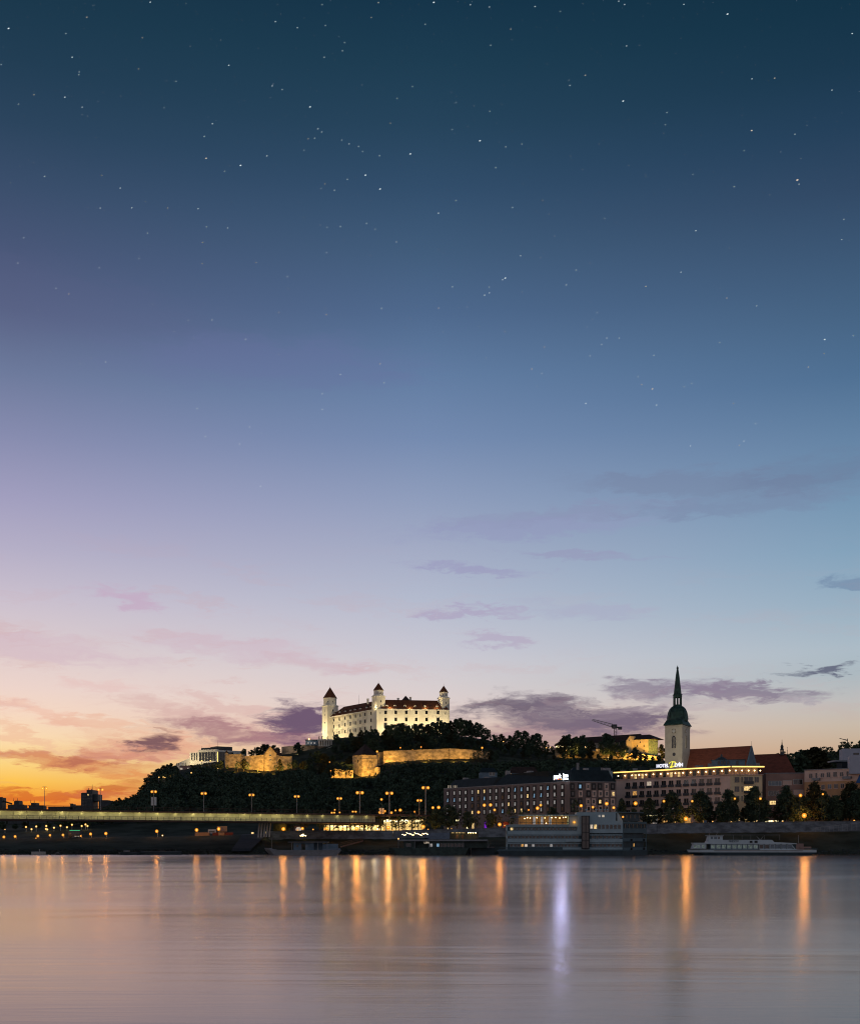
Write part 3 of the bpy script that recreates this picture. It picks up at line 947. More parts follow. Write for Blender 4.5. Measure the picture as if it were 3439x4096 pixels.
def castle():
    zg = 80.0
    FL = Face(1320, 961, 1509, 900)
    FR = Face(1509, 900, 1797, 908)
    ze = ZZ(2834.4, 900)
    root = thing('castle', 'floodlit white castle with brown roof and corner towers on the hill top', 'castle', (XX(1509, 900), 900, zg))
    TH = 15.0
    Lp, Cp, Rp = FL.pt(0, 0, 0), FR.pt(0, 0, 0), FR.pt(FR.L, 0, 0)
    back = Vector((-42.3, 61, 0)).normalized() * 76
    body = MB()
    body.prism([Cp[:2], Rp[:2], (Rp[0] + back.x, Rp[1] + back.y), (Lp[0] + 2, Lp[1] + 3)], zg, ze)
    body.build('wall', M['castle'], root)
    zr = ze + 7.8
    cor = MB()
    FL.box(cor, 0, FL.L - .5, ze - .9, ze - .25, -.1, .3)
    FR.box(cor, .5, FR.L, ze - .9, ze - .25, -.1, .3)
    cor.build('cornice', M['castle_trim'], root)
    rf = MB()
    gable_roof(rf, FL, 1, FL.L - 3, 0, -TH, ze, zr, 9, 3)
    ro = rf.build('roof', M['tile'], root)
    rf = MB()
    gable_roof(rf, FR, 3, FR.L - 1, 0, -TH, ze + .02, zr + .02, 3, 4)
    ro2 = rf.build('roof', M['tile'], root)
    for (f, ro_, lst) in ((FR, ro2, [(1546, 2825), (1580, 2825), (1619.5, 2826), (1659.6, 2827), (1698.7, 2827.5), (1747, 2828)]),
                          (FL, ro, [(1337, 2856), (1356.7, 2851), (1379.5, 2847), (1401, 2843.5), (1419, 2840), (1440, 2836.5), (1465, 2832), (1483, 2829)])):
        for px, py in lst:
            d = -1.6
            s, z = f.s_at(px, d), f.z_at(px, py, d)
            w = .95 if f is FR else 1.25
            dm = MB()
            f.box(dm, s - w, s + w, z - 1.3, z + .7, d - 3, d)
            dd = dm.build('dormer', M['castle_trim'], root)
            rr = MB()
            a = [f.pt(s - w - .25, z + .7, d + .3), f.pt(s + w + .25, z + .7, d + .3), f.pt(s, z + 1.7, d + .3), f.pt(s - w - .25, z + .7, d - 3.4), f.pt(s + w + .25, z + .7, d - 3.4), f.pt(s, z + 1.7, d - 3.4)]
            rr.add(a, [(0, 1, 2), (5, 4, 3), (0, 2, 5, 3), (2, 1, 4, 5), (1, 0, 3, 4)])
            rr.build('dormer_roof', M['tile_dark'], dd)
            g = MB()
            f.box(g, s - w * .55, s + w * .55, z - .75, z + .4, d - .1, d + .06)
            g.build('pane', M['glass'], dd)
    # windows
    for px in (1542.5, 1583, 1624.5, 1664.4, 1705.9, 1752):
        FR.window(root, px, 2850.5, 2.2, 2.9, M['castle_trim'], M['glass_dark'], 0, .1, sill=True)
        FR.window(root, px, 2878.8, 2.2, 3.0, M['castle_trim'], M['glass_dark'], 0, .1, sill=True)
    FR.window(root, 1541.5, 2902, 2.9, 4.6, M['castle_trim'], M['glass'], 1, .2)
    for px in (1624.5, 1664.4, 1705.9):
        FR.window(root, px, 2905, 1.9, 2.8, M['castle_trim'], M['glass'], 1, .16)
    FR.window(root, 1781, 2855.5, 1.1, 1.8, M['castle_trim'], M['glass'], 0, .14)
    FR.window(root, 1521, 2852.5, .8, 1.5, M['castle_trim'], M['glass'], 0, .14)
    colx = (281, 345, 412, 474, 535, 591, 645, 717)
    for rows, hh in (((531, 519, 507, 495, 483, 475, 465, 454), 2.5), ((608, 600, 586, 577, 564, 556, 546, 535), 2.8), ((688, 678, 668, 658, 650, 638, 632, 618), 2.6)):
        for x, y in zip(colx, rows):
            FL.window(root, 1240 + .3403 * x, 2700 + .3403 * y, 2.1, hh + .3, M['castle_trim'], M['glass_dark'], 0, .1, sill=True)
    FL.window(root, 1324, 2884.5, .9, 1.6, M['castle_trim'], M['glass'], 0, .14)

    def tw(nm, cx, cy, w, zt, w2, z2, roofz, apexz, n, rot, big=False):
        t = MB()
        sq = square(cx, cy, w, rot)
        t.prism(sq, zg - 2, zt)
        o = t.build(nm, M['castle'], root)
        k = MB()
        k.prism(square(cx, cy, w + .9, rot), zt, zt + .55)
        # small pediment on each face
        for i in range(4):
            a = rot + i * pi / 2
            nx, ny = cos(a), sin(a)
            tx, ty = -ny, nx
            h = w / 2 + .3
            hw = w / 2 + .2
            pts = [(cx + nx * h + tx * hw, cy + ny * h + ty * hw, zt + .552), (cx + nx * h - tx * hw, cy + ny * h - ty * hw, zt + .552), (cx + nx * h, cy + ny * h, zt + 2.0),
                   (cx + nx * .5, cy + ny * .5, zt + 2.0)]
            k.add(pts, [(0, 1, 2), (0, 2, 3), (1, 3, 2), (1, 0, 3)])
        k.build('pediment', M['castle_trim'], o)
        u = MB()
        u.prism(ngon(cx, cy, w2 / 2, 8, rot + pi / 8), zt + .4, z2)
        u.prism(ngon(cx, cy, w2 / 2 + .3, 8, rot + pi / 8), z2, z2 + .5)
        u.build('drum', M['castle'], o)
        r = MB()
        r.cone(ngon(cx, cy, w2 / 2 + .55, 8 if big else 8, rot + pi / 8), z2 + .5, (cx, cy, apexz))
        r.tube((cx, cy, apexz - .4), (cx, cy, apexz + 1.6), .09, .03, 5)
        r.build('tower_roof', M['tile'], o)
        # slit windows on the two faces we see
        for a0 in range(4):
            a = rot + a0 * pi / 2
            if sin(a) > .3:
                continue
            nx, ny = cos(a), sin(a)
            tx, ty = -ny, nx
            for zz, hw, hh in ((zt - 3.6, .35, .8), (zt - 7.2, .35, .8), (zt - 14, .35, .8), (zt - 21, .35, .8)) if big or True else ():
                if not big and zz < zt - 8:
                    continue
                g = MB()
                q = [(cx + nx * (w / 2 + e) + tx * s, cy + ny * (w / 2 + e) + ty * s) for e, s in ((-.1, -hw), (-.1, hw), (.05, hw), (.05, -hw))]
                g.prism(q, zz - hh, zz + hh)
                g.build('slit_window', M['glass'], o)
        for a0 in range(8):
            a = rot + a0 * pi / 4
            if sin(a) > .2:
                continue
            nx, ny = cos(a), sin(a)
            tx, ty = -ny, nx
            ap = w2 / 2 * cos(pi / 8)
            g = MB()
            q = [(cx + nx * (ap + e) + tx * s, cy + ny * (ap + e) + ty * s) for e, s in ((-.1, -.3), (-.1, .3), (.05, .3), (.05, -.3))]
            zz = (zt + z2) / 2 + .4
            g.prism(q, zz - .5, zz + .5)
            g.build('slit_window', M['glass'], o)

    ra = radians(-58)
    cm, cr_, cl = (1513.7, 904.5), (1774.5, 912), (1320, 968)
    tw('tower', XX(cm[0], cm[1]), cm[1], 7.6, ZZ(2789, 904), 7.5, ZZ(2764.5, 904), 0, ZZ(2731, 904), 8, ra)
    tw('tower', XX(cr_[0], cr_[1]), cr_[1], 6.7, ZZ(2795, 911), 6.6, ZZ(2772, 911), 0, ZZ(2742, 911), 8, ra)
    tw('tower', XX(cl[0], cl[1]), cl[1], 10.0, ZZ(2827, 967), 10.9, ZZ(2795.5, 967), 0, ZZ(2748, 967), 8, ra, True)
    # chimneys, the far tower's tip, the flag pole
    for px, py in ((1471, 2797), (1592, 2794.5), (1641.5, 2790.5)):
        Y = 915
        c = MB()
        x, zt = XX(px, Y), ZZ(py, Y)
        c.box(x - .8, x + .8, Y - .6, Y + .6, zr - 2.5, zt)
        c.box(x - 1, x + 1, Y - .8, Y + .8, zt, zt + .35)
        c.build('chimney', M['castle_trim'], root)
    c = MB()
    c.cone(square(XX(1622, 960), 960, 7, .3), ZZ(2806, 960), (XX(1622, 960), 960, ZZ(2783, 960)))
    c.build('tower_roof', M['tile_dark'], root)
    c = MB()
    c.tube(P(1435, 2820, 925), P(1435, 2779, 925), .12, .05, 5)
    c.build('flag_pole', M['polemetal'], root)
    return FL, FR


FL, FR = castle()


def floodlight(x, y, z, target, power, col, size, label, group, px, key, name='floodlight', spread=None):
    r = thing(name, label, 'floodlight', (x, y, z), group)
    d = Vector(target) - Vector((x, y, z + .8))
    mb = MB()
    mb.tube((x, y, z - 1), (x, y, z + .5), .07, .07, 6)
    mb.build('pole', M['darkmetal'], r)
    mb = MB()
    dn = d.normalized()
    side = dn.cross(Vector((0, 0, 1))).normalized()
    up = side.cross(dn)
    c = Vector((x, y, z + .8))
    w = .5
    mb.hexa([c - side * w - up * .3 - dn * .3, c + side * w - up * .3 - dn * .3, c + side * w - up * .3, c - side * w - up * .3],
            [c - side * w + up * .3 - dn * .3, c + side * w + up * .3 - dn * .3, c + side * w + up * .3, c - side * w + up * .3])
    mb.build('lamp_housing', M['darkmetal'], r)
    l = light('AREA', r, c + dn * .1, power, col, size, target=target)
    if spread:
        l.data.spread = radians(spread)
    reg(key, px, r, label, group)
    return r


CF = (1, .77, .40)
for k, s in enumerate((6, 20, 34, 48, 62)):
    a = FL.pt(s, tz(1420, 880) + 1, 15)
    b = FL.pt(s, 104, 0)
    floodlight(a[0], a[1], a[2], b, 4300, CF, 1.0, '{n} floodlight under the castle wall left of the middle tower', 'floodlights under the castle', s, 'flL')
for k, s in enumerate((5, 17, 29, 41, 53)):
    a = FR.pt(s, 85.5, 12)
    b = FR.pt(s, 103, 0)
    floodlight(a[0], a[1], a[2], b, 2600, CF, 1.0, '{n} floodlight under the castle wall right of the middle tower', 'floodlights under the castle', s, 'flR')
p = FL.pt(-10, 92, 14)
floodlight(p[0], p[1], 90, (XX(1320, 966), 966, 116), 4600, CF, 1.0, '{n} floodlight aimed at the left castle tower', 'floodlights under the castle', 0, 'flT')
# small lamps under the eaves that graze the roofs
for px in (1500, 1560, 1640, 1700, 1745):
    s = FR.s_at(px)
    a = FR.pt(s, ZZ(2838, 903), 1.0)
    floodlight(a[0], a[1], a[2] - .5, FR.pt(s, 116, -8), 600, CF, .4, '{n} small roof spotlight on the eaves of the frontal castle wing', 'castle eaves spotlights', px, 'eaR')


# ------------------------------------------------------------------ old walls
def rampart(label, pts, bottom, mat_, name='rampart_wall', thick=2.0, cap=True, cat='castle wall'):
    """pts: (px, Y, py_top); bottom: rows"""
    Y0 = pts[0][1]
    r = thing(name, label, cat, (XX(pts[0][0], Y0), Y0, ZZ(bottom[0], Y0)))
    mb = MB()
    cp = MB()
    for (a, b, ba, bb) in zip(pts, pts[1:], bottom, bottom[1:]):
        f = Face(a[0], a[1], b[0], b[1])
        za, zb = ZZ(a[2], a[1]), ZZ(b[2], b[1])
        la, lb = ZZ(ba, a[1]) - 1.5, ZZ(bb, b[1]) - 1.5
        mb.hexa([f.pt(0, la, .5), f.pt(f.L, lb, .5), f.pt(f.L, lb, -thick), f.pt(0, la, -thick)],
                [f.pt(0, za, 0), f.pt(f.L, zb, 0), f.pt(f.L, zb, -thick), f.pt(0, za, -thick)])
        if cap:
            cp.hexa([f.pt(0, za, .2), f.pt(f.L, zb, .2), f.pt(f.L, zb, -thick - .2), f.pt(0, za, -thick - .2)],
                    [f.pt(0, za + .35, .2), f.pt(f.L, zb + .35, .2), f.pt(f.L, zb + .35, -thick - .2), f.pt(0, za + .35, -thick - .2)])
    mb.build('wall', mat_, r)
    if cap:
        cp.build('coping', mat_, r)
    return r


rampart('long yellow-lit stone rampart right of the square bastion tower', [(1506, 792, 3013), (1533, 795, 3010), (1534, 790, 3007), (1796, 797, 2997), (1798, 796, 2996), (1892, 797, 3002)],
        [3055, 3054, 3052, 3044, 3044, 3046], M['oldwall'])
rampart('short yellow-lit wall glimpsed between trees right of the long rampart', [(1893, 798, 3004), (1925, 799, 3008), (1962, 799, 3012)], [3046, 3046, 3046], M['oldwall'])
rampart('low lit wall among trees left of the square bastion tower', [(1325, 775, 3078), (1412, 778, 3084)], [3108, 3112], M['oldwall'])
rampart('big golden lit bastion wall left of the gabled gate tower', [(898, 850, 3020), (902, 815, 3022), (966, 812, 3018), (980, 809, 3028), (1056, 800, 3022)],
        [3080, 3082, 3088, 3090, 3092], M['oldwall'])
rampart('golden lit wall right of the gabled gate tower', [(1104, 801, 3028), (1168, 806, 3028)], [3090, 3086], M['oldwall'])
rampart('dim grey upper rampart left of the castle', [(1126, 872, 2990), (1218, 874, 2981), (1272, 876, 2976)], [3030, 3030, 3020], M['greywall'])
rampart('grey terrace base wall under the statue pavilion', [(1271, 868, 2983), (1322, 869, 2983)], [3020, 3022], M['greywall'])
rampart('pale lit wall glimpsed below the statue pavilion', [(1306, 862, 2996), (1326, 862, 2989), (1350, 863, 3006)], [3030, 3030, 3030], M['castle'])
rampart('golden wall below the right hand palace on the hill', [(2220, 838, 3000), (2300, 838, 3002), (2400, 840, 3008), (2470, 842, 3012)], [3040, 3040, 3055, 3060], M['oldwall'])
rampart('pale wall lit below the scaffolded palace end', [(2470, 842, 3012), (2560, 842, 3018), (2640, 843, 3030)], [3060, 3060, 3060], M['oldwall'])


def bastion():
    Y = 782
    fl = Face(1410, 792, 1448, Y)
    fr = Face(1448, Y, 1509, 786)
    zb, zt = ZZ(3112, Y), ZZ(3020, Y)
    r = thing('bastion_tower', 'square golden lit bastion tower with a dark pyramid roof', 'tower', (XX(1448, Y), Y, zb))
    pl, pc, pr = fl.pt(0, 0, 0), fr.pt(0, 0, 0), fr.pt(fr.L, 0, 0)
    bk = (XX(1475, 800), 800)
    mb = MB()
    pg = [pl[:2], pc[:2], pr[:2], (pr[0] - 2, pr[1] + 14), (pl[0] + 3, pl[1] + 8)]
    mb.prism(pg, zb - 3, zt)
    mb.build('wall', M['oldwall'], r)
    mb = MB()
    fl.box(mb, -.1, fl.L, ZZ(3037, Y) - .2, ZZ(3037, Y) + .25, -.2, .25)
    fr.box(mb, 0, fr.L + .1, ZZ(3037, Y) - .2, ZZ(3037, Y) + .25, -.2, .25)
    mb.build('string_course', M['oldwall'], r)
    # relief and corbel on the front
    mb = MB()
    s, z = fr.s_at(1482), ZZ(3075, Y)
    fr.box(mb, s - 2.2, s + 2.2, z - .4, z + .4, 0, .8)
    fr.box(mb, s - 1.6, s + 1.6, z - 1.1, z - .4, 0, .5)
    for a in (-2, -.7, .7, 2):
        mb.tube(fr.pt(s + a, z + .4, .3), fr.pt(s + a * .3, z + 5.2, .3), .22, .12, 6)
    mb.build('relief', M['greywall'], r)
    mb = MB()
    s, z = fl.s_at(1431), fl.z_at(1431, 3045)
    fl.box(mb, s - .5, s + .5, z - 1, z + 1, -.1, .06)
    mb.build('window', M['glass'], r)
    cx, cy = sum(p_[0] for p_ in pg) / 5, sum(p_[1] for p_ in pg) / 5
    mb = MB()
    big = [(cx + (a - cx) * 1.06, cy + (b - cy) * 1.06) for a, b in pg]
    mb.cone(big, zt + .02, (cx, cy, ZZ(2976, cy)))
    mb.build('roof', M['tile_dark'], r)
    # round turret at the right foot
    mb = MB()
    x, y = XX(1509, 783), 783
    mb.lathe(x, y, [(2.2, zb - 2), (2.1, ZZ(3072, Y)), (2.3, ZZ(3071, Y)), (.1, ZZ(3066, Y))], 12)
    mb.build('turret', M['oldwall'], r)


bastion()


def gate_tower():
    Y = 798
    f = Face(1059, Y, 1106, Y + 2)
    zb, ze, za = ZZ(3092, Y), ZZ(3014, Y), ZZ(2987, Y)
    r = thing('gate_tower', 'golden lit tower with pointed gable between the bastion walls', 'tower', (XX(1082, Y), Y, zb))
    mb = MB()
    f.box(mb, 0, f.L, zb - 2, ze, -9, 0)
    g0, g1, ga = f.pt(.0, ze, 0), f.pt(f.L, ze, 0), f.pt(f.s_at(1080.5), za, 0)
    h0, h1, ha = f.pt(0, ze, -9), f.pt(f.L, ze, -9), f.pt(f.s_at(1080.5), za, -9)
    mb.add([g0, g1, ga, h0, h1, ha], [(0, 1, 2), (5, 4, 3)])
    mb.build('wall', M['oldwall'], r)
    mb = MB()
    s = f.s_at(1080.5)
    for a, b in ((-.4, s), (f.L + .4, s)):
        mb.hexa([f.pt(a, ze - .3, .35), f.pt(b, za + .05, .35), f.pt(b, za + .05, -9.4), f.pt(a, ze - .3, -9.4)],
                [f.pt(a, ze + .1, .35), f.pt(b, za + .45, .35), f.pt(b, za + .45, -9.4), f.pt(a, ze + .1, -9.4)])
    mb.build('roof', M['tile_dark'], r)
    for px, py, w in ((1080, 3003.5, .9), (1081, 3022, 1.2), (1081, 3040, 1.2)):
        f.window(r, px, py, w, w * 1.2, M['castle_trim'], M['glass'], 0, .15)
    mb = MB()
    f2 = Face(1106, Y + 3, 1128, Y + 8)
    f2.box(mb, 0, f2.L, ze - 6, ze - 1, -6, 0)
    mb.build('annex', M['oldwall'], r)
    mb = MB()
    gable_roof(mb, f2, 0, f2.L, 0, -6, ze - 1, ze + 3.5, 0, 1.5)
    mb.build('annex_roof', M['tile_dark'], r)
    # sentry turret of the bastion wall
    x, y = XX(906, 812), 812
    t = thing('sentry_turret', 'small dark pointed turret on the left end of the golden bastion', 'turret', (x, y, ZZ(3022, 812)))
    mb = MB()
    mb.lathe(x, y, [(1.2, ZZ(3024, y)), (1.2, ZZ(3013, y))], 8)
    mb.build('wall', M['greywall'], t)
    mb = MB()
    mb.lathe(x, y, [(1.6, ZZ(3013, y)), (.9, ZZ(3009, y)), (.1, ZZ(3002, y)), (.05, ZZ(2999, y))], 8)
    mb.build('roof', M['tile_dark'], t)


gate_tower()
# lamps lighting the walls
YL = (1, .53, .1)


def wall_lamp(px, py, Y, target, power, key, label, col=YL, size=.5):
    p_ = P(px, py, Y)
    r = thing('wall_floodlight', '', 'floodlight', p_)
    mb = MB()
    mb.tube((p_.x, p_.y, p_.z - 1.5), (p_.x, p_.y, p_.z), .06, .06, 5)
    mb.build('pole', M['darkmetal'], r)
    mb = MB()
    mb.ball((p_.x, p_.y, p_.z + .15), .25, 6, 4)
    mb.build('lamp_housing', M['darkmetal'], r)
    light('SPOT', r, (p_.x, p_.y, p_.z + .9), power * 1.7, col, size, target=target, spot=radians(120), blend=.8)
    reg(key, px, r, label, 'floodlights along the ramparts')


for px in (1560, 1612, 1700, 1755, 1812, 1862):
    wall_lamp(px, 3052, 785, P(px + 3, 3022, 798), 2700 if px not in (1612, 1755) else 1300, 'wlA', '{n} floodlight at the foot of the long rampart')
for px, pw in ((925, 5200), (1000, 6000), (1036, 3500)):
    wall_lamp(px, 3092, 786, P(px, 3045, 812), pw * 1.5, 'wlB', '{n} floodlight at the foot of the big golden bastion')
for px in (1080, 1130, 1160):
    wall_lamp(px, 3094, 774, P(px, 3045, 802), 6800, 'wlC', '{n} floodlight below the gabled gate tower')
for px in (1425, 1470, 1500):
    wall_lamp(px, 3112, 770, P(px, 3060, 784), 5200, 'wlD', '{n} floodlight at the foot of the square bastion tower')
for px in (1345, 1385):
    wall_lamp(px, 3106, 768, P(px, 3090, 778), 2600, 'wlE', '{n} floodlight by the low wall among the trees')
wall_lamp(1960, 3046, 815, P(1965, 3030, 828), 3000, 'wlF', '{n} floodlight by the wall glimpsed between trees')
wall_lamp(1300, 3012, 858, P(1297, 2985, 869), 3500, 'wlG', '{n} floodlight below the statue pavilion', (1, .72, .4))
wall_lamp(1332, 3020, 852, P(1330, 3000, 862), 3000, 'wlG', '{n} floodlight below the statue pavilion', (1, .72, .4))
wall_lamp(1190, 3022, 862, P(1190, 2995, 873), 1500, 'wlG', '{n} floodlight below the statue pavilion', (1, .7, .4))


def pavilion():
    Y = 866
    f = Face(1274, Y, 1331, Y + 2)
    zb, zt = ZZ(2983, Y), ZZ(2957, Y)
    r = thing('gate_pavilion', 'pale columned gate pavilion with statues left of the castle', 'pavilion', (XX(1300, Y), Y, zb))
    mb = MB()
    for i in range(6):
        mb = MB()
        s = .3 + i * (f.L - 1.8) / 5
        f.box(mb, s, s + .9, zb, zt - .9, -1, 0)
        mb.build('column', M['castle'], r)
    mb = MB()
    f.box(mb, -.3, f.L, zt - .9, zt, -4, .2)
    f.box(mb, 0, f.L, zb - .5, zb, -4, .3)
    mb.build('entablature', M['castle_trim'], r)
    mb = MB()
    f.box(mb, .5, f.L - 1, zb, zt - .9, -4, -3.5)
    mb.build('back_wall', M['greywall'], r)
    for px in (1277, 1288, 1310):
        s = f.s_at(px)
        x, y, z = f.pt(s, zt, -1)
        mb = MB()
        mb.lathe(x, y, [(.5, z), (.55, z + .5), (.3, z + .6), (.34, z + 1.3), (.42, z + 1.8), (.15, z + 2.1), (.2, z + 2.4), (.05, z + 2.6)], 7)
        mb.tube((x, y, z + 1.6), (x + .9, y, z + 2.4), .12, .07, 5)
        mb.tube((x, y, z + 1.6), (x - .7, y, z + 1.1), .12, .07, 5)
        s_ = mb.build('statue', M['greywall'])
        tag(s_, '', 'statue')
        reg('statue', px, s_, '{n} of the dark statues on the roof of the gate pavilion', 'statues on the gate pavilion')
    # green glass hall with a bright lamp left of it
    f = Face(1222, 872, 1272, 872)
    h = thing('terrace_hall', 'low greenish lit hall left of the statue pavilion', 'building', (XX(1245, 872), 872, ZZ(2978, 872)))
    mb = MB()
    f.box(mb, 0, f.L, ZZ(2982, 872), ZZ(2962, 872), -4, 0)
    mb.build('wall', M['bluegrey'], h)
    mb = MB()
    f.box(mb, -.4, f.L + .4, ZZ(2962, 872), ZZ(2959, 872), -4.4, .4)
    mb.build('roof', M['slate'], h)
    for px in (1232, 1245, 1258):
        f.window(h, px, 2973, 1.6, 1.6, M['greymetal'], M['lit_dim'], 0)


pavilion()


# ------------------------------------------------------------------ lamps
def place(mb_list, r):
    for nm, mb, m in mb_list:
        mb.build(nm, m, r)


def bulb(r, c, rad, kind, power, parent=None, lname='lamp_light'):
    core, halo, col = {'o': ('bulb_o', 'halo_o', OR), 'y': ('bulb_y', 'halo_y', YE), 'w': ('bulb_w', 'halo_w', (.8, .95, 1))}[kind]
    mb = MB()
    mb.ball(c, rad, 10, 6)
    g = mb.build('glow_shell', M.get(halo, M['halo_y']), parent or r)  # oversized glowing shell stands in for the glow around the bulb
    mb = MB()
    mb.ball(c, rad * .46, 8, 5)
    mb.build('bulb', M[core], g)
    if power:
        light('POINT', r, c, power * (1.8 if power < 450 else 3.7), col, rad * 1.04)
    return g


LAMPN = [0]


def street_lamp(px, py, Y, key, label, group, kind='o', power=260, rad=.62, heads=1, base=None, arm=1.1, name='street_lamp', pole=M['polemetal'], pr=.12, banner=False):
    z0 = tz(px, Y) if base is None else base
    c = P(px, py, Y)
    r = thing(name, '', 'street lamp', (c.x, Y, z0), group)
    ct = c.z + (.5 if heads == 2 else .25)
    mb = MB()
    mb.tube((c.x, Y, z0), (c.x, Y, ct if heads != 3 else c.z), pr * 1.25, pr * .7, 8)
    mb.build('pole', pole, r)
    if heads == 2:
        a = MB()
        a.tube((c.x - arm, Y, ct), (c.x + arm, Y, ct), .08, .08, 6)
        a.build('arm', pole, r)
        for s in (-1, 1):
            bulb(r, (c.x + s * arm, Y, c.z), rad, kind, power / 2)
    elif heads == 3:      # bare globe on top
        bulb(r, (c.x, Y, c.z), rad, kind, power)
    else:
        a = MB()
        a.tube((c.x, Y, ct), (c.x, Y - 1.2, ct + .15), .07, .05, 6)
        a.build('arm', pole, r)
        bulb(r, (c.x, Y - 1.2, c.z - .1), rad, kind, power)
    if banner:
        b = MB()
        zb = z0 + (c.z - z0) * .55
        b.box(c.x - .9, c.x - .15, Y - .05, Y + .05, zb - 1.6, zb + 1.2)
        b.box(c.x + .15, c.x + .9, Y - .05, Y + .05, zb - 1.6, zb + 1.2)
        b.build('banner', M['white'], r)
    reg(key, px, r, label, group)
    return r


# lamps on the hill paths
HL = 'lamps on the castle hill'
for px, py, Y, pw, rd in [(636, 3110, 740, 60, .42), (653, 3109, 742, 60, .4), (660, 3111, 742, 60, .36), (681, 3105, 750, 60, .42), (691, 3100, 755, 60, .42), (765, 3092, 762, 90, .5),
                          (777, 3104, 755, 30, .28), (872, 3075, 785, 30, .3), (883, 3095, 775, 40, .34)]:
    street_lamp(px, py, Y, 'hl1', '{n} of the small lamps on the wooded slope left of the golden bastion', HL, 'y', pw, rd, 3, base=ZZ(py, Y) - 3.2)
for px, py, Y, pw, rd in [(1242, 3029, 845, 40, .38), (1285, 3040, 830, 30, .3), (1318, 3049, 820, 70, .5), (1379, 3014, 850, 90, .55), (1437, 2972, 868, 150, .75), (1405, 2974, 872, 20, .25), (1508, 3007, 770, 150, .72),
                          (1601, 2992, 806, 90, .5), (1650, 3002, 806, 120, .62), (1684, 2989, 806, 110, .5), (1928, 2992, 798, 160, .75), (1362, 3088, 765, 40, .4), (1323, 3084, 765, 50, .4), (1715, 3022, 790, 30, .3)]:
    street_lamp(px, py, Y, 'hl2', '{n} of the orange lamps on the paths below the castle', HL, 'o', pw, rd, 3, base=ZZ(py, Y) - 3.6)
for px, py in ((2013, 2967), (2185, 2992), (2200, 2990), (2265, 3003), (2396, 3035), (2432, 3030), (2476, 3042), (2500, 3005)):
    street_lamp(px, py, 832, 'hl3', '{n} of the small warm lamps among trees below the long palace', HL, 'y', 60, .4, 3, base=ZZ(py, 832) - 3)

# ------------------------------------------------------------------ bridge
BZT, BZB = 14.5, 11.0


def bY(px):
    q = 1 / 345 + (1 / 442 - 1 / 345) * px / 1715
    return 1 / q


def bridge():
    f = Face(-520, bY(-520), 1715, bY(1715))
    r = thing('bridge', 'long road bridge with a lit yellow girder side and dark deck', 'bridge', (XX(0, 345), 345, 0))
    s_end = f.s_at(1500)
    L = f.L

    def zt(px):
        return BZT
    mb = MB()
    f.box(mb, 0, L, BZT - .6, BZT, -16, 1.6)
    mb.build('upper_deck', M['bridge_dark'], r)
    mb = MB()
    f.box(mb, 0, s_end, BZB + .45, BZT - .6, -12, 0)
    s = 2.0
    while s < s_end - 1:
        f.box(mb, s, s + .12, BZB + .45, BZT - .6, 0, .14)
        s += 4.2
    f.box(mb, 0, s_end, BZB + 1.55, BZB + 1.63, 0, .07)
    mb.build('girder', M['bridge'], r)
    mb = MB()
    f.box(mb, 0, s_end, BZB - .05, BZB + .45, -12, 3.4)
    mb.build('footway', M['bridge_dark'], r)
    mb = MB()
    s = .5
    while s < s_end - 1:
        f.box(mb, s, s + .09, BZB + .45, BZB + 1.45, 3.2, 3.3)
        s += 2.0
    f.box(mb, 0, s_end, BZB + 1.45, BZB + 1.53, 3.19, 3.31)
    f.box(mb, 0, s_end, BZB + .95, BZB + 1.0, 3.2, 3.3)
    mb.build('footway_railing', M['darkmetal'], r)
    mb = MB()
    s = .5
    while s < L - 1:
        f.box(mb, s, s + .1, BZT, BZT + 1.05, 1.4, 1.5)
        s += 3.0
    f.box(mb, 0, L, BZT + 1.05, BZT + 1.15, 1.39, 1.51)
    f.box(mb, 0, L, BZT + .55, BZT + .62, 1.4, 1.5)
    mb.build('deck_railing', M['bridge_dark'], r)
    k = 0
    s = 4.0
    while s < s_end:
        a = f.pt(s, BZT - 1.0, .55)
        mb = MB()
        mb.ball((a[0], a[1], a[2] + .42), .06, 6, 4)
        lamp = mb.build('deck_lamp', M['bulb_y'], r)
        light('POINT', r, a, 13, (1, .84, .34), .1, name='deck_light')
        b_ = f.pt(s, BZT - .75, 1.9)
        fade = 1.0 if s < f.s_at(1180) else .14
        fade *= (.6, 1.0, .85, 1.1, .9, .75, 1.05)[k % 7] if k % 23 != 4 else .2
        k += 1
        al = light('AREA', r, b_, 46 * fade, (1, .84, .33), 6.2, size_y=.2, name='deck_light', target=f.pt(s, BZB + 1.0, 0))
        s += 6.3
    # slanted piers where it lands
    for i, px in enumerate((1034, 1045, 1057, 1067, 1078)):
        Y = bY(px) + 6
        x = XX(px, Y)
        mb = MB()
        mb.hexa([(x - .3, Y - .6, tz(px, 428) - 1), (x + .1, Y - .6, tz(px, 428) - 1), (x + .1, Y + .6, tz(px, 428) - 1), (x - .3, Y + .6, tz(px, 428) - 1)],
                [(x + .05, Y - .6, BZB - .06), (x + .45, Y - .6, BZB - .06), (x + .45, Y + .6, BZB - .06), (x + .05, Y + .6, BZB - .06)])
        mb.build('pier', M['white'], r)
    mb = MB()
    x0, x1 = XX(1092, 430), XX(1165, 446)
    mb.box(x0, x1, 430, 444, 5, BZB - .06)
    mb.build('abutment', M['earth'], r)
    light('AREA', r, (XX(1055, 415), 416, 8.2), 60, (1, .9, .6), 1, target=(XX(1055, 432), 432, 9), name='deck_light')
    return f


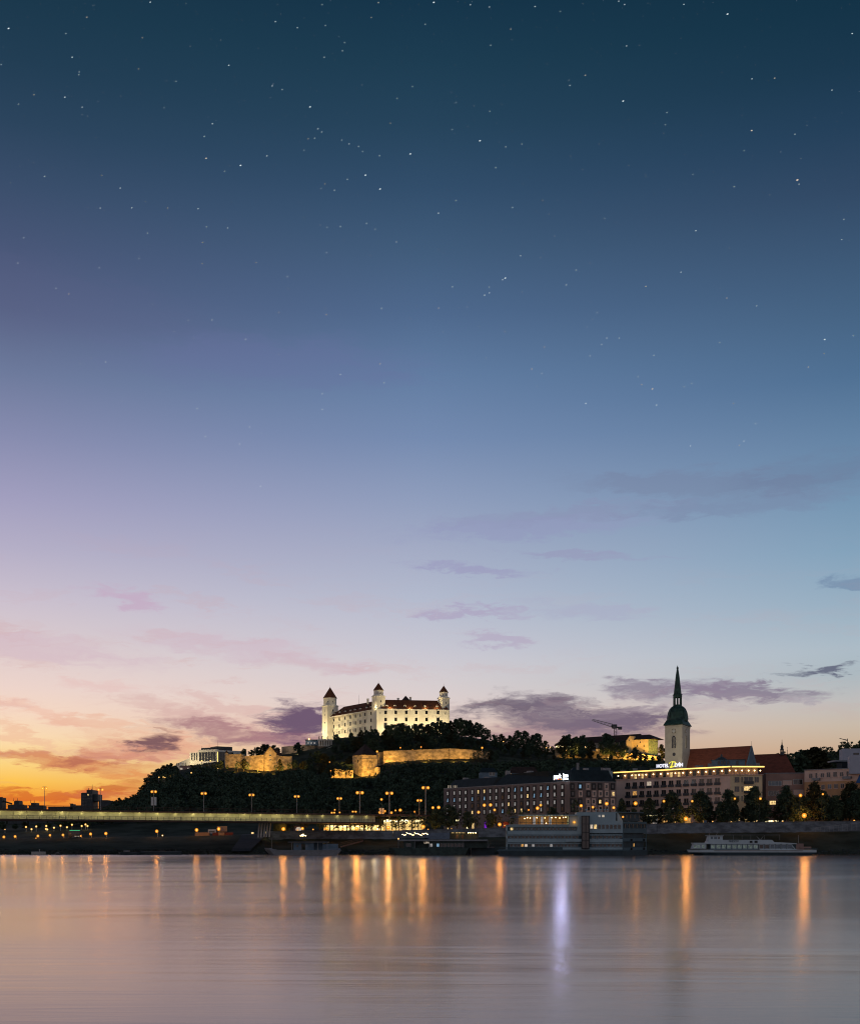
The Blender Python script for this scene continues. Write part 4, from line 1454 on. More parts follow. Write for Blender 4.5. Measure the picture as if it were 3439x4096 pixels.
bf = bridge()
G1 = 'twin headed street lamps on the bridge'
for px, py, bn in ((178, 3155, 0), (402, 3160, 0), (615, 3168, 1), (815, 3175, 0), (1006, 3181, 0), (1187, 3187, 0)):
    street_lamp(px, py, bY(px) + 9, 'twin', '{n} of the tall twin headed lamps standing on the bridge', G1, 'o', 150, .44, 2, base=BZT, arm=.62, pr=.09, banner=bool(bn))
for px, py, rd, pw in ((1357, 3195, .48, 220), (1439, 3172, .62, 420), (1557, 3174, .6, 400), (1677, 3203, .48, 200), (1702, 3152, .6, 380)):
    street_lamp(px, py, 448 if rd < .5 else 444, 'twin2', '{n} of the tall twin headed lamps behind the bus terminal', 'twin headed lamps by the bus terminal', 'o', pw, rd, 2, base=12, arm=.95 if rd > .5 else .62, pr=.2 if rd > .5 else .1)
G2 = 'single street lamps around the bridge ramp'
for px, py, rd, pw in ((1328, 3252, .45, 90), (1340, 3240, .35, 60), (1338, 3251, .4, 60), (1359, 3250, .4, 60), (1412, 3247, .45, 100), (1424, 3247, .45, 90), (1518, 3250, .45, 80), (1526, 3198, .5, 160),
                       (1534, 3252, .32, 40), (1540, 3245, .45, 90), (1566, 3251, .5, 110), (1582, 3242, .36, 60), (1601, 3241, .62, 240), (1658, 3247, .36, 60), (1731, 3231, .55, 160), (1754, 3230, .66, 220)):
    street_lamp(px, py, 452, 'sg', '{n} of the single orange lamps clustered at the bridge ramp', G2, 'o', pw, rd, 1, base=10.5, banner=(px == 1526), pr=.06, pole=M['darkmetal'])
G3 = 'orange lamps under and beyond the bridge'
for px, py, rd, pw in ((20, 3348, .5, 180), (65, 3346, .5, 180), (156, 3344, .5, 150), (148, 3354, .3, 40), (204, 3341, .45, 120), (256, 3340, .5, 170), (327, 3344, .32, 60), (366, 3336, .55, 230),
                       (427, 3334, .6, 330), (630, 3325, .62, 360)):
    street_lamp(px, py, 431, 'ub1', '{n} of the orange lamps along the quay below the bridge', G3, 'o', pw, rd, 1, pr=.07)
for px, py in ((104, 3309), (126, 3318), (145, 3307), (185, 3305), (184, 3317), (189, 3319), (216, 3312), (242, 3304), (268, 3310), (288, 3300), (327, 3305), (342, 3299), (350, 3305), (20, 3319)):
    street_lamp(px, py, 545, 'ub2', '{n} of the small lamps among dark trees under the left bridge span', G3, 'y', 60 if px != 20 else 10, .5 if px != 20 else .25, 3, base=ZZ(py, 545) - 4)
G4 = 'quayside lamps'
for px, py, rd, pw in ((789, 3320, .66, 360), (877, 3316, .66, 360), (1135, 3316, .72, 520), (1211, 3314, .55, 260), (1309, 3314, .7, 600), (1427, 3314, .75, 1150), (1553, 3310, .7, 800), (1692, 3307, .74, 800)):
    street_lamp(px, py, 430.5, 'q1', '{n} of the bright orange quay lamps left of the large white ship', G4, 'o', pw, rd, 1, pr=.09)
for px, py, rd, pw in ((1936, 3221, .6, 200), (1961, 3220, .6, 200), (1977, 3240, .5, 120), (1913, 3249, .55, 150), (1997, 3298, .7, 500), (2148, 3233, .66, 240), (2161, 3221, .5, 120), (2113, 3240, .32, 40),
                       (2322, 3223, .6, 200), (2369, 3229, .5, 130), (2424, 3215, .7, 230), (2452, 3231, .55, 130)):
    street_lamp(px, py, 438, 'q2', '{n} of the orange lamps before the dark window-framed hotel', G4, 'o', pw, rd, 1, pr=.055, pole=M['darkmetal'])
for px, py, rd, pw in ((2539, 3214, .75, 330), (2652, 3205, .5, 160), (2765, 3205, .45, 140), (2743, 3276, .85, 1000), (2935, 3195, .42, 110), (3037, 3195, .5, 150), (3197, 3182, .66, 240), (3286, 3177, .4, 100),
                       (3216, 3263, .95, 1250), (3411, 3283, .35, 40)):
    street_lamp(px, py, 429.5, 'q3', '{n} of the orange lamps among the trees right of the large white ship', G4, 'o', pw, rd, 1 if rd < .8 else 3, pr=.055, pole=M['darkmetal'])
street_lamp(1510, 3317, 436, 'wl', 'single cold white lamp between two orange quay lamps', G4, 'w', 250, .7, 3)
street_lamp(650, 3343, 431, 'gl', 'tiny greenish white lamp low on the quay by the bridge', G4, 'w', 30, .32, 3)


# ------------------------------------------------------------------ parliament
def parliament():
    Y = 880
    r = thing('parliament_building', 'white terraced modern building with ribbon windows on the left hill top', 'building', (XX(830, Y), Y, ZZ(3060, Y)))
    f0, f1 = Face(793, Y - 4, 868, Y - 12), Face(868, Y - 12, 987, Y + 2)
    z = lambda py, y=Y - 8: ZZ(py, y)
    mb = MB()
    f0.box(mb, 0, f0.L, z(3075), z(2999), -14, 0)
    mb.build('wall', M['white'], r)
    mb = MB()
    f1.box(mb, .02, f1.L, z(3075), z(3002), -16, -.3)
    mb.build('wall', M['white'], r)
    f2 = Face(757, Y, 793, Y - 2)
    mb = MB()
    f2.box(mb, 0, f2.L, z(3080), z(3008), -14, -.6)
    mb.build('wall', M['white'], r)
    f3 = Face(703, Y + 20, 757, Y + 2)
    mb = MB()
    za, zb, zc = z(3048), z(3030), z(3080)
    mb.hexa([f3.pt(0, zc, 0), f3.pt(f3.L, zc, 0), f3.pt(f3.L, zc, -8), f3.pt(0, zc, -8)], [f3.pt(0, za, 0), f3.pt(f3.L, zb, 0), f3.pt(f3.L, zb, -8), f3.pt(0, za, -8)])
    mb.build('wall', M['white'], r)
    mb = MB()
    f0.box(mb, 2, f0.L - .5, z(2999), z(2991), -12, -1)
    mb.prism([f1.pt(0, 0, -1)[:2], f1.pt(13, 0, -1)[:2], f1.pt(13, 0, -12)[:2], f1.pt(0, 0, -12)[:2]], z(3002), z(2987))
    mb.build('roof', M['lead'], r)
    for f, pys in ((f0, (3018, 3036)), (f1, (3018, 3034))):
        for py in pys:
            zc_ = z(py)
            n = int(f.L // 2.6)
            for i in range(n if f is f0 else 5):
                a = .8 + i * (f.L - 1.6) / n
                w = (f.L - 1.6) / n - .25
                fm = MB()
                f.box(fm, a, a + w, zc_ - 1.7, zc_ + 1.7, -.4 - .3 * (f is f1), .02)
                wo_ = fm.build('window', M['lead'], r)
                g = MB()
                f.box(g, a + .12, a + w - .12, zc_ - 1.55, zc_ + 1.55, -.35, .05)
                g.build('pane', M['glass'], wo_)
    for px in (768, 778, 787):
        f2.window(r, px, 3028, .9, 5.5, M['lead'], M['glass'], 0, .1, d=-.6)
    for px in (708, 714, 722, 729, 736, 744):
        f3.window(r, px, 3058, 1.1, 2.2, M['lead'], M['lit_dim'] if px % 3 else M['glass'], 0, .1)
    mb = MB()
    for px, y0, y1 in ((870, 2990, 2960), (808, 2995, 2984), (837, 2990, 2973)):
        mb.tube(P(px, y0, Y), P(px, y1, Y), .1, .06, 5)
    mb.build('mast', M['darkmetal'], r)
    mb = MB()
    mb.tube(P(871, 3050, Y - 16), P(871, 3008, Y - 16), .25, .25, 6)
    mb.build('light_column', M['led'], r)
    for i, px in enumerate((735, 770, 800, 845, 880, 930)):
        a = f0.pt(f0.s_at(px), z(3064), 12)
        light('AREA', r, a, 1300 if px < 900 else 600, (1, .76, .4), 1.2, target=(a[0], a[1] + 14, z(3015)), name='facade_light')
    # lit terrace houses in front
    f = Face(718, 850, 757, 846)
    h = thing('terrace_house', 'dim terrace house with lit pinkish panels below the white building', 'house', (XX(735, 850), 850, ZZ(3090, 850)))
    mb = MB()
    f.box(mb, 0, f.L, ZZ(3094, 850), ZZ(3066, 850), -5, 0)
    mb.build('wall', M['pinkbrown'], h)
    mb = MB()
    f.box(mb, -.3, f.L + .3, ZZ(3066, 850), ZZ(3064, 850), -5.3, .3)
    mb.build('roof', M['slate'], h)
    for px in (722, 728, 752, 757):
        f.window(h, px, 3076, 1.2, 1.5, M['white'], M['lit_w'], 0)
    for px, py in ((807, 3044), (842, 3044)):
        street_lamp(px, py, 848, 'pl', '{n} of two bright lamps before the white terraced building', HL, 'y', 150, .62, 3, base=ZZ(py, 848) - 4)


parliament()
street_lamp(1236, 2957, 870, 'tw', 'dazzling white lamp on the terrace left of the gate pavilion', HL, 'w', 260, .9, 3, base=ZZ(2966, 870))


# ------------------------------------------------------------------ left skyline
def skyline():
    Y = 1100
    r = thing('tower_block', 'dark high-rise silhouette with roof masts against the orange sky', 'building', (XX(358, Y), Y, 5))
    z = lambda py: ZZ(py, Y)
    mb = MB()
    mb.box(XX(324, Y), XX(350, Y), Y, Y + 15, 5, z(3173))
    mb.box(XX(350, Y), XX(374, Y), Y - 3, Y + 15, 5, z(3161))
    mb.box(XX(374, Y), XX(391, Y), Y, Y + 15, z(3206), z(3178))
    mb.box(XX(326, Y), XX(372, Y), Y + 1, Y + 14, z(3173), z(3171.5))
    mb.build('wall', M['lead'], r)
    mb = MB()
    for px, a, b in ((354, 3161, 3152), (369, 3161, 3139), (373, 3178, 3160), (366, 3161, 3156)):
        mb.tube(P(px, a, Y), P(px, b, Y), .35, .15, 5)
    mb.build('mast', M['darkmetal'], r)
    f = Face(324, Y, 350, Y)
    for i, px in enumerate((329, 335, 341, 347)):
        for py in (3185, 3197, 3209, 3221):
            f.window(r, px, py, 1.0, 1.3, M['darkmetal'], M['glass'], 0)
    f = Face(350, Y - 3, 374, Y - 3)
    for px, py in ((352.5, 3180), (360, 3180), (367, 3180), (352.5, 3195), (360, 3195), (367, 3195)):
        f.window(r, px, py, 1.3, 1.6, M['darkmetal'], M['lit_y'] if (px, py) == (352.5, 3180) else M['glass'], 0)
    items = [('low_building', 'low flat building right of the dark high-rise silhouette', [(392, 450, 3206), (397, 428, 3201)], 'building'),
             ('small_block', 'tiny square block left of the dark high-rise silhouette', [(278, 288, 3217)], 'building'),
             ('factory', 'factory silhouette with roof aerials at the far left horizon', [(28, 92, 3221), (52, 73, 3205), (55, 70, 3203)], 'factory'),
             ('factory', 'smaller factory silhouette with two aerials left of the first bridge lamp', [(112, 170, 3224), (120, 140, 3212)], 'factory'),
             ('silo', 'tall dark silo cut by the left picture edge', [(-30, 6, 3191)], 'silo'),
             ('low_building', 'long low roofline between the bridge lamp and high-rise', [(190, 322, 3229), (300, 322, 3222)], 'building')]
    for nm, lab, bxs, cat in items:
        px0, px1, pt = bxs[0]
        r = thing(nm, lab, cat, (XX(px0, Y), Y, 5))
        mb = MB()
        for i, (a, b, c) in enumerate(bxs):
            mb.box(XX(a, Y), XX(b, Y), Y + 2 + i * .5, Y + 12 + i * .3, 5, z(c))
        mb.build('wall', M['lead'], r)
        mb = MB()
        mb.box(XX(px0, Y) - .5, XX(px1, Y) + .5, Y + 1.6, Y + 2.4, z(bxs[0][2]), z(bxs[0][2]) + .5)
        if nm == 'factory':
            a, b, c = bxs[1]
            for q in (a + 3, b - 3):
                mb.tube(P(q, c, Y + 6), P(q, c - 12, Y + 6), .3, .12, 5)
        if px0 == 28:
            mb.tube(P(5, 3203, Y + 5), P(48, 3216, Y + 5), .8, .8, 5)
        mb.build('roof_trim', M['darkmetal'], r)
    # distant flat horizon of trees and roofs
    mb = MB()
    for a, b in zip(range(-4000, 700, 50), range(-3950, 750, 50)):
        rg = random.Random(a)
        mb.box(XX(a, 1300), XX(b, 1300), 1300, 1330, 5, ZZ(3236 + rg.uniform(-4, 4), 1300))
    o = mb.build('far_terrain', M['earth'])
    kindo(o, 'structure')


skyline()


# ------------------------------------------------------------------ palace on the right hill, crane
def palace():
    Y = 870
    r = thing('hill_palace', 'long palace with dark roof and golden lit end on the right hill', 'palace', (XX(2550, 855), 855, ZZ(3030, 855)))
    fe = Face(2508, 862, 2592, 850)
    fg = Face(2592, 850, 2629, 853)
    zb = ZZ(3040, 855)
    ze = ZZ(2957, 850)
    mb = MB()
    fe.box(mb, 0, fe.L, zb, ze, -14, 0)
    mb.build('wall', M['plaster_y'], r)
    mb = MB()
    fg.box(mb, .01, fg.L, zb, ze - .02, -12, .01)
    mb.build('scaffold_net', M['net'], r)
    # gabled end piece
    f = Face(2504, 858, 2525, 855)
    mb = MB()
    f.box(mb, 0, f.L, zb, ZZ(2962, 856), -8, 0)
    a, b, c = f.pt(0, ZZ(2962, 856), 0), f.pt(f.L, ZZ(2962, 856), 0), f.pt(f.L * .7, ZZ(2944, 856), 0)
    a2, b2, c2 = f.pt(0, ZZ(2962, 856), -8), f.pt(f.L, ZZ(2962, 856), -8), f.pt(f.L * .7, ZZ(2944, 856), -8)
    mb.add([a, b, c, a2, b2, c2], [(0, 1, 2), (5, 4, 3), (0, 2, 5, 3), (2, 1, 4, 5)])
    mb.build('gable', M['plaster_y'], r)
    mb = MB()
    gable_roof(mb, fe, 3, fe.L + 5, 0, -14, ze, ZZ(2936, 852), 4, 8)
    mb.build('roof', M['tile_dark'], r)
    fb = Face(2225, 890, 2556, 866)
    mb = MB()
    fb.box(mb, 0, fb.L, zb, ZZ(2972, 880), -14, 0)
    mb.build('wall', M['greywall'], r)
    mb = MB()
    zr0, zr1 = ZZ(2974, 885), ZZ(2938, 860)
    m = -7
    p0 = [fb.pt(-1, zr0, .6), fb.pt(fb.L + 1, ZZ(2968, 868), .6), fb.pt(fb.L + 1, ZZ(2968, 868), -14.6), fb.pt(-1, zr0, -14.6), fb.pt(11, ZZ(2953, 892), m), fb.pt(fb.L, ZZ(2937, 875), m)]
    mb.add(p0, [(3, 2, 1, 0), (0, 1, 5, 4), (2, 3, 4, 5), (3, 0, 4), (1, 2, 5)])
    mb.build('roof', M['tile_dark'], r)
    mb = MB()
    x, y = XX(2425, 872), 872
    mb.lathe(x, y, [(3.6, ZZ(2944, y)), (3.4, ZZ(2940, y)), (1.6, ZZ(2937, y)), (.2, ZZ(2936, y))], 8)
    mb.build('roof_turret', M['tile_dark'], r)
    for px, py in ((2548, 2985), (2561, 2969), (2575, 2985), (2548, 3005), (2575, 3005)):
        fe.window(r, px, py, 1.1, 1.7, M['plaster_y'], M['glass'], 0)
    f.window(r, 2516, 2962, .8, 1.6, M['castle_trim'], M['glass'], 0)
    # scaffold tubes over the net
    mb = MB()
    for i in range(6):
        s = i * fg.L / 5
        mb.tube(fg.pt(s, zb, .5), fg.pt(s, ze, .5), .07, .07, 5)
    for i in range(6):
        zz = zb + 3 + i * 2.5
        mb.tube(fg.pt(0, zz, .5), fg.pt(fg.L, zz, .5), .06, .06, 5)
    mb.build('scaffolding', M['polemetal'], r)
    for px in (2520, 2555, 2590, 2622):
        wall_lamp(px, 3038, 832, P(px, 2985, 852), 7000, 'wlH', '{n} floodlight in front of the golden palace end')
    # garden restaurant
    f = Face(2224, 846, 2362, 846)
    h = thing('garden_restaurant', 'low hillside restaurant glowing bright white behind trees', 'restaurant', (XX(2290, 846), 846, ZZ(3003, 846)))
    mb = MB()
    f.box(mb, 0, f.L, ZZ(3006, 846), ZZ(2982, 846), -6, -3)
    mb.build('back_wall', M['plaster_y'], h)
    mb = MB()
    f.box(mb, -.6, f.L + .5, ZZ(2982, 846), ZZ(2977, 846), -8, .8)
    mb.build('roof', M['tile_dark'], h)
    for i in range(9):
        s = 1 + i * (f.L - 2) / 8
        mb = MB()
        f.box(mb, s - 1.1, s + 1.1, ZZ(2988, 846) - .35, ZZ(2988, 846) + .35, -.4, -.2)
        mb.build('lamp_panel', M['shop'], h)
        if i % 2:
            light('POINT', h, f.pt(s, ZZ(2990, 846), -1.5), 500, (1, .85, .5), .3, name='lamp_light')
    mb = MB()
    f.box(mb, 0, f.L, ZZ(2996, 846), ZZ(2994, 846), 0, .2)
    mb.build('railing', M['darkmetal'], h)
    f = Face(2386, 842, 2425, 842)
    h = thing('garden_kiosk', 'small lit orange terrace right of the glowing hillside restaurant', 'kiosk', (XX(2405, 842), 842, ZZ(3008, 842)))
    mb = MB()
    f.box(mb, 0, f.L, ZZ(3010, 842), ZZ(2996, 842), -3, -1)
    mb.build('back_wall', M['lit_o'], h)
    mb = MB()
    f.box(mb, -.4, f.L + .4, ZZ(2996, 842), ZZ(2993, 842), -4, .5)
    mb.build('roof', M['tile_dark'], h)
    wall_lamp(2420, 3045, 826, P(2425, 3020, 840), 3500, 'wlI', '{n} floodlight by the wall below the hillside restaurant')
    wall_lamp(2290, 3022, 826, P(2290, 3005, 838), 3000, 'wlI', '{n} floodlight by the wall below the hillside restaurant')
    wall_lamp(2500, 3048, 826, P(2500, 3025, 840), 3500, 'wlI', '{n} floodlight by the wall below the hillside restaurant')


palace()


def lattice(mb, p0, p1, w0, w1, n, r=.09):
    p0, p1 = Vector(p0), Vector(p1)
    d = (p1 - p0).normalized()
    side = Vector((0, 1, 0))
    up = d.cross(side).normalized()
    prev = None
    for i in range(n + 1):
        t = i / n
        c = p0.lerp(p1, t)
        w = w0 * (1 - t) + w1 * t
        q = [c + side * w / 2 - up * w / 2, c - side * w / 2 - up * w / 2, c - side * w / 2 + up * w / 2, c + side * w / 2 + up * w / 2]
        if prev:
            for j in range(4):
                mb.tube(prev[j], q[j], r, r, 4)
                mb.tube(prev[j], q[(j + 1) % 4], r * .7, r * .7, 4)
        prev = q


def crane():
    Y = 980
    r = thing('tower_crane', 'tower crane with raised lattice jib above the palace roof', 'crane', (XX(2461, Y), Y, 60))
    mb = MB()
    lattice(mb, (XX(2461, Y), Y, 60), P(2461, 2912, Y), 2.0, 2.0, 16, .16)
    mb.build('mast', M['darkmetal'], r)
    mb = MB()
    lattice(mb, P(2448, 2903, Y), P(2368, 2880, Y), 2.6, 1.2, 14, .15)
    mb.build('jib', M['polemetal'], r)
    mb = MB()
    a, b = P(2444, 2904, Y), P(2486, 2914, Y)
    mb.tube(a, b, .7, .6, 6)
    c = P(2456, 2903, Y)
    mb.box(c.x - 2, c.x + 2.2, Y - 1.5, Y + 1.5, c.z - 2.4, c.z + .9)
    mb.build('slewing_platform', M['darkmetal'], r)
    mb = MB()
    c = P(2479, 2912, Y)
    mb.box(c.x - 1.6, c.x + 1.6, Y - 1.2, Y + 1.2, c.z - 1.5, c.z + .9)
    mb.build('counterweight', M['darkmetal'], r)
    mb = MB()
    c = P(2462, 2911, Y)
    mb.box(c.x - 2.6, c.x - .8, Y - 2.6, Y - 1.2, c.z - 1.2, c.z + 1.0)
    mb.build('cab', M['glass'], r)
    Y = 1250
    r = thing('distant_crane', 'thin distant crane above the far right wooded hill', 'crane', (XX(3389, Y), Y, 80))
    mb = MB()
    mb.tube((XX(3389, Y), Y, 75), P(3389, 2955, Y), .5, .4, 5)
    mb.build('mast', M['darkmetal'], r)
    mb = MB()
    mb.tube(P(3390, 2963, Y), P(3357, 2954, Y), .5, .35, 5)
    mb.tube(P(3389, 2957, Y), P(3375, 2959, Y), .2, .2, 4)
    mb.build('jib', M['darkmetal'], r)


crane()


# ------------------------------------------------------------------ church
def church():
    Y = 560
    fl = Face(2659, 566, 2728, Y)
    fr = Face(2728, Y, 2759, Y + 12)
    zb = 12.0
    ze = ZZ(2897, Y)
    z = lambda py: ZZ(py, Y + 4)
    r = thing('church', 'stone church tower with green copper spire and long red tiled nave', 'church', (XX(2710, Y + 5), Y + 5, zb))
    a, b, c = fl.pt(0, 0, 0), fl.pt(fl.L, 0, 0), fr.pt(fr.L, 0, 0)
    d = (a[0] + c[0] - b[0], a[1] + c[1] - b[1], 0)
    tower = MB()
    tower.prism([a[:2], b[:2], c[:2], d[:2]], zb, ze)
    tw_ = tower.build('tower', M['tower'], r)
    mb = MB()
    fl.box(mb, 0, fl.L, z(3062) - .2, z(3062) + .2, -.1, .2)
    fl.box(mb, 0, fl.L, ze - 1.0, ze - .4, -.1, .25)
    fr.box(mb, .3, fr.L, ze - 1.0, ze - .4, -.1, .25)
    mb.build('cornice', M['tower'], tw_)

    def gothic(f, px, py0, py1, w, bars):
        s = f.s_at(px)
        z0, z1 = f.z_at(px, py1), f.z_at(px, py0)
        outer, inner = [], []
        for ww, lst, dz in ((w / 2 + .35, outer, .35), (w / 2, inner, 0)):
            hs = z1 - w * .95 + dz * .3
            pts = [(-ww, z0 - dz), (ww, z0 - dz), (ww, hs)]
            for k in range(1, 6):
                t = k / 6 * pi / 2
                pts.append((ww * cos(t) ** .8, hs + (z1 + dz - hs) * sin(t)))
            pts.append((0, z1 + dz))
            for k in range(5, 0, -1):
                t = k / 6 * pi / 2
                pts.append((-ww * cos(t) ** .8, hs + (z1 + dz - hs) * sin(t)))
            pts.append((-ww, hs))
            lst += pts
        n = len(outer)
        m_ = MB()
        m_.add([f.pt(s + u, v, .18) for u, v in outer] + [f.pt(s + u, v, .18) for u, v in inner] + [f.pt(s + u, v, -.05) for u, v in outer],
               [(i, (i + 1) % n, n + (i + 1) % n, n + i) for i in range(n)] + [(2 * n + i, 2 * n + (i + 1) % n, (i + 1) % n, i) for i in range(n)])
        for k in range(bars):
            u = -w / 2 + w * (k + 1) / (bars + 1)
            f.box(m_, s + u - .08, s + u + .08, z0, z1 - w * .4, -.05, .14)
        o = m_.build('window', M['tower'], tw_)
        g = MB()
        g.add([f.pt(s + u, v, .06) for u, v in inner], [tuple(range(n))])
        g.build('pane', M['glass'], o)
    gothic(fl, 2694.5, 2943, 2993, 2.15, 2)
    gothic(fr, 2743.5, 2943, 2993, 1.9, 1)
    # clock faces
    for f, px, py in ((fl, 2694.5, 2925), (fr, 2742.5, 2925)):
        s, zz = f.s_at(px), f.z_at(px, py)
        w = 1.05 if f is fl else .95
        m_ = MB()
        f.box(m_, s - w, s + w, zz - w, zz + w, -.05, .12)
        ck = m_.build('clock', M['greywall'], tw_)
        m_ = MB()
        ring = [(w * .8 * cos(t * pi / 12), w * .8 * sin(t * pi / 12)) for t in range(24)]
        m_.add([f.pt(s + u, zz + v, .14) for u, v in ring], [tuple(range(24))])
        m_.build('clock_face', M['white'], ck)
        m_ = MB()
        f.box(m_, s - .06, s + .06, zz - .1, zz + w * .65, .15, .19)
        f.box(m_, s - .05, s + w * .5, zz - .05, zz + .06, .2, .23)
        m_.build('clock_hands', M['darkmetal'], ck)
    s, zz = fl.s_at(2695.5), fl.z_at(2695.5, 3018)
    m_ = MB()
    for (rr, dd) in ((1.15, .12), ):
        m_.add([fl.pt(s + rr * cos(t * pi / 10), zz + rr * sin(t * pi / 10), dd) for t in range(20)] + [fl.pt(s + .85 * cos(t * pi / 10), zz + .85 * sin(t * pi / 10), dd) for t in range(20)],
               [(i, (i + 1) % 20, 20 + (i + 1) % 20, 20 + i) for i in range(20)])
    rw = m_.build('round_window', M['tower'], tw_)
    m_ = MB()
    m_.add([fl.pt(s + .86 * cos(t * pi / 10), zz + .86 * sin(t * pi / 10), .05) for t in range(20)], [tuple(range(20))])
    m_.build('pane', M['glass'], rw)
    # copper dome, lantern, spire
    cx, cy = (a[0] + c[0]) / 2, (a[1] + c[1]) / 2
    Yc = cy
    zz = lambda py: ZZ(py, Yc)
    k = Yc / F
    poly0 = [a[:2], b[:2], c[:2], d[:2]]
    wide = [(cx + (p_[0] - cx) * 1.14, cy + (p_[1] - cy) * 1.14) for p_ in poly0]
    rt = atan2(b[1] - a[1], b[0] - a[0])
    low = ngon(cx, cy, 42 * k, 8, rt + pi / 8)
    mb = MB()
    mb.prism(wide, ze - .15, ze + .15)
    top4 = [(cx + (p_[0] - cx) * .88, cy + (p_[1] - cy) * .88) for p_ in poly0]
    mb.prism(wide, ze + .15, zz(2884), top4)
    mb.lathe(cx, cy, [(41 * k, zz(2886)), (41.5 * k, zz(2880)), (40 * k, zz(2868)), (37 * k, zz(2852)), (31 * k, zz(2838)), (22 * k, zz(2828)), (17.5 * k, zz(2824)), (17.5 * k, zz(2820))], 16, rt + pi / 16)
    for i in range(8):
        t = rt + pi / 8 + i * pi / 4
        pr_ = [(41.5, 2880), (40.5, 2868), (37.5, 2852), (31.5, 2838), (22.5, 2828)]
        for (r0, y0), (r1, y1) in zip(pr_, pr_[1:]):
            mb.tube((cx + r0 * k * cos(t), cy + r0 * k * sin(t), zz(y0)), (cx + r1 * k * cos(t), cy + r1 * k * sin(t), zz(y1)), .13, .13, 5)
    mb.build('dome', M['copper'], r)
    mb = MB()
    for i in range(8):
        t = rt + i * pi / 4 + pi / 8
        mb.tube((cx + 15 * k * cos(t), cy + 15 * k * sin(t), zz(2820)), (cx + 15 * k * cos(t), cy + 15 * k * sin(t), zz(2791)), .3, .26, 6)
    mb.lathe(cx, cy, [(17 * k, zz(2792)), (18 * k, zz(2789)), (17 * k, zz(2782)), (17 * k, zz(2780))], 8, rt + pi / 8)
    mb.tube((cx, cy, zz(2820)), (cx, cy, zz(2792)), .35, .35, 8)
    mb.build('lantern', M['copper'], r)
    mb = MB()
    mb.lathe(cx, cy, [(20 * k, zz(2781.5)), (19.5 * k, zz(2779.5)), (15.5 * k, zz(2777)), (13 * k, zz(2755)), (7.5 * k, zz(2705)), (3.2 * k, zz(2676)), (4.4 * k, zz(2675)), (4.4 * k, zz(2671)), (2.2 * k, zz(2669)), (.4 * k, zz(2662))], 8, rt + pi / 8)
    mb.build('spire', M['copper'], r)
    # nave
    fn = Face(2731, 566, 2982, 548)
    zr = fn.z_at(2745, 2998, -9)
    zen = ZZ(3085, 556)
    mb = MB()
    fn.box(mb, 0, fn.L, zb, zen, -18, 0)
    g = [fn.pt(fn.L, zen, 0), fn.pt(fn.L, zen, -18), fn.pt(fn.L, ZZ(2982, 553), -9)]
    g2 = [fn.pt(fn.L - .6, zen, 0), fn.pt(fn.L - .6, zen, -18), fn.pt(fn.L - .6, ZZ(2982, 553), -9)]
    mb.add(g + g2, [(0, 1, 2), (5, 4, 3), (0, 2, 5, 3), (2, 1, 4, 5)])
    mb.build('nave_wall', M['bluegrey'], r)
    mb = MB()
    zl = fn.z_at(2745, 2998, -9)
    zr_ = fn.z_at(2978, 2985, -9)
    mb.add([fn.pt(0, zen, .4), fn.pt(fn.L - .6, zen, .4), fn.pt(fn.L - .6, zr_, -9), fn.pt(0, zl, -9), fn.pt(fn.L - .6, zen, -18.4), fn.pt(0, zen, -18.4)],
           [(0, 1, 2, 3), (3, 2, 4, 5), (0, 3, 5), (1, 4, 2)])
    mb.build('nave_roof', M['tile_red'], r)
    mb = MB()
    mb.tube(fn.pt(fn.L - .3, zr_, -9), fn.pt(fn.L - .3, zr_ + 2.2, -9), .08, .05, 5)
    mb.build('finial', M['darkmetal'], r)
    # chapel roof to the right
    Y2 = 590
    f2 = Face(2984, Y2, 3172, Y2 - 6)
    r2 = thing('convent', 'long red tiled roof with a small dark steeple right of the church nave', 'church', (XX(3080, Y2), Y2, zb))
    z0, z1 = ZZ(3100, Y2), ZZ(3016, Y2 + 8)
    mb = MB()
    f2.box(mb, 0, f2.L, zb, z0, -18, 0)
    mb.build('wall', M['bluegrey'], r2)
    mb = MB()
    mb.add([f2.pt(-6, z0, .4), f2.pt(f2.L + 1.5, z0, .4), f2.pt(f2.L - 3.5, ZZ(3014, Y2 + 3), -9), f2.pt(-2, ZZ(3021, Y2 + 9), -9), f2.pt(f2.L + 1.5, z0, -18.4), f2.pt(-6, z0, -18.4)],
           [(0, 1, 2, 3), (3, 2, 4, 5), (0, 3, 5), (1, 4, 2)])
    mb.build('roof', M['tile_red'], r2)
    Ys = Y2 + 3
    x = XX(3127, Ys)
    kk = Ys / F
    mb = MB()
    zq = lambda py: ZZ(py, Ys)
    mb.lathe(x, Ys, [(7.5 * kk, zq(3022)), (7.5 * kk, zq(3009))], 8)
    for i in range(6):
        t = i * pi / 3
        mb.tube((x + 6 * kk * cos(t), Ys + 6 * kk * sin(t), zq(3010)), (x + 6 * kk * cos(t), Ys + 6 * kk * sin(t), zq(3000)), .17, .17, 5)
    mb.lathe(x, Ys, [(8 * kk, zq(3001)), (7.5 * kk, zq(2998)), (5 * kk, zq(2993)), (6.5 * kk, zq(2989)), (6 * kk, zq(2985)), (2.5 * kk, zq(2980)), (1.7 * kk, zq(2972)), (.7 * kk, zq(2965)), (1.1 * kk, zq(2964)), (.3 * kk, zq(2958))], 10)
    mb.build('steeple', M['lead'], r2)
    mb = MB()
    x = XX(3148, Ys)
    mb.lathe(x, Ys, [(1.4 * kk, zq(3020)), (.9 * kk, zq(3006)), (1.6 * kk, zq(3004)), (.6 * kk, zq(3001)), (.5 * kk, zq(2993)), (1.2 * kk, zq(2992)), (.2 * kk, zq(2988))], 6)
    mb.build('finial', M['lead'], r2)
    # grey block before the nave
    Y3 = 520
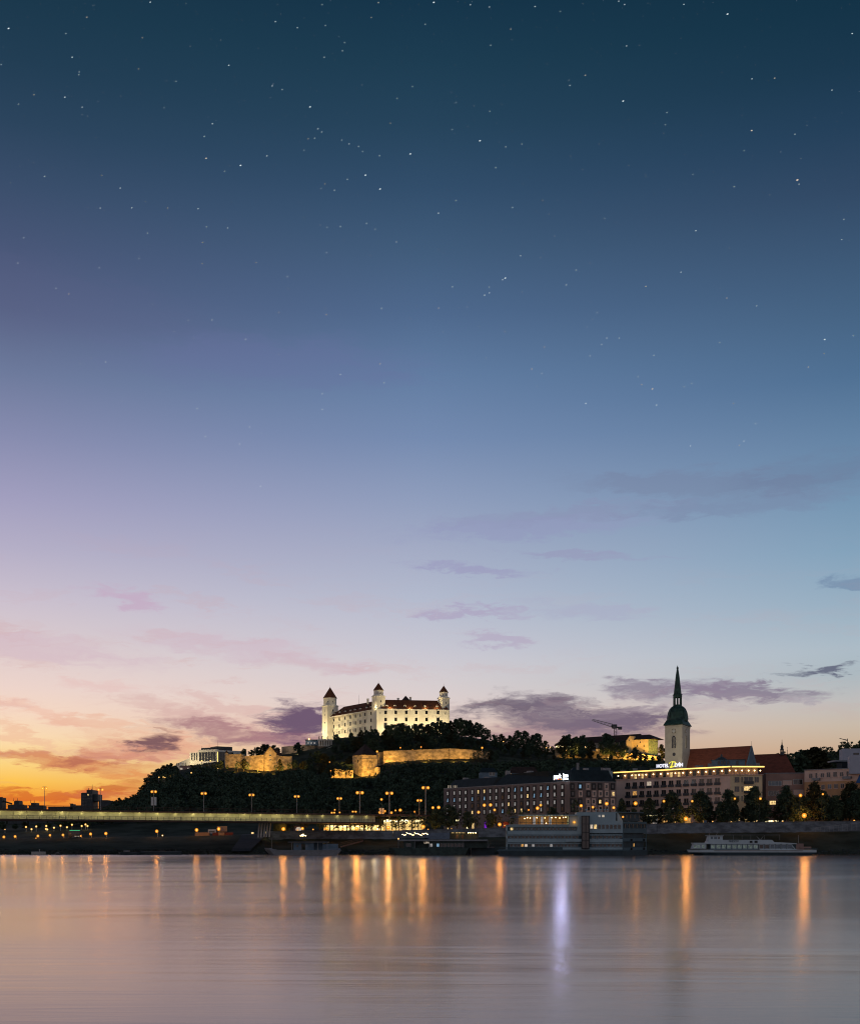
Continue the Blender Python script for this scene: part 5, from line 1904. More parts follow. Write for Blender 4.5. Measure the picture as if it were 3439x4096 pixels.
    f3 = Face(2845, Y3, 2978, Y3 - 4)
    r3 = thing('rooftop_house', 'blue grey attic house in front of the red nave roof', 'house', (XX(2910, Y3), Y3, zb))
    mb = MB()
    f3.box(mb, 0, f3.L, zb, ZZ(3042, Y3), -8, 0)
    mb.build('wall', M['bluegrey'], r3)
    mb = MB()
    x, y, zt = f3.pt(f3.s_at(2884), ZZ(3042, Y3), -3)
    mb.lathe(x, y, [(3.6, zt), (1.2, zt + 1.4), (.5, zt + 1.6), (.4, zt + 2.6), (.1, zt + 3)], 8)
    f3.box(mb, -.3, f3.L + .3, ZZ(3042, Y3), ZZ(3040, Y3), -8.3, .3)
    mb.build('roof', M['lead'], r3)
    for px in (2874, 2887, 2898, 2912, 2948):
        f3.window(r3, px, 3052, .9, 1.6, M['darkmetal'], M['glass'], 0)


church()


# ------------------------------------------------------------------ text
def text_mesh(body, size, extrude=.08, shear=0.0, offset=0.0, align='CENTER', spacing=1.0):
    cu = bpy.data.curves.new('lettering', 'FONT')
    cu.body = body
    cu.size = size
    cu.extrude = extrude
    cu.shear = shear
    cu.offset = offset
    cu.align_x = align
    cu.space_character = spacing
    cu.resolution_u = 3
    o = bpy.data.objects.new('lettering', cu)
    C.objects.link(o)
    dg = bpy.context.evaluated_depsgraph_get()
    me = bpy.data.meshes.new_from_object(o.evaluated_get(dg))
    bpy.data.objects.remove(o)
    return me


def put_text(root, face, px, py, body, size, m, d=.3, name='letters', **kw):
    me = text_mesh(body, size, **kw)
    me.materials.clear()
    me.materials.append(m)
    o = bpy.data.objects.new(name, me)
    C.objects.link(o)
    s, z = face.s_at(px, d), face.z_at(px, py, d)
    off = root.location
    o.parent = root
    o.location = Vector(face.pt(s, z, d)) - off
    o.rotation_euler = (pi / 2, 0, atan2(face.u.y, face.u.x))
    return o


# ------------------------------------------------------------------ grand hotel with the light strip
def hotel_big():
    fl = Face(2464, 491, 2920, 450)
    fr = Face(2920, 450, 3048, 450.5)
    zb = 9.5
    zt = ZZ(3101, 450)
    zr = ZZ(3066, 450)
    r = thing('grand_hotel', 'large pink and cream hotel with a glowing yellow light strip along its roof edge', 'hotel', (XX(2920, 450), 450, zb))
    a, b, c = fl.pt(0, 0, 0), fl.pt(fl.L, 0, 0), fr.pt(fr.L, 0, 0)
    d = (a[0] + c[0] - b[0], a[1] + c[1] - b[1])
    d = (c[0] + 2, c[1] + 38)
    a2 = (a[0] + 6, a[1] + 16)
    mb = MB()
    mb.prism([a[:2], b[:2], c[:2], d, a2], zb, zt)
    mb.build('wall', M['pink'], r)
    # cream side skin
    mb = MB()
    fr.box(mb, .02, fr.L, zb, zt - .003, -.3, .05)
    mb.build('side_wall', M['cream'], r)
    mb = MB()
    fl.box(mb, -.2, fl.L + .3, zt, zt + .25, -3, .5)
    fr.box(mb, .3, fr.L + .3, zt, zt + .24, -3, .5)
    mb.build('terrace_slab', M['pink'], r)
    # set-back top floor
    mb = MB()
    cc = Vector((sum(v[0] for v in (a, b, c)) / 3, (a[1] + b[1] + c[1]) / 3 + 12, 0))

    def ins(p_, q):
        v = Vector((p_[0], p_[1], 0))
        return tuple((v + (cc - v) * q))[:2]
    mb.prism([fl.pt(1, 0, -2.6)[:2], fl.pt(fl.L - 2.2, 0, -2.6)[:2], fr.pt(fr.L - 1, 0, -2.6)[:2], (c[0], c[1] + 30), (a[0] + 8, a[1] + 14)], zt, zr - .4)
    mb.build('top_floor', M['pinkbrown'], r)
    mb = MB()
    mb.prism([fl.pt(-.9, 0, .5)[:2], (b[0] + .1, b[1] - .6), fr.pt(fr.L + .6, 0, .5)[:2], (c[0] + 2, c[1] + 34), (a[0] + 5, a[1] + 16)], zr - .35, zr + .15)
    mb.build('roof', M['lead'], r)
    mb = MB()
    fl.box(mb, -.9, fl.L + .35, zr - .4, zr + .06, .5, .75)
    mb.build('light_strip', M['led'], r)
    mb = MB()
    fr.box(mb, .4, fr.L + .6, zr - .4, zr + .06, .5, .75)
    mb.build('light_strip', M['led'], r)
    mb = MB()
    for f in (fl, fr):
        s = .2
        while s < f.L:
            f.box(mb, s, s + .06, zt + .25, zt + 1.2, .25, .3)
            s += 1.1
        f.box(mb, 0, f.L, zt + 1.2, zt + 1.27, .24, .31)
    mb.build('railing', M['darkmetal'], r)
    zl = (zt + zr) / 2 + .4
    pxs = [2471, 2498, 2526, 2554, 2582, 2611, 2641, 2669, 2699, 2730, 2760, 2791, 2822, 2853, 2886]
    for i, px in enumerate(pxs):
        s = fl.s_at(px, -2)
        a_ = fl.pt(s, zt + 1.9, -2.2)
        mb = MB()
        mb.ball(a_, .27, 8, 5)
        mb.build('terrace_lamp', M['bulb_y'], r)
        light('POINT', r, (a_[0] + fl.n.x * .5, a_[1] + fl.n.y * .5, a_[2]), 9, (1, .68, .22), .25, name='terrace_light')
        fm = MB()
        fl.box(fm, s + .9, s + 2.3, zt + .3, zt + 2.5, -2.7, -2.52)
        o = fm.build('terrace_window', M['darkmetal'], r)
        g = MB()
        fl.box(g, s + 1.0, s + 2.2, zt + .4, zt + 2.4, -2.6, -2.49)
        g.build('pane', M['lit_y'] if i in (2, 3, 7, 8) else M['glass'], o)
    for px in (2918, 2943, 2968, 2994, 3018, 3041):
        s = fr.s_at(px, -2)
        a_ = fr.pt(s, zt + 1.9, -2.2)
        mb = MB()
        mb.ball(a_, .27, 8, 5)
        mb.build('terrace_lamp', M['bulb_y'], r)
        light('POINT', r, (a_[0], a_[1] - .5, a_[2]), 9, (1, .68, .22), .25, name='terrace_light')
    # facade windows with little balconies
    cx = [328, 408, 492, 576, 661, 748, 834, 922, 1012, 1102, 1193, 1285, 1379]
    for row, (yl, yr) in enumerate(((412, 362), (518, 472), (625, 585), (735, 697))):
        for i, x in enumerate(cx):
            y = yl + (yr - yl) * (x - 328) / (1379 - 328)
            px, py = 2400 + x * .3403, 3000 + y * .3403
            lit = {(0, 3): 'lit_w', (1, 1): 'lit_o', (3, 6): 'lit_dim', (0, 12): None}.get((row, i))
            w = fl.window(r, px, py, 2.35, 2.0, M['pink'], M[lit] if lit else M['glass'], 1, .1)
            s, zz = fl.s_at(px), fl.z_at(px, py)
            g = MB()
            fl.box(g, s - 1.3, s + 1.3, zz - 1.75, zz - .75, -.05, .5)
            g.build('balcony', M['darkmetal'], w)
    for row, y in enumerate((720, 842, 965)):
        for x, w, bal in ((152, 2.05, 0), (218, .7, 0), (303, 3.6, 1), (411, 1.9, 0)):
            px, py = 2900 + x * .3057, 2900 + y * .3057
            lit = M['lit_y'] if (row == 1 and bal) else M['glass']
            wo_ = fr.window(r, px, py + (-2 if bal else 0), w, 2.3 if not bal else 2.0, M['cream'], lit, 1 if w > 1 else 0, .1, d=.05)
            if bal:
                s, zz = fr.s_at(px), fr.z_at(px, py)
                g = MB()
                fr.box(g, s - w / 2, s + w / 2, zz - 1.7, zz - .6, 0, 1.0)
                g.build('balcony', M['darkmetal'], wo_)
    # ground floor arcade
    for i, px in enumerate((2500, 2540, 2580, 2620, 2660, 2708, 2750, 2800, 2850, 2895)):
        fl.window(r, px, 3284, 3.0, 2.6, M['pink'], M['lit_o'] if i in (4, 6) else (M['lit_dim'] if i == 3 else M['glass']), 2, .12)
    for px in (2945, 2985, 3025):
        fr.window(r, px, 3283, 2.6, 2.2, M['cream'], M['lit_y'], 2, .12, d=.05)
    # entrance canopy
    s = fl.s_at(2625)
    mb = MB()
    fl.box(mb, s - 4, s + 4, 15.0, 15.4, 0, 3)
    mb.build('canopy', M['white'], r)
    mb = MB()
    fl.box(mb, s - 3.5, s + 3.5, 14.75, 14.95, .3, 2.8)
    mb.build('canopy_light', M['shop'], r)
    for px, w, h in ((2480, 1.6, 1.0), (2530, 1.0, 1.5), (2600, 2.2, .9), (2780, 2.4, 1.2), (2830, 1.0, 1.7), (2990, 1.8, 1.0), (3030, .8, 1.5)):
        f = fl if px < 2920 else fr
        s = f.s_at(px, -6)
        mb = MB()
        f.box(mb, s, s + w, zr + .15, zr + .15 + h, -8, -6)
        f.box(mb, s - .1, s + w + .1, zr + .15 + h, zr + .27 + h, -8.1, -5.9)
        mb.build('roof_unit', M['greymetal'], r)
    for px in (2560, 2950):
        f = fl if px < 2920 else fr
        a_ = f.pt(f.s_at(px, -6), zr, -6)
        mb = MB()
        mb.tube(a_, (a_[0], a_[1], zr + 3.2), .05, .03, 5)
        mb.tube((a_[0] - .6, a_[1], zr + 2.8), (a_[0] + .6, a_[1], zr + 2.8), .03, .03, 4)
        mb.build('aerial', M['darkmetal'], r)
    # rooftop sign
    fs = Face(2622, 472, 2742, 461)
    g = thing('rooftop_sign', 'white letters with a yellow script initial on the roof of the pink hotel', 'sign', (XX(2680, 467), 467, zr))
    zt2 = ZZ(3066, 467)
    put_text(g, fs, 2649, 3070.5, 'HOTEL', 1.95, M['sign_wd'], d=.3, offset=.055, name='letters')
    put_text(g, fs, 2714, 3067, 'EV\u00cdN', 1.95, M['sign_wd'], d=.3, offset=.055, name='letters')
    put_text(g, fs, 2690.5, 3069.5, 'D', 3.3, M['sign_y'], d=.3, shear=.35, offset=.03, name='initial')
    mb = MB()
    pts = []
    for i in range(30):
        t = i / 29
        pts.append((2677 + 3 * cos(t * 5) + 24 * t * (t < .5) + (24 - 24 * t) * (t >= .5), 3056 + 12 * sin(t * 6.2) + 1))
    q = [fs.pt(fs.s_at(x_, .3), fs.z_at(x_, y_, .3), .4) for x_, y_ in [(2676, 3056), (2679, 3051), (2688, 3047), (2698, 3048), (2703, 3053), (2701, 3061), (2692, 3068), (2684, 3072), (2679, 3070), (2683, 3065)]]
    for u, v in zip(q, q[1:]):
        mb.tube(u, v, .13, .13, 5)
    mb.build('initial_flourish', M['sign_y'], g)
    mb = MB()
    for px in range(2626, 2742, 12):
        s = fs.s_at(px)
        fs.box(mb, s, s + .08, zr - .2, fs.z_at(px, 3060), -.1, .05)
    mb.build('frame', M['darkmetal'], g)


hotel_big()


# ------------------------------------------------------------------ brown hotel with framed windows
def hotel_brown():
    fl = Face(1774.5, 524, 2278, 455)
    fr = Face(2278, 455, 2464, 461)
    zb = 9.0
    zt = ZZ(3128, 455)
    r = thing('framed_window_hotel', 'brown hotel block whose small lit windows sit in dark square surrounds', 'hotel', (XX(2278, 455), 455, zb))
    a, b, c = fl.pt(0, 0, 0), fl.pt(fl.L, 0, 0), fr.pt(fr.L, 0, 0)
    mb = MB()
    mb.prism([a[:2], b[:2], c[:2], (c[0] - 4, c[1] + 16), (b[0] - 6, b[1] + 18), (a[0] + 2, a[1] + 16)], zb, zt)
    mb.build('wall', M['brownclad'], r)
    mb = MB()
    fl.box(mb, 0, fl.L, zt, zt + .3, -.6, .12)
    fr.box(mb, .1, fr.L, zt, zt + .3, -.6, .12)
    mb.build('parapet', M['greymetal'], r)
    # mansard set back
    zm = ZZ(3083, 468)
    P0 = [fl.pt(34, 0, -1.2)[:2], fl.pt(fl.L - 1.4, 0, -1.2)[:2], fr.pt(fr.L - .2, 0, -1.2)[:2], (c[0] - 4, c[1] + 15), (b[0] - 6, b[1] + 17)]
    P1 = [fl.pt(38, 0, -6)[:2], fl.pt(fl.L - 5.2, 0, -6)[:2], fr.pt(fr.L - .6, 0, -6)[:2], (c[0] - 5, c[1] + 14), (b[0] - 7, b[1] + 15)]
    mb = MB()
    mb.prism(P0, zt + .1, zm, P1)
    mb.build('mansard_roof', M['slate'], r)
    P0 = [fl.pt(.5, 0, -1.2)[:2], fl.pt(34, 0, -1.2)[:2], fl.pt(34, 0, -14)[:2], fl.pt(2, 0, -14)[:2]]
    P1 = [fl.pt(3, 0, -4)[:2], fl.pt(34, 0, -4)[:2], fl.pt(34, 0, -13)[:2], fl.pt(3, 0, -13)[:2]]
    mb = MB()
    mb.prism(P0, zt + .1, ZZ(3117, 515), P1)
    mb.build('mansard_roof', M['slate'], r)
    for px in (1793, 1798, 1803, 1814, 1820, 1826):
        fl.window(r, px, 3148.5, .55, 1.5, M['slate'], M['lit_w'], 0, .06, d=-1.0, name='roof_window')
    cols = [1791.5, 1818, 1840.5, 1863.5, 1890, 1914, 1938, 1961.5, 1986, 2011, 2036, 2061, 2086.5, 2111.5, 2137.5, 2165, 2192, 2219, 2250]
    off = [0, 6, 5, 8]
    rows = [((1818, 3173.5), (2219, 3151)), ((1818, 3201), (2219, 3179)), ((1818, 3228), (2219, 3210)), ((1818, 3254), (2219, 3237))]
    rg = random.Random(3)
    dark = {(1, 9), (1, 5), (2, 5), (2, 4), (2, 12), (3, 1), (3, 3), (3, 8), (3, 10), (3, 13), (3, 14), (3, 16), (3, 17), (3, 18)}
    blue = {(0, 11), (0, 12), (0, 16), (1, 0), (1, 1), (1, 4), (1, 6), (1, 14), (1, 15), (3, 9)}
    warm = {(0, 5), (0, 6), (3, 4), (3, 11), (3, 12), (2, 10), (1, 13)}
    for rr, (p0, p1) in enumerate(rows):
        for i, px in enumerate(cols):
            py = p0[1] + (p1[1] - p0[1]) * (px - p0[0]) / (p1[0] - p0[0])
            s, z = fl.s_at(px), fl.z_at(px, py)
            m_ = MB()
            fl.box(m_, s - .92, s + .92, z - 1.35, z + 1.35, -.05, .22)
            o = m_.build('window', M['darkframe'], r)
            key = (rr, i)
            pm = 'glass' if key in dark else ('lit_c' if key in blue else ('lit_y' if key in warm else 'lit_dim'))
            g = MB()
            if key in blue:
                g.add([fl.pt(s - .44, z - .75, .25), fl.pt(s + .42, z - .75, .25), fl.pt(s + .42, z + .75, .25), fl.pt(s - .05, z + .75, .25)], [(0, 1, 2, 3)])
            else:
                fl.box(g, s - .42, s - .04, z - .72, z + .72, .2, .26)
                fl.box(g, s + .04, s + .42, z - .72, z + .72, .2, .26)
            g.build('pane', M[pm], o)
    pat = ['ddbddbd', 'dbdbbbb', 'ddbbdbb', 'dbbbbbb']
    cx = [2288, 2319, 2351, 2373.5, 2398.5, 2424, 2449.5]
    for rr, py in enumerate((3147, 3176, 3207.5, 3236)):
        for i, px in enumerate(cx):
            s, z = fr.s_at(px + (0 if rr % 2 == 0 else 2)), fr.z_at(px, py)
            m_ = MB()
            fr.box(m_, s - .88, s + .88, z - 1.3, z + 1.3, -.05, .22)
            o = m_.build('window', M['darkframe' if pat[rr][i] == 'd' else 'beigeframe'], r)
            g = MB()
            fr.box(g, s - .42, s + .42, z - .7, z + .7, .2, .25)
            g.build('pane', M['lit_y' if (rr, i) in ((2, 4), (1, 6)) else ('lit_c' if (rr, i) == (0, 1) else 'glass')], o)
    for px, w, h in ((1850, 2.0, 1.1), (1935, 3.0, .8), (2020, 1.2, 1.8), (2105, 2.4, 1.0), (2340, 1.6, .9), (2420, 2.4, 1.1)):
        f = fl if px < 2278 else fr
        s = f.s_at(px, -8)
        z_ = ZZ(3083, 468) if px > 2015 else ZZ(3117, 515)
        mb = MB()
        f.box(mb, s, s + w, z_ - .3, z_ + h, -10, -8)
        mb.build('roof_unit', M['greymetal'], r)
    # ground floor glow
    for i, (px, py, w, h, m_) in enumerate(((1892, 3303, 1.6, 3.0, 'lit_y'), (1806, 3321, 1.4, 2, 'lit_o'), (1792, 3320, 1.2, 2, 'lit_y'), (1942, 3303, 1.8, 3.6, 'purple'), (1870, 3313, 1.6, 1.2, 'shop'),
                                            (2205, 3262, 1.5, 1.6, 'lit_y'), (1830, 3282, 2.6, .9, 'shop'))):
        fl.window(r, px, py, w, h, M['darkmetal'], M[m_], 1, .08, name='shop_window')
    # sign on the roof
    fs = Face(2180, 466, 2276, 454)
    g = thing('neon_sign', 'white glowing lettering with coloured dots on the brown hotel roof edge', 'sign', (XX(2240, 459), 459, zt))
    put_text(g, fs, 2229, 3114, 'park', 2.5, M['sign_w'], d=.3, offset=.035, extrude=.12, name='letters')
    put_text(g, fs, 2261, 3110, 'inn', 2.5, M['sign_w'], d=.3, offset=.035, extrude=.12, name='letters')
    put_text(g, fs, 2261, 3119, 'by Radisson', .72, M['sign_w'], d=.3, offset=.03, extrude=.05, name='small_letters')
    for px, m_ in ((2218, 'dot_y'), (2225, 'dot_p'), (2231, 'dot_y'), (2237.5, 'dot_r'), (2244, 'dot_y')):
        mb = MB()
        mb.ball(fs.pt(fs.s_at(px, .3), fs.z_at(px, 3117.5, .3), .3), .26, 8, 5)
        mb.build('coloured_dot', M[m_], g)
    mb = MB()
    for px in (2212, 2228, 2244, 2260, 2272):
        s = fs.s_at(px)
        fs.box(mb, s, s + .1, zt, fs.z_at(px, 3100), 0, .1)
    mb.build('frame', M['darkmetal'], g)
    light('AREA', g, fs.pt(fs.s_at(2252), fs.z_at(2252, 3106), 1.2), 1350, (.5, .55, 1), 6.5, target=fs.pt(fs.s_at(2240), fs.z_at(2240, 3106) - 1.5, 12), size_y=1.6, name='sign_light')
    # roof vents behind
    for px, py in ((2307, 3060), (2313, 3060), (2405, 3080), (2410, 3080)):
        q = P(px, py, 480)
        mb = MB()
        mb.tube((q.x, q.y, q.z - 3), (q.x, q.y, q.z + .6), .22, .22, 7)
        mb.tube((q.x, q.y, q.z + .6), (q.x, q.y, q.z + .8), .3, .3, 7)
        v = mb.build('vent_pipe', M['polemetal'])
        tag(v, '', 'vent pipe')
        reg('vent', px, v, '{n} of the upright grey vent pipes behind the brown hotel roof', 'vent pipes behind the brown hotel')


hotel_brown()


# ------------------------------------------------------------------ houses behind and right
def simple_house(name, label, px0, px1, Y, py_b, py_e, py_r, wm, rm, wins=(), cat='house', depth=8, litm='lit_o', hip=1.5):
    f = Face(px0, Y, px1, Y)
    r = thing(name, label, cat, (f.p0.x, Y, ZZ(py_b, Y)))
    mb = MB()
    f.box(mb, 0, f.L, ZZ(py_b, Y) - 2, ZZ(py_e, Y), -depth, 0)
    mb.build('wall', wm, r)
    mb = MB()
    gable_roof(mb, f, 0, f.L, 0, -depth, ZZ(py_e, Y), ZZ(py_r, Y + depth / 2), hip, hip)
    mb.build('roof', rm, r)
    for px, py, lit in wins:
        f.window(r, px, py, 1.4, 1.8, M['white'], M[litm] if lit else M['glass'], 1)
    return r


simple_house('house', 'small pale house with blue grey roof above the brown hotel', 1918, 1988, 570, 3107, 3090, 3072, M['bluegrey'], M['slate'], [(1962, 3096, 0), (1973, 3096, 0)])
simple_house('house', 'dim house with two tiny lit windows left of the neon sign', 2038, 2152, 575, 3125, 3093, 3068, M['bluegrey'], M['tile_dark'], [(2040, 3102, 1), (2056, 3104, 1), (2100, 3098, 0)])
simple_house('house', 'low house with one lit window directly behind the neon sign', 2150, 2205, 540, 3125, 3100, 3090, M['bluegrey'], M['slate'], [(2165, 3097, 1)])
simple_house('house', 'dark roofed house under the trees right of the neon sign', 2285, 2450, 560, 3110, 3085, 3070, M['bluegrey'], M['slate'], [])
simple_house('hillside_villa', 'blue lit villa far off on the right wooded hill', 3278, 3304, 900, 3060, 3050, 3044, M['modern'], M['slate'], [(3290, 3055, 1)], cat='villa')


def right_buildings():
    Y = 462
    f = Face(3063, Y, 3217, Y - 2)
    zt = ZZ(3096, Y)
    r = thing('pinkish_building', 'low pinkish brown block with wide window bands right of the cream hotel end', 'building', (XX(3063, Y), Y, 10))
    mb = MB()
    f.box(mb, 0, f.L, 10, zt, -12, 0)
    mb.build('wall', M['pinkbrown'], r)
    mb = MB()
    f.box(mb, -.2, f.L - .1, zt, zt + .35, -12.2, .3)
    mb.build('cornice', M['greymetal'], r)
    X = lambda x: 2900 + x * .3057
    for (x0, x1, y0, y1, m_, bars) in ((565, 735, 735, 800, 'lit_dim2', 3), (752, 868, 728, 790, 'beige', 1), (892, 1010, 712, 780, 'glass', 1),
                                       (565, 700, 865, 930, 'glass', 3), (745, 870, 865, 930, 'glass', 2), (895, 1020, 850, 915, 'beige', 1)):
        px, py = X((x0 + x1) / 2), X((y0 + y1) / 2)
        w = (x1 - x0) * .3057 * Y / F
        h = (y1 - y0) * .3057 * Y / F
        pm = {'lit_dim2': M['glass_blue'], 'beige': M['pink'], 'glass': M['glass']}[m_]
        f.window(r, px, py, w, h, M['white'], pm, bars, .12)
    f.window(r, X(620), X(1020), 2.6, 1.7, M['darkmetal'], M['lit_y'], 3, .1, name='shop_window')
    for px, w in ((3075, 3), (3100, 4.4), (3120, 2.4)):
        f.window(r, px, 3289, w, 1.4, M['darkmetal'], M['shop'], 2, .08, name='shop_window')
    Y2 = 455
    f = Face(3217, Y2, 3500, Y2 - 18)
    zt = ZZ(3083, Y2)
    r = thing('orange_building', 'orange rendered apartment block with small balconies at the right edge', 'building', (XX(3217, Y2), Y2, 10))
    mb = MB()
    f.box(mb, 0, f.L, 10, zt - 4.6, -12, 0)
    mb.build('wall', M['orange'], r)
    mb = MB()
    f.box(mb, 0, f.L, zt - 4.6, zt, -12, .04)
    mb.build('upper_wall', M['pink'], r)
    mb = MB()
    f.box(mb, -.1, f.L, zt, zt + .3, -12.2, .4)
    mb.build('cornice', M['greymetal'], r)
    for x, y, w, h, b in ((1120, 668, 1.5, 1.9, 1), (1193, 668, .9, 2.3, 0), (1272, 662, 1.5, 1.8, 1), (1352, 655, 1.6, 2.0, 1), (1438, 650, 1.6, 2.0, 1), (1522, 648, 1.5, 1.8, 1), (1600, 645, .9, 2.3, 0),
                          (1120, 808, 1.5, 1.8, 1), (1280, 815, 1.5, 1.8, 1), (1366, 808, 1.5, 1.8, 1), (1450, 805, 1.6, 1.8, 1), (1533, 798, 1.5, 1.8, 1), (1690, 790, 1.4, 1.8, 1), (1440, 948, 1.5, 1.7, 1), (1350, 950, 1.5, 1.7, 1)):
        wo_ = f.window(r, X(x), X(y), w, h, M['pink'], M['glass_blue'] if (x, y) == (1366, 808) else M['glass'], b, .1, d=.04, sill=True)
        if w < 1:
            s, z = f.s_at(X(x)), f.z_at(X(x), X(y))
            g = MB()
            f.box(g, s - 1.6, s + 1.6, z - 1.9, z - .9, .05, 1.2)
            g.build('balcony', M['greymetal'], wo_)
    # modern white block
    Y3 = 470
    r = thing('modern_building', 'white cubic modern building cut by the right picture edge', 'building', (XX(3400, Y3), Y3, 10))
    f = Face(3369, Y3 + 10, 3560, Y3 + 6)
    mb = MB()
    f.box(mb, 0, f.L, 20, ZZ(2994, Y3 + 8), -10, 0)
    mb.build('upper_volume', M['modern'], r)
    f.window(r, 3424, 3016, 2.2, .8, M['darkmetal'], M['glass'], 0, .08)
    f2 = Face(3397, 440, 3560, 436)
    mb = MB()
    f2.box(mb, 0, f2.L, ZZ(3096, 440), ZZ(3024, 440), -10, 0)
    mb.build('lower_volume', M['modern'], r)
    f3 = Face(3337, 455, 3397, 455)
    mb = MB()
    f3.box(mb, 0, f3.L, ZZ(3047, 455), ZZ(3041, 455), -8, 0)
    mb.build('roof_slab', M['greymetal'], r)
    mb = MB()
    f3.box(mb, f3.s_at(3370), f3.L, 20, ZZ(3047, 455), -7, -1)
    mb.build('glass_wall', M['glass'], r)
    mb = MB()
    q = [f2.pt(f2.s_at(3425), ZZ(3132, 438), .5), f2.pt(f2.s_at(3440), ZZ(3100, 438), .5), f2.pt(f2.s_at(3470), ZZ(3100, 438), .5), f2.pt(f2.s_at(3470), ZZ(3132, 438), .5)]
    q2 = [(a, b + 1, c) for a, b, c in q]
    mb.hexa(q, q2)
    mb.build('blue_panel', M['blue'], r)


right_buildings()


# far wooded hill at the right
def far_hill():
    prof = [(2900, 3150), (3000, 3085), (3083, 3030), (3130, 3040), (3200, 3045), (3280, 3000), (3320, 3010), (3370, 2992), (3439, 2975), (3600, 2960), (4200, 3000), (5200, 3150)]
    Y = 1150
    mb = MB()
    rows = [(900, 90), (1000, 45), (1150, 0), (1400, 30)]
    xs = list(range(2880, 5200, 60))
    for (yy, dn) in rows:
        for p_ in xs:
            zz = ZZ(itp(prof, p_) + 10, Y) - dn * .35 if yy != 1400 else 20
            mb.v.append((XX(p_, Y) * (1 if yy < 1400 else 1.2), yy, max(5, zz)))
    n = len(xs)
    for r_ in range(3):
        for c in range(n - 1):
            mb.f.append((r_ * n + c, r_ * n + c + 1, (r_ + 1) * n + c + 1, (r_ + 1) * n + c))
    o = mb.build('wooded_hill', M['earth'])
    kindo(o, 'structure')
    rg = random.Random(8)
    cs, rs = [], []
    for i in range(520):
        p_ = rg.uniform(2930, 3700)
        q = rg.random()
        yy = 900 + 250 * q
        dn = 90 * (1 - q * 2.5) if q < .4 else 45 * (1 - (q - .4) / .6)
        zz = ZZ(itp(prof, p_) + 10, Y) - (90 * (1 - q / .4) + 45 * (q / .4) if q < .4 else 45 * (1 - (q - .4) / .6)) * .35
        h = rg.uniform(5, 11)
        x = XX(p_, Y)
        for k in range(6):
            cs.append((x + rg.uniform(-1, 1) * h * .35, yy + rg.uniform(-1, 1) * h * .3, zz + h * rg.uniform(.1, .85)))
            rs.append(h * rg.uniform(.13, .2))
    o = bpy.data.objects.new('distant_forest', leaf_mesh('distant_forest', cs, rs, 22, .8, 5, M['leaf2']))
    C.objects.link(o)
    kindo(o, 'stuff')
    tag(o, 'blue dark woodland on the far hill at the right', 'forest')


far_hill()


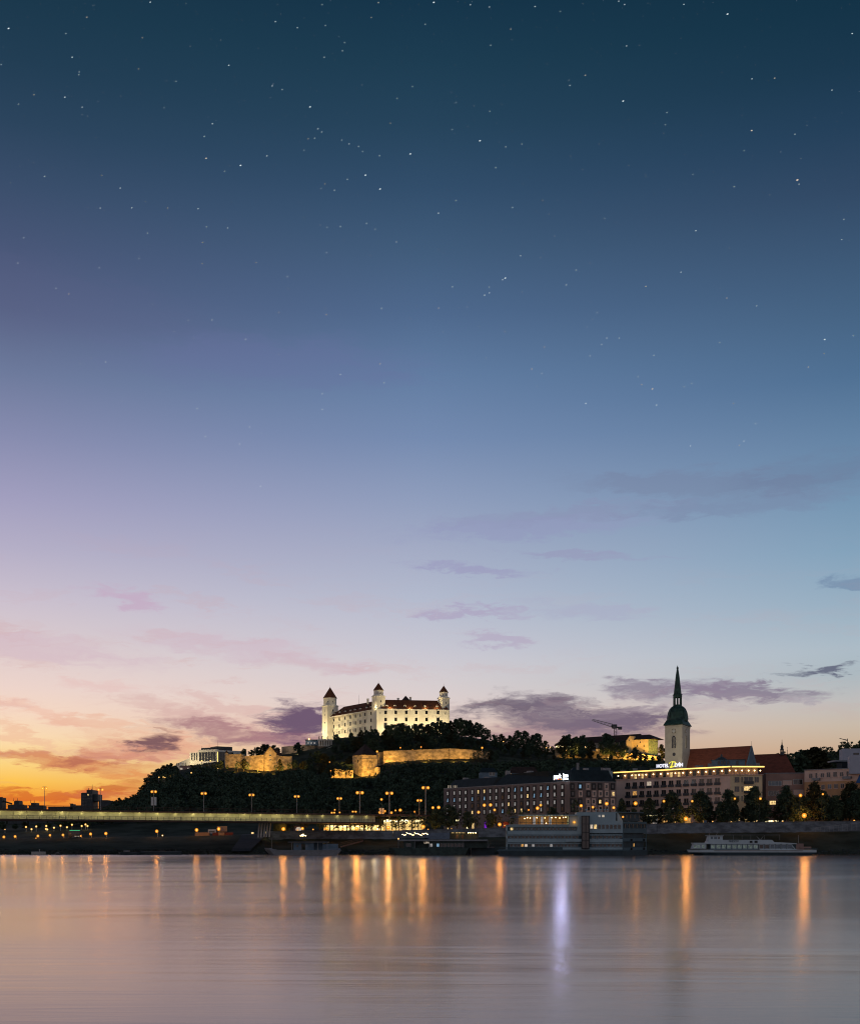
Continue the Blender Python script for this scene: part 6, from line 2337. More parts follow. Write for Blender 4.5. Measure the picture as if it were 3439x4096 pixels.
# ------------------------------------------------------------------ quay wall, ramps, slipway
def quay():
    def seg(name, label, pts, drop, cat='quay wall', hh=.9):
        r = thing(name, label, cat, (XX(pts[0], 427), 427, 0))
        mb, cp = MB(), MB()
        for a, b in zip(pts, pts[1:]):
            f = Face(a, 427.2, b, 427.2)
            za, zb = tz(a, 428.9) + hh, tz(b, 428.9) + hh
            mb.hexa([f.pt(0, za - drop, .8), f.pt(f.L, zb - drop, .8), f.pt(f.L, zb - drop, -1), f.pt(0, za - drop, -1)], [f.pt(0, za, 0), f.pt(f.L, zb, 0), f.pt(f.L, zb, -.6), f.pt(0, za, -.6)])
            cp.hexa([f.pt(0, za, .15), f.pt(f.L, zb, .15), f.pt(f.L, zb, -.75), f.pt(0, za, -.75)], [f.pt(0, za + .22, .15), f.pt(f.L, zb + .22, .15), f.pt(f.L, zb + .22, -.75), f.pt(0, za + .22, -.75)])
        mb.build('wall', M['quay'], r)
        cp.build('coping', M['quay'], r)
        return r
    seg('quay_wall', 'grey embankment wall behind the low houseboat', [1072, 1200, 1330, 1450, 1572], 3.6)
    seg('quay_wall', 'grey embankment wall behind the large white ship', [1573, 1700, 1850, 2000, 2200, 2400, 2628], 3.8)
    seg('quay_wall', 'long blue grey embankment wall above the white passenger boat', [2629, 2750, 2900, 3050, 3200, 3340, 3600], 4.0)
    # concrete slipway
    mb = MB()
    q = [P(925, 3420, 391.5), P(1001, 3420, 391.5), XX(1078, 427), XX(968, 427)]
    n = 8
    vs, fs = [], []
    for i in range(n + 1):
        t = i / n
        Y = 392 + 35.5 * t
        for px in (925 + (971 - 925) * t, 1001 + (1072 - 1001) * t):
            vs.append((XX(px, Y), Y, max(tz(px, Y), tz(px, min(Y + 2, 427))) + .35))
    for i in range(n):
        fs.append((2 * i, 2 * i + 1, 2 * i + 3, 2 * i + 2))
    mb.add(vs, fs)
    kindo(mb.build('slipway', M['asphalt']), 'structure')
    # ramps along the bank
    for name, label, pts, w in (('bank_ramp', 'pale ramp wall rising to the left along the grassy bank', [(600, 3392, 408), (690, 3372, 418), (740, 3366, 422)], 1.0),
                                ('bank_ramp', 'thin pale path edge on the grassy bank left of the slipway', [(672, 3398, 404), (740, 3388, 410), (812, 3372, 418)], .35),
                                ('bank_ramp', 'faint diagonal path edge on the far left bank', [(240, 3398, 402), (300, 3388, 408), (362, 3366, 422)], .3),
                                ('bank_ramp', 'pale sloping ramp wall at the right end of the embankment', [(3260, 3331, 424), (3340, 3327, 424), (3500, 3318, 424)], 1.0),
                                ('bank_ramp', 'thin dark landing path between white ship and passenger boat', [(2592, 3396, 402), (2640, 3381, 410), (2690, 3368, 418)], .35),
                                ('bank_ramp', 'stepped pale ledge under the wall right of the white ship', [(2610, 3341, 423), (2700, 3337, 424), (2842, 3332, 424)], .9)):
        mb = MB()
        for (a, b) in zip(pts, pts[1:]):
            p0, p1 = P(a[0], a[1], a[2]), P(b[0], b[1], b[2])
            mb.hexa([(p0.x, p0.y, p0.z - w - 1.5), (p1.x, p1.y, p1.z - w - 1.5), (p1.x, p1.y + 1.5, p1.z - w - 1.5), (p0.x, p0.y + 1.5, p0.z - w - 1.5)],
                    [(p0.x, p0.y, p0.z), (p1.x, p1.y, p1.z), (p1.x, p1.y + 1.5, p1.z), (p0.x, p0.y + 1.5, p0.z)])
        tag(mb.build(name, M['concrete']), label, 'ramp')
    # railing on the right ramp
    mb = MB()
    prev = None
    for px in range(3262, 3500, 18):
        p0 = P(px, 3331 - (px - 3260) * .054, 424)
        p1 = P(px, 3312 - (px - 3260) * .11, 424)
        mb.tube(p0, p1, .05, .05, 4)
        if prev:
            mb.tube(prev, p1, .06, .06, 4)
        prev = p1
    tag(mb.build('ramp_railing', M['polemetal']), 'thin pale railing on the ramp at the right edge', 'railing')


quay()


# ------------------------------------------------------------------ boats
def sb(f, mb, px0, px1, py0, py1, d0, d1):
    s0, s1 = f.s_at(px0), f.s_at(px1)
    Y = f.p0.y + f.u.y * (s0 + s1) / 2
    f.box(mb, s0, s1, ZZ(py1, Y), ZZ(py0, Y), d0, d1)


def big_ship():
    f = Face(1990, 374, 2490, 372)
    g = Face(2490, 372, 2586, 381)
    r = thing('hotel_ship', 'large multi-storey white hotel ship moored at the embankment', 'ship', (XX(2240, 373), 373, 0))
    mb = MB()
    Z = lambda py: ZZ(py, 373)
    a, b, c = f.pt(0, 0, .3), f.pt(f.L, 0, .3), g.pt(g.L, 0, .3)
    mb.prism([(a[0] + 2.5, a[1] + 3), (a[0] + .8, a[1]), (b[0], b[1]), (c[0], c[1]), (c[0], c[1] + 7), (a[0] + 2.5, a[1] + 12)], -.6, Z(3404),
             [(a[0] + .3, a[1] + 3), (a[0], a[1]), (b[0], b[1]), (c[0], c[1]), (c[0], c[1] + 7), (a[0] + .3, a[1] + 12)])
    mb.build('hull', M['shiphull'], r)
    mb = MB()
    sb(f, mb, 1994, 2490, 3399, 3404, -.2, .34)
    mb.build('rubbing_strake', M['shipblue'], r)
    # lower decks: dark recessed core with pale bands
    mb = MB()
    sb(f, mb, 2024, 2489, 3300, 3404, -11, -.9)
    mb.build('cabin_block', M['shipblue'], r)
    mb = MB()
    for (x0, x1, y0, y1) in ((2250, 2489, 3391, 3403), (2024, 2489, 3357, 3371), (2024, 2326, 3325, 3338), (2024, 2489, 3303, 3308), (2024, 2030, 3308, 3404), (2027, 2489, 3339, 3343), (2024, 2489, 3374, 3377)):
        sb(f, mb, x0, x1, y0, y1, -1.2, 0)
    sb(f, mb, 2262, 2326, 3358, 3368, 0, .8)
    mb.build('deck_band', M['shipwhite'], r)
    mb = MB()
    sb(f, mb, 2034, 2275, 3299, 3303, -11, .2)
    mb.build('upper_deck', M['shipwhite'], r)
    lit = {(2, 3): 'lit_o', (2, 4): 'lit_w', (2, 6): 'lit_dim', (2, 11): 'lit_dim', (0, 0): 'lit_y'}
    for row, (py, y0) in enumerate(((3317, 2046), (3350, 2034), (3383, 2046))):
        px = y0
        i = 0
        while px < 2318:
            f.window(r, px, py, 1.02, 1.0, M['shipwhite'], M[lit[(row, i)]] if (row, i) in lit else M['glass'], 0, .1, d=-.9)
            px += 14.4
            i += 1
    for row, py in enumerate((3350, 3383)):
        for px in (2372, 2388, 2403, 2419, 2435, 2450, 2466, 2481):
            f.window(r, px, py, 1.1, 1.0, M['shipwhite'], M['glass'], 0, .1, d=-.9)
    # high block at the right
    mb = MB()
    s0, s1 = f.s_at(2308), f.s_at(2490)
    z0, z1, zk = Z(3333), Z(3250), Z(3285)
    sk = f.s_at(2470)
    pts = [(s0, z0), (s1, z0), (s1, zk), (sk, z1), (s0, z1)]
    mb.add([f.pt(s, z, .1) for s, z in pts] + [f.pt(s, z, -11) for s, z in pts], [(0, 1, 2, 3, 4), (9, 8, 7, 6, 5)] + [(i, i + 5, (i + 1) % 5 + 5, (i + 1) % 5) for i in range(5)])
    mb.build('upper_block', M['shipwhite'], r)
    for i, px in enumerate((2365.5, 2381, 2396.7, 2412, 2428.3, 2444, 2460, 2476)):
        f.window(r, px, 3308, 1.0, 1.5, M['shipwhite'], M['lit_y'] if i == 1 else (M['lit_w'] if i == 0 else M['glass']), 0, .08, d=.1)
    for px in (2397, 2412):
        f.window(r, px, 3265, .9, .9, M['shipwhite'], M['lit_dim'] if px == 2397 else M['lit_w'], 0, .08, d=.1)
    # glazed top deck
    mb = MB()
    sb(f, mb, 2076, 2310, 3260, 3264, -9, .6)
    sb(f, mb, 2275, 2308, 3264, 3303, -9, -.2)
    mb.build('pavilion_roof', M['shipwhite'], r)
    mb = MB()
    sb(f, mb, 2076, 2275, 3264, 3300, -9, -8.6)
    mb.build('pavilion_back_wall', M['orange'], r)
    mb = MB()
    for i in range(9):
        px = 2077 + i * 24.6
        sb(f, mb, px, px + 2, 3264, 3300, -.5, -.1)
    sb(f, mb, 2076, 2275, 3290, 3291.5, -.4, -.1)
    mb.build('pavilion_frame', M['darkmetal'], r)
    for px in (2132, 2163, 2196):
        mb = MB()
        sb(f, mb, px, px + 9, 3268, 3298, -.6, -.3)
        mb.build('glazing_panel', M['lit_dim'], r)
    for px, py in ((2098, 3275), (2109, 3272), (2120, 3273), (2137, 3271), (2147, 3272), (2166, 3271), (2178, 3273), (2206, 3272), (2222, 3271), (2238, 3273), (2252, 3271), (2262, 3270), (2184, 3294)):
        p_ = f.pt(f.s_at(px, -1.5), f.z_at(px, py, -1.5), -1.5)
        m_ = MB()
        m_.ball(p_, .16, 7, 5)
        m_.build('pavilion_bulb', M['bulb_y'], r)
    for px in (2105, 2150, 2200, 2250):
        light('POINT', r, f.pt(f.s_at(px, -3), Z(3272), -3), 90, (1, .66, .25), .3)
    p_ = f.pt(f.s_at(2296), Z(3290), .35)
    bulb(r, p_, .4, 'o', 60)
    mb = MB()
    sb(f, mb, 2040, 2076, 3268, 3271, -4, .5)
    sb(f, mb, 2040, 2041, 3271, 3300, .3, .4)
    mb.build('awning', M['awning'], r)
    # glass lift tower
    mb = MB()
    sb(f, mb, 2327, 2353, 3267, 3393, -1, 1.2)
    mb.build('lift_shaft', M['glass'], r)
    mb = MB()
    for px in (2324.5, 2340, 2353.5):
        sb(f, mb, px, px + 2.5, 3264, 3396, -1.1, 1.35)
    for py in (3264, 3296, 3330, 3362, 3393):
        sb(f, mb, 2324.5, 2356, py, py + 2.4, -1.1, 1.32)
    mb.build('lift_frame', M['darkframe'], r)
    # railing forward
    mb = MB()
    for px in range(1996, 2250, 8):
        sb(f, mb, px, px + .9, 3391, 3400, .2, .28)
    sb(f, mb, 1996, 2250, 3390, 3391, .18, .3)
    mb.build('railing', M['shipblue'], r)
    # after section, its shade put into darker paint
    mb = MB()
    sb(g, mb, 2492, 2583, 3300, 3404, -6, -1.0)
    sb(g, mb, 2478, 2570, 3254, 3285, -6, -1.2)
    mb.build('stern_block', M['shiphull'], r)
    mb = MB()
    for (x0, x1, y0, y1) in ((2490, 2586, 3288, 3296), (2490, 2586, 3315, 3333), (2490, 2586, 3354, 3367), (2490, 2586, 3391, 3403), (2478, 2574, 3249, 3253)):
        sb(g, mb, x0 if x0 > 2480 else 2480, x1, y0, y1, -5.5, 0)
    for x in (2491, 2584):
        sb(g, mb, x, x + 1.6, 3296, 3404, -.3, -.02)
    mb.build('stern_band', M['shipblue'], r)
    for i, px in enumerate((2500, 2516, 2531, 2547, 2563, 2577)):
        g.window(r, px, 3305, 1.0, 1.4, M['shipblue'], M['glass'], 0, .08, d=-1)
    for px in (2506, 2521, 2538, 2555):
        g.window(r, px, 3268, .9, 1.2, M['shipblue'], M['glass'], 0, .08, d=-1.2)
    g.window(r, 2534, 3381, .8, 1.2, M['shipblue'], M['lit_o'], 0, .08, d=-1)
    bulb(r, g.pt(g.s_at(2489), ZZ(3269, 373), .2), .35, 'o', 50)
    mb = MB()
    for px, py in ((2524, 3361), (2574, 3361), (2524, 3396), (2574, 3396)):
        c = Vector(g.pt(g.s_at(px), ZZ(py, 376), .15))
        mb.ball(c, .42, 8, 5)
    mb.build('fender', M['darkframe'], r)
    # dishes and vents on the roof
    mb = MB()
    for px in (2345, 2384, 2402, 2418, 2430):
        c = Vector(f.pt(f.s_at(px, -3), Z(3250), -3))
        mb.tube(c, c + Vector((0, 0, .7)), .12, .12, 5)
        mb.ball(c + Vector((0, 0, .9)), .45, 8, 5, .6)
    mb.build('roof_vents', M['shipwhite'], r)
    mb = MB()
    mb.tube(f.pt(f.s_at(2230), Z(3262), -2), f.pt(f.s_at(2230), Z(3256), -2), .05, .05, 5)
    mb.ball(f.pt(f.s_at(2224), Z(3257), -1), .14, 6, 4)
    mb.build('signal_mast', M['darkmetal'], r)


big_ship()


def passenger_ship():
    Y = 380
    f = Face(2757, Y, 3267, Y - 1)
    r = thing('passenger_boat', 'long white river passenger boat with a row of large windows', 'boat', (XX(3010, Y), Y, 0))
    o = lambda x: 2740 + x * .3176
    q = lambda y: 3320 + y * .3176
    S0 = lambda px: f.s_at(px)
    Z = lambda py: ZZ(py, Y)
    # hull: plan outline swept from waterline to deck
    bow, st = S0(2757), S0(3266)
    wl = [(bow + 3.2, 2.6), (bow + 6, .7), (bow + 10, .1), (st - 6, .1), (st - 2.5, .8), (st - 2.5, 4.4), (bow + 10, 5), (bow + 6, 4.4)]
    dk = [(bow, 2.6), (bow + 3.5, .6), (bow + 8, 0), (st - 5, 0), (st, .5), (st, 4.6), (bow + 8, 5.2), (bow + 3.5, 4.6)]
    cv = lambda l: [f.pt(s, 0, .3 - d)[:2] for s, d in l]
    mb = MB()
    mb.prism(cv(wl), -.5, Z(q(285)), cv([(s, d) for s, d in dk]))
    mb.build('hull', M['shiphull'], r)
    mb = MB()
    mb.prism(cv([(s, d - .02) for s, d in dk]), Z(q(285)), Z(q(252)), cv([(s - (.4 if s < bow + 1 else 0), d - .05) for s, d in dk]))
    mb.build('bulwark', M['boatwhite'], r)
    mb = MB()
    sb(f, mb, o(360), o(1480), q(262), q(270), .2, .36)
    mb.build('stripe', M['woodred'], r)
    # saloon
    mb = MB()
    s0, s1, s2, s3 = S0(o(315)), S0(o(920)), S0(o(1380)), S0(o(270))
    f.box(mb, s0, s1, Z(q(252)), Z(q(178)), -4, -.3)
    f.box(mb, s1, S0(o(1420)), Z(q(252)), Z(q(178)), -4, -1.2)
    mb.build('saloon', M['shipblue'], r)
    mb = MB()
    prof = [(o(265), 180), (o(300), 128), (o(1095), 128), (o(1120), 155), (o(1400), 170), (o(1405), 182)]
    pts = [(S0(a), Z(q(b))) for a, b in prof]
    n = len(pts)
    mb.add([f.pt(s, z, 0) for s, z in pts] + [f.pt(s, z, -4.3) for s, z in pts], [tuple(range(n - 1, -1, -1)), tuple(range(n, 2 * n))] + [(i, (i + 1) % n, n + (i + 1) % n, n + i) for i in range(n)])
    mb.build('roof', M['boatwhite'], r)
    for i in range(9):
        f.window(r, o(350 + i * 67), q(213), 1.42, 1.35, M['boatwhite'], M['lit_faint'] if i not in (5,) else M['lit_faint'], 0, .1, d=-.3)
    for i, x in enumerate((955, 1027, 1095, 1165, 1240, 1315)):
        wo_ = f.window(r, o(x), q(214), 1.55, 1.5, M['boatwhite'], M['glass'] if i < 2 else M['glass_blue'], 0, .12, d=-.3, proud=.3)
    mb = MB()
    sb(f, mb, o(945), o(1400), q(242), q(256), -3, .1)
    a = [f.pt(S0(o(1335)), Z(q(188)), -.1), f.pt(S0(o(1345)), Z(q(188)), -.1), f.pt(S0(o(1392)), Z(q(245)), -.1), f.pt(S0(o(1378)), Z(q(245)), -.1)]
    mb.hexa([(x, y, z) for x, y, z in a], [(x, y + .3, z) for x, y, z in a])
    mb.build('side_panel', M['boatwhite'], r)
    # fore lounge
    mb = MB()
    aa = [(o(95), 240), (o(118), 178), (o(268), 178), (o(268), 240)]
    pts = [(S0(a_), Z(q(b_))) for a_, b_ in aa]
    mb.add([f.pt(s, z, -.4) for s, z in pts] + [f.pt(s, z, -4) for s, z in pts], [(3, 2, 1, 0), (4, 5, 6, 7), (0, 1, 5, 4), (1, 2, 6, 5), (2, 3, 7, 6)])
    mb.build('fore_lounge', M['boatwhite'], r)
    mb = MB()
    sb(f, mb, o(105), o(285), q(165), q(178), -4.2, -.1)
    mb.build('lounge_roof', M['boatwhite'], r)
    for x in (124, 170, 226):
        f.window(r, o(x), q(212), 1.1, 1.15, M['boatwhite'], M['lit_faint'], 0, .1, d=-.4)
    # wheelhouse
    mb = MB()
    pts = [(S0(o(290)), Z(q(128))), (S0(o(305)), Z(q(80))), (S0(o(478)), Z(q(80))), (S0(o(478)), Z(q(128)))]
    mb.add([f.pt(s, z, -.6) for s, z in pts] + [f.pt(s, z, -3.6) for s, z in pts], [(3, 2, 1, 0), (4, 5, 6, 7), (0, 1, 5, 4), (1, 2, 6, 5), (2, 3, 7, 6)])
    w_ = mb.build('wheelhouse', M['boatwhite'], r)
    mb = MB()
    sb(f, mb, o(285), o(485), q(73), q(80), -4, -.2)
    mb.build('wheelhouse_roof', M['boatwhite'], w_)
    for x, w in ((335, .9), (382, 1.2), (423, .7)):
        f.window(r, o(x), q(103), w, .95, M['boatwhite'], M['glass_blue'] if x != 423 else M['glass'], 0, .08, d=-.6)
    # awning frame over the sun deck, masts
    mb = MB()
    z_ = Z(q(66))
    mb.tube(f.pt(S0(o(480)), z_, -.5), f.pt(S0(o(1200)), z_, -.5), .05, .05, 5)
    mb.tube(f.pt(S0(o(480)), z_, -3.8), f.pt(S0(o(1200)), z_, -3.8), .05, .05, 5)
    for x in (610, 720, 830, 1000, 1195):
        mb.tube(f.pt(S0(o(x)), z_, -.5), f.pt(S0(o(x)), Z(q(130)), -.5), .04, .04, 5)
    mb.build('awning_frame', M['polemetal'], r)
    mb = MB()
    c = f.pt(S0(o(955)), Z(q(132)), -1)
    mb.tube(c, f.pt(S0(o(908)), Z(q(82)), -1), .12, .06, 5)
    mb.tube(c, f.pt(S0(o(992)), Z(q(82)), -1), .12, .06, 5)
    mb.tube(f.pt(S0(o(405)), Z(q(73)), -2), f.pt(S0(o(430)), Z(q(22)), -2), .07, .04, 5)
    mb.tube(f.pt(S0(o(318)), Z(q(73)), -2), f.pt(S0(o(318)), Z(q(48)), -2), .05, .04, 5)
    mb.tube(f.pt(S0(o(1445)), Z(q(170)), -2), f.pt(S0(o(1450)), Z(q(66)), -2), .06, .04, 5)
    mb.build('mast', M['polemetal'], r)
    mb = MB()
    sb(f, mb, o(812), o(845), q(138), q(166), 0, .12)
    sb(f, mb, o(872), o(910), q(138), q(166), 0, .12)
    mb.build('vent_grille', M['darkframe'], r)
    # stern deck
    mb = MB()
    sb(f, mb, o(1405), o(1500), q(175), q(252), -3.5, -.8)
    sb(f, mb, o(1450), o(1590), q(215), q(236), -3.5, -.3)
    mb.build('stern_house', M['pinkbrown'], r)
    mb = MB()
    for x in range(1505, 1660, 22):
        sb(f, mb, o(x), o(x + 4), q(236), q(254), .1, .2)
    sb(f, mb, o(1500), o(1655), q(234), q(238), .08, .22)
    mb.build('stern_rail', M['shipblue'], r)
    put_text(r, f, o(610), q(158), 'PREŠOV', .95, M['shiphull'], d=.02, offset=.02, extrude=.03, name='name_lettering')


passenger_ship()


def houseboat():
    Y = 384
    f = Face(1050, Y, 1370, Y)
    o = lambda x: 1030 + x * .3006
    q = lambda y: 3280 + y * .3006
    Z = lambda py: ZZ(py, Y)
    S0 = lambda px: f.s_at(px)
    r = thing('houseboat', 'low grey barge with a flat roofed cabin moored below the wall', 'boat', (XX(1210, Y), Y, 0))
    mb = MB()
    a, b = S0(o(88)), S0(o(1105))
    wl = [(a + 2, 2.5), (a + 3.5, .3), (b - 1.5, .3), (b - 1.5, 4.7), (a + 3.5, 4.7)]
    dk = [(a, 2.5), (a + 2, 0), (b, 0), (b, 5), (a + 2, 5)]
    cv = lambda l: [f.pt(s, 0, -d)[:2] for s, d in l]
    mb.prism(cv(wl), -.4, Z(q(405)), cv(dk))
    mb.add([f.pt(a, Z(q(405)), -2.5), f.pt(a + 2, Z(q(405)), 0), f.pt(a + 5, Z(q(405)), 0), f.pt(a - .3, Z(q(375)), -2.5), f.pt(a + 1.8, Z(q(380)), -.02), f.pt(a + 2, Z(q(405)), -5), f.pt(a + 1.8, Z(q(380)), -5)],
           [(0, 1, 4, 3), (1, 2, 4), (0, 3, 6, 5)])
    mb.build('hull', M['greymetal'], r)
    mb = MB()
    sb(f, mb, o(475), o(580), q(308), q(405), -4, -.9)
    sb(f, mb, o(630), o(745), q(308), q(405), -4, -.9)
    sb(f, mb, o(580), o(630), q(308), q(318), -4, -.9)
    sb(f, mb, o(860), o(1060), q(322), q(405), -4, -1.1)
    sb(f, mb, o(745), o(860), q(308), q(405), -4, -3.4)
    mb.build('cabin', M['bluegrey'], r)
    f.window(r, o(655), q(350), .9, .9, M['bluegrey'], M['glass_blue'], 0, .08, d=-.9)
    f.window(r, o(530), q(350), .8, .9, M['bluegrey'], M['glass'], 0, .08, d=-.9)
    mb = MB()
    sb(f, mb, o(405), o(935), q(292), q(304), -5, .3)
    mb.build('roof', M['concrete'], r)
    mb = MB()
    for x in (450, 800, 925):
        mb = MB()
        sb(f, mb, o(x), o(x + 5), q(304), q(405), -.2, 0)
        mb.build('post', M['polemetal'], r)
    mb = MB()
    mb.tube(f.pt(S0(o(183)), Z(q(405)), -1), f.pt(S0(o(183)), Z(q(240)), -1), .05, .04, 5)
    mb.build('mast', M['polemetal'], r)
    mb = MB()
    pts = [(o(850), 405), (o(875), 392), (o(1040), 384), (o(1100), 380), (o(1105), 405)]
    pp = [(S0(x), Z(q(y))) for x, y in pts]
    n = len(pp)
    mb.add([f.pt(s, z, .05) for s, z in pp] + [f.pt(s, z, -1) for s, z in pp], [tuple(range(n - 1, -1, -1)), tuple(range(n, 2 * n))] + [(i, (i + 1) % n, n + (i + 1) % n, n + i) for i in range(n)])
    mb.build('tarpaulin', M['awning'], r)
    # gangway
    g = thing('gangway', 'reddish gangway with rails from the low barge up to the quay', 'gangway', P(1361, 3386, 388))
    mb = MB()
    A, B = P(1361, 3386, 388), P(1452, 3362, 420)
    w = Vector((0, 1.6, 0))
    mb.hexa([A - Vector((0, 0, .5)), B - Vector((0, 0, .5)), B + w - Vector((0, 0, .5)), A + w - Vector((0, 0, .5))], [A, B, B + w, A + w])
    mb.build('deck', M['woodred'], g)
    mb = MB()
    for i in range(13):
        t = A.lerp(B, i / 12)
        mb.tube(t, t + Vector((0, 0, 1.1)), .04, .04, 4)
    for h in (.55, 1.1):
        mb.tube(A + Vector((0, 0, h)), B + Vector((0, 0, h)), .045, .045, 4)
    mb.build('rail', M['woodred'], g)


houseboat()


def restaurant_boat():
    Y = 383
    f = Face(1545, Y, 1960, Y)
    o = lambda x: 1540 + x * .2496
    q = lambda y: 3280 + y * .2496
    Z = lambda py: ZZ(py, Y)
    S0 = lambda px: f.s_at(px)
    r = thing('restaurant_boat', 'dark green restaurant boat with lit glass pavilion and bulb strings on its roof', 'boat', (XX(1740, Y), Y, 0))
    mb = MB()
    a, b = S0(o(50)), S0(o(1368))
    wl = [(a + 2, 3), (a + 3, .2), (b - 2, .2), (b - 1, 3), (b - 2, 5.5), (a + 3, 5.5)]
    dk = [(a, 3), (a + 1.4, 0), (b - .6, 0), (b, 3), (b - .6, 5.8), (a + 1.4, 5.8)]
    cv = lambda l: [f.pt(s, 0, -d)[:2] for s, d in l]
    mb.prism(cv(wl), -.4, Z(q(452)), cv(dk))
    mb.build('hull', M['shipgreen'], r)
    mb = MB()
    sb(f, mb, o(300), o(470), q(345), q(455), -5, -1)
    sb(f, mb, o(700), o(1250), q(345), q(455), -5, -1)
    sb(f, mb, o(470), o(700), q(345), q(455), -5, -3.5)
    sb(f, mb, o(1250), o(1640), q(345), q(455), -5, -2)
    mb.build('cabin', M['shipgreen'], r)
    mb = MB()
    sb(f, mb, o(205), o(1645), q(318), q(343), -6, .3)
    mb.build('roof', M['greymetal'], r)
    for i, x in enumerate((740, 845, 905, 960, 1018, 1075, 1130, 1188, 1240)):
        wo_ = f.window(r, o(x), q(408), .95, 1.15, M['greymetal'], M['lit_c'] if i == 1 else (M['lit_dim'] if i == 0 else M['glass']), 0, .07, d=-1)
    f.window(r, o(375), q(405), 1.6, 1.1, M['greymetal'], M['glass'], 1, .07, d=-1)
    mb = MB()
    for x in (210, 470, 700, 1252, 1640):
        mb = MB()
        sb(f, mb, o(x), o(x + 7), q(343), q(455), -.2, 0)
        mb.build('post', M['greymetal'], r)
    # tented part
    mb = MB()
    pts = [(o(620), 312), (o(700), 228), (o(760), 212), (o(1035), 208), (o(1035), 312)]
    pp = [(S0(x), Z(q(y))) for x, y in pts]
    n = len(pp)
    mb.add([f.pt(s, z, -.2) for s, z in pp] + [f.pt(s, z, -5) for s, z in pp], [tuple(range(n - 1, -1, -1)), tuple(range(n, 2 * n))] + [(i, (i + 1) % n, n + (i + 1) % n, n + i) for i in range(n)])
    mb.build('tent', M['awning'], r)
    mb = MB()
    sb(f, mb, o(1035), o(1505), q(196), q(202), -5, 0)
    sb(f, mb, o(1040), o(1500), q(202), q(312), -5, -4.7)
    mb.build('pavilion_roof', M['darkmetal'], r)
    mb = MB()
    for x in (1040, 1125, 1215, 1300, 1390, 1490):
        sb(f, mb, o(x), o(x + 8), q(202), q(315), -.4, -.2)
    mb.build('pavilion_frame', M['darkmetal'], r)
    for x in (1085, 1145, 1205, 1255):
        mb = MB()
        sb(f, mb, o(x - 22), o(x + 22), q(207), q(214), -1.2, -.9)
        mb.build('light_strip', M['lit_y'], r)
    for x in (1150, 1240):
        mb = MB()
        sb(f, mb, o(x - 16), o(x + 22), q(240), q(300), -2, -1.8)
        mb.build('interior_panel', M['woodred'], r)
    for x in (1335, 1372, 1410, 1452):
        mb = MB()
        mb.ball(f.pt(S0(o(x)), Z(q(209)), -.8), .2, 8, 5)
        mb.build('pavilion_bulb', M['bulb_y'], r)
    light('POINT', r, f.pt(S0(o(1390)), Z(q(215)), -1.6), 60, (1, .7, .25), .3)
    light('POINT', r, f.pt(S0(o(1180)), Z(q(220)), -1.6), 60, (1, .7, .25), .3)
    rg = random.Random(2)
    for i in range(30):
        t = i / 29
        x = 272 + t * 415
        y = 232 + 14 * sin(t * 19) + rg.uniform(-6, 6) - (24 if i % 9 == 5 else 0)
        mb = MB()
        mb.ball(f.pt(S0(o(x)), Z(q(y)), -1.5 - rg.random() * 2), .13, 6, 4)
        mb.build('string_bulb', M['bulb_y'], r)
    light('POINT', r, f.pt(S0(o(400)), Z(q(232)), -2), 60, (1, .6, .2), .4)
    light('POINT', r, f.pt(S0(o(560)), Z(q(232)), -2), 60, (1, .6, .2), .4)
    mb = MB()
    sb(f, mb, o(280), o(690), q(290), q(318), -.3, -.2)
    mb.build('parapet', M['shipgreen'], r)
    bulb(r, f.pt(S0(o(213)), Z(q(306)), -.5), .28, 'y', 30)
    put_text(r, f, o(665), q(380), 'LIRA', .85, M['lit_w'], d=.05, offset=.02, extrude=.02, name='name_lettering')
    # dark pontoon beside it
    p = thing('pontoon', 'dark floating pontoon between restaurant boat and white ship', 'pontoon', P(1925, 3420, 388))
    f2 = Face(1884, 388, 1978, 388)
    mb = MB()
    f2.box(mb, 0, f2.L, -.3, 2.4, -4, 0)
    mb.build('float', M['shiphull'], p)
    mb = MB()
    f2.box(mb, 1, f2.L - .5, 2.4, 2.6, -4, .3)
    for s in (1, 3.5, 6):
        f2.box(mb, s, s + .12, 2.6, 3.6, .1, .2)
    f2.box(mb, 1, 6.2, 3.6, 3.68, .1, .2)
    mb.build('deck', M['greymetal'], p)


restaurant_boat()


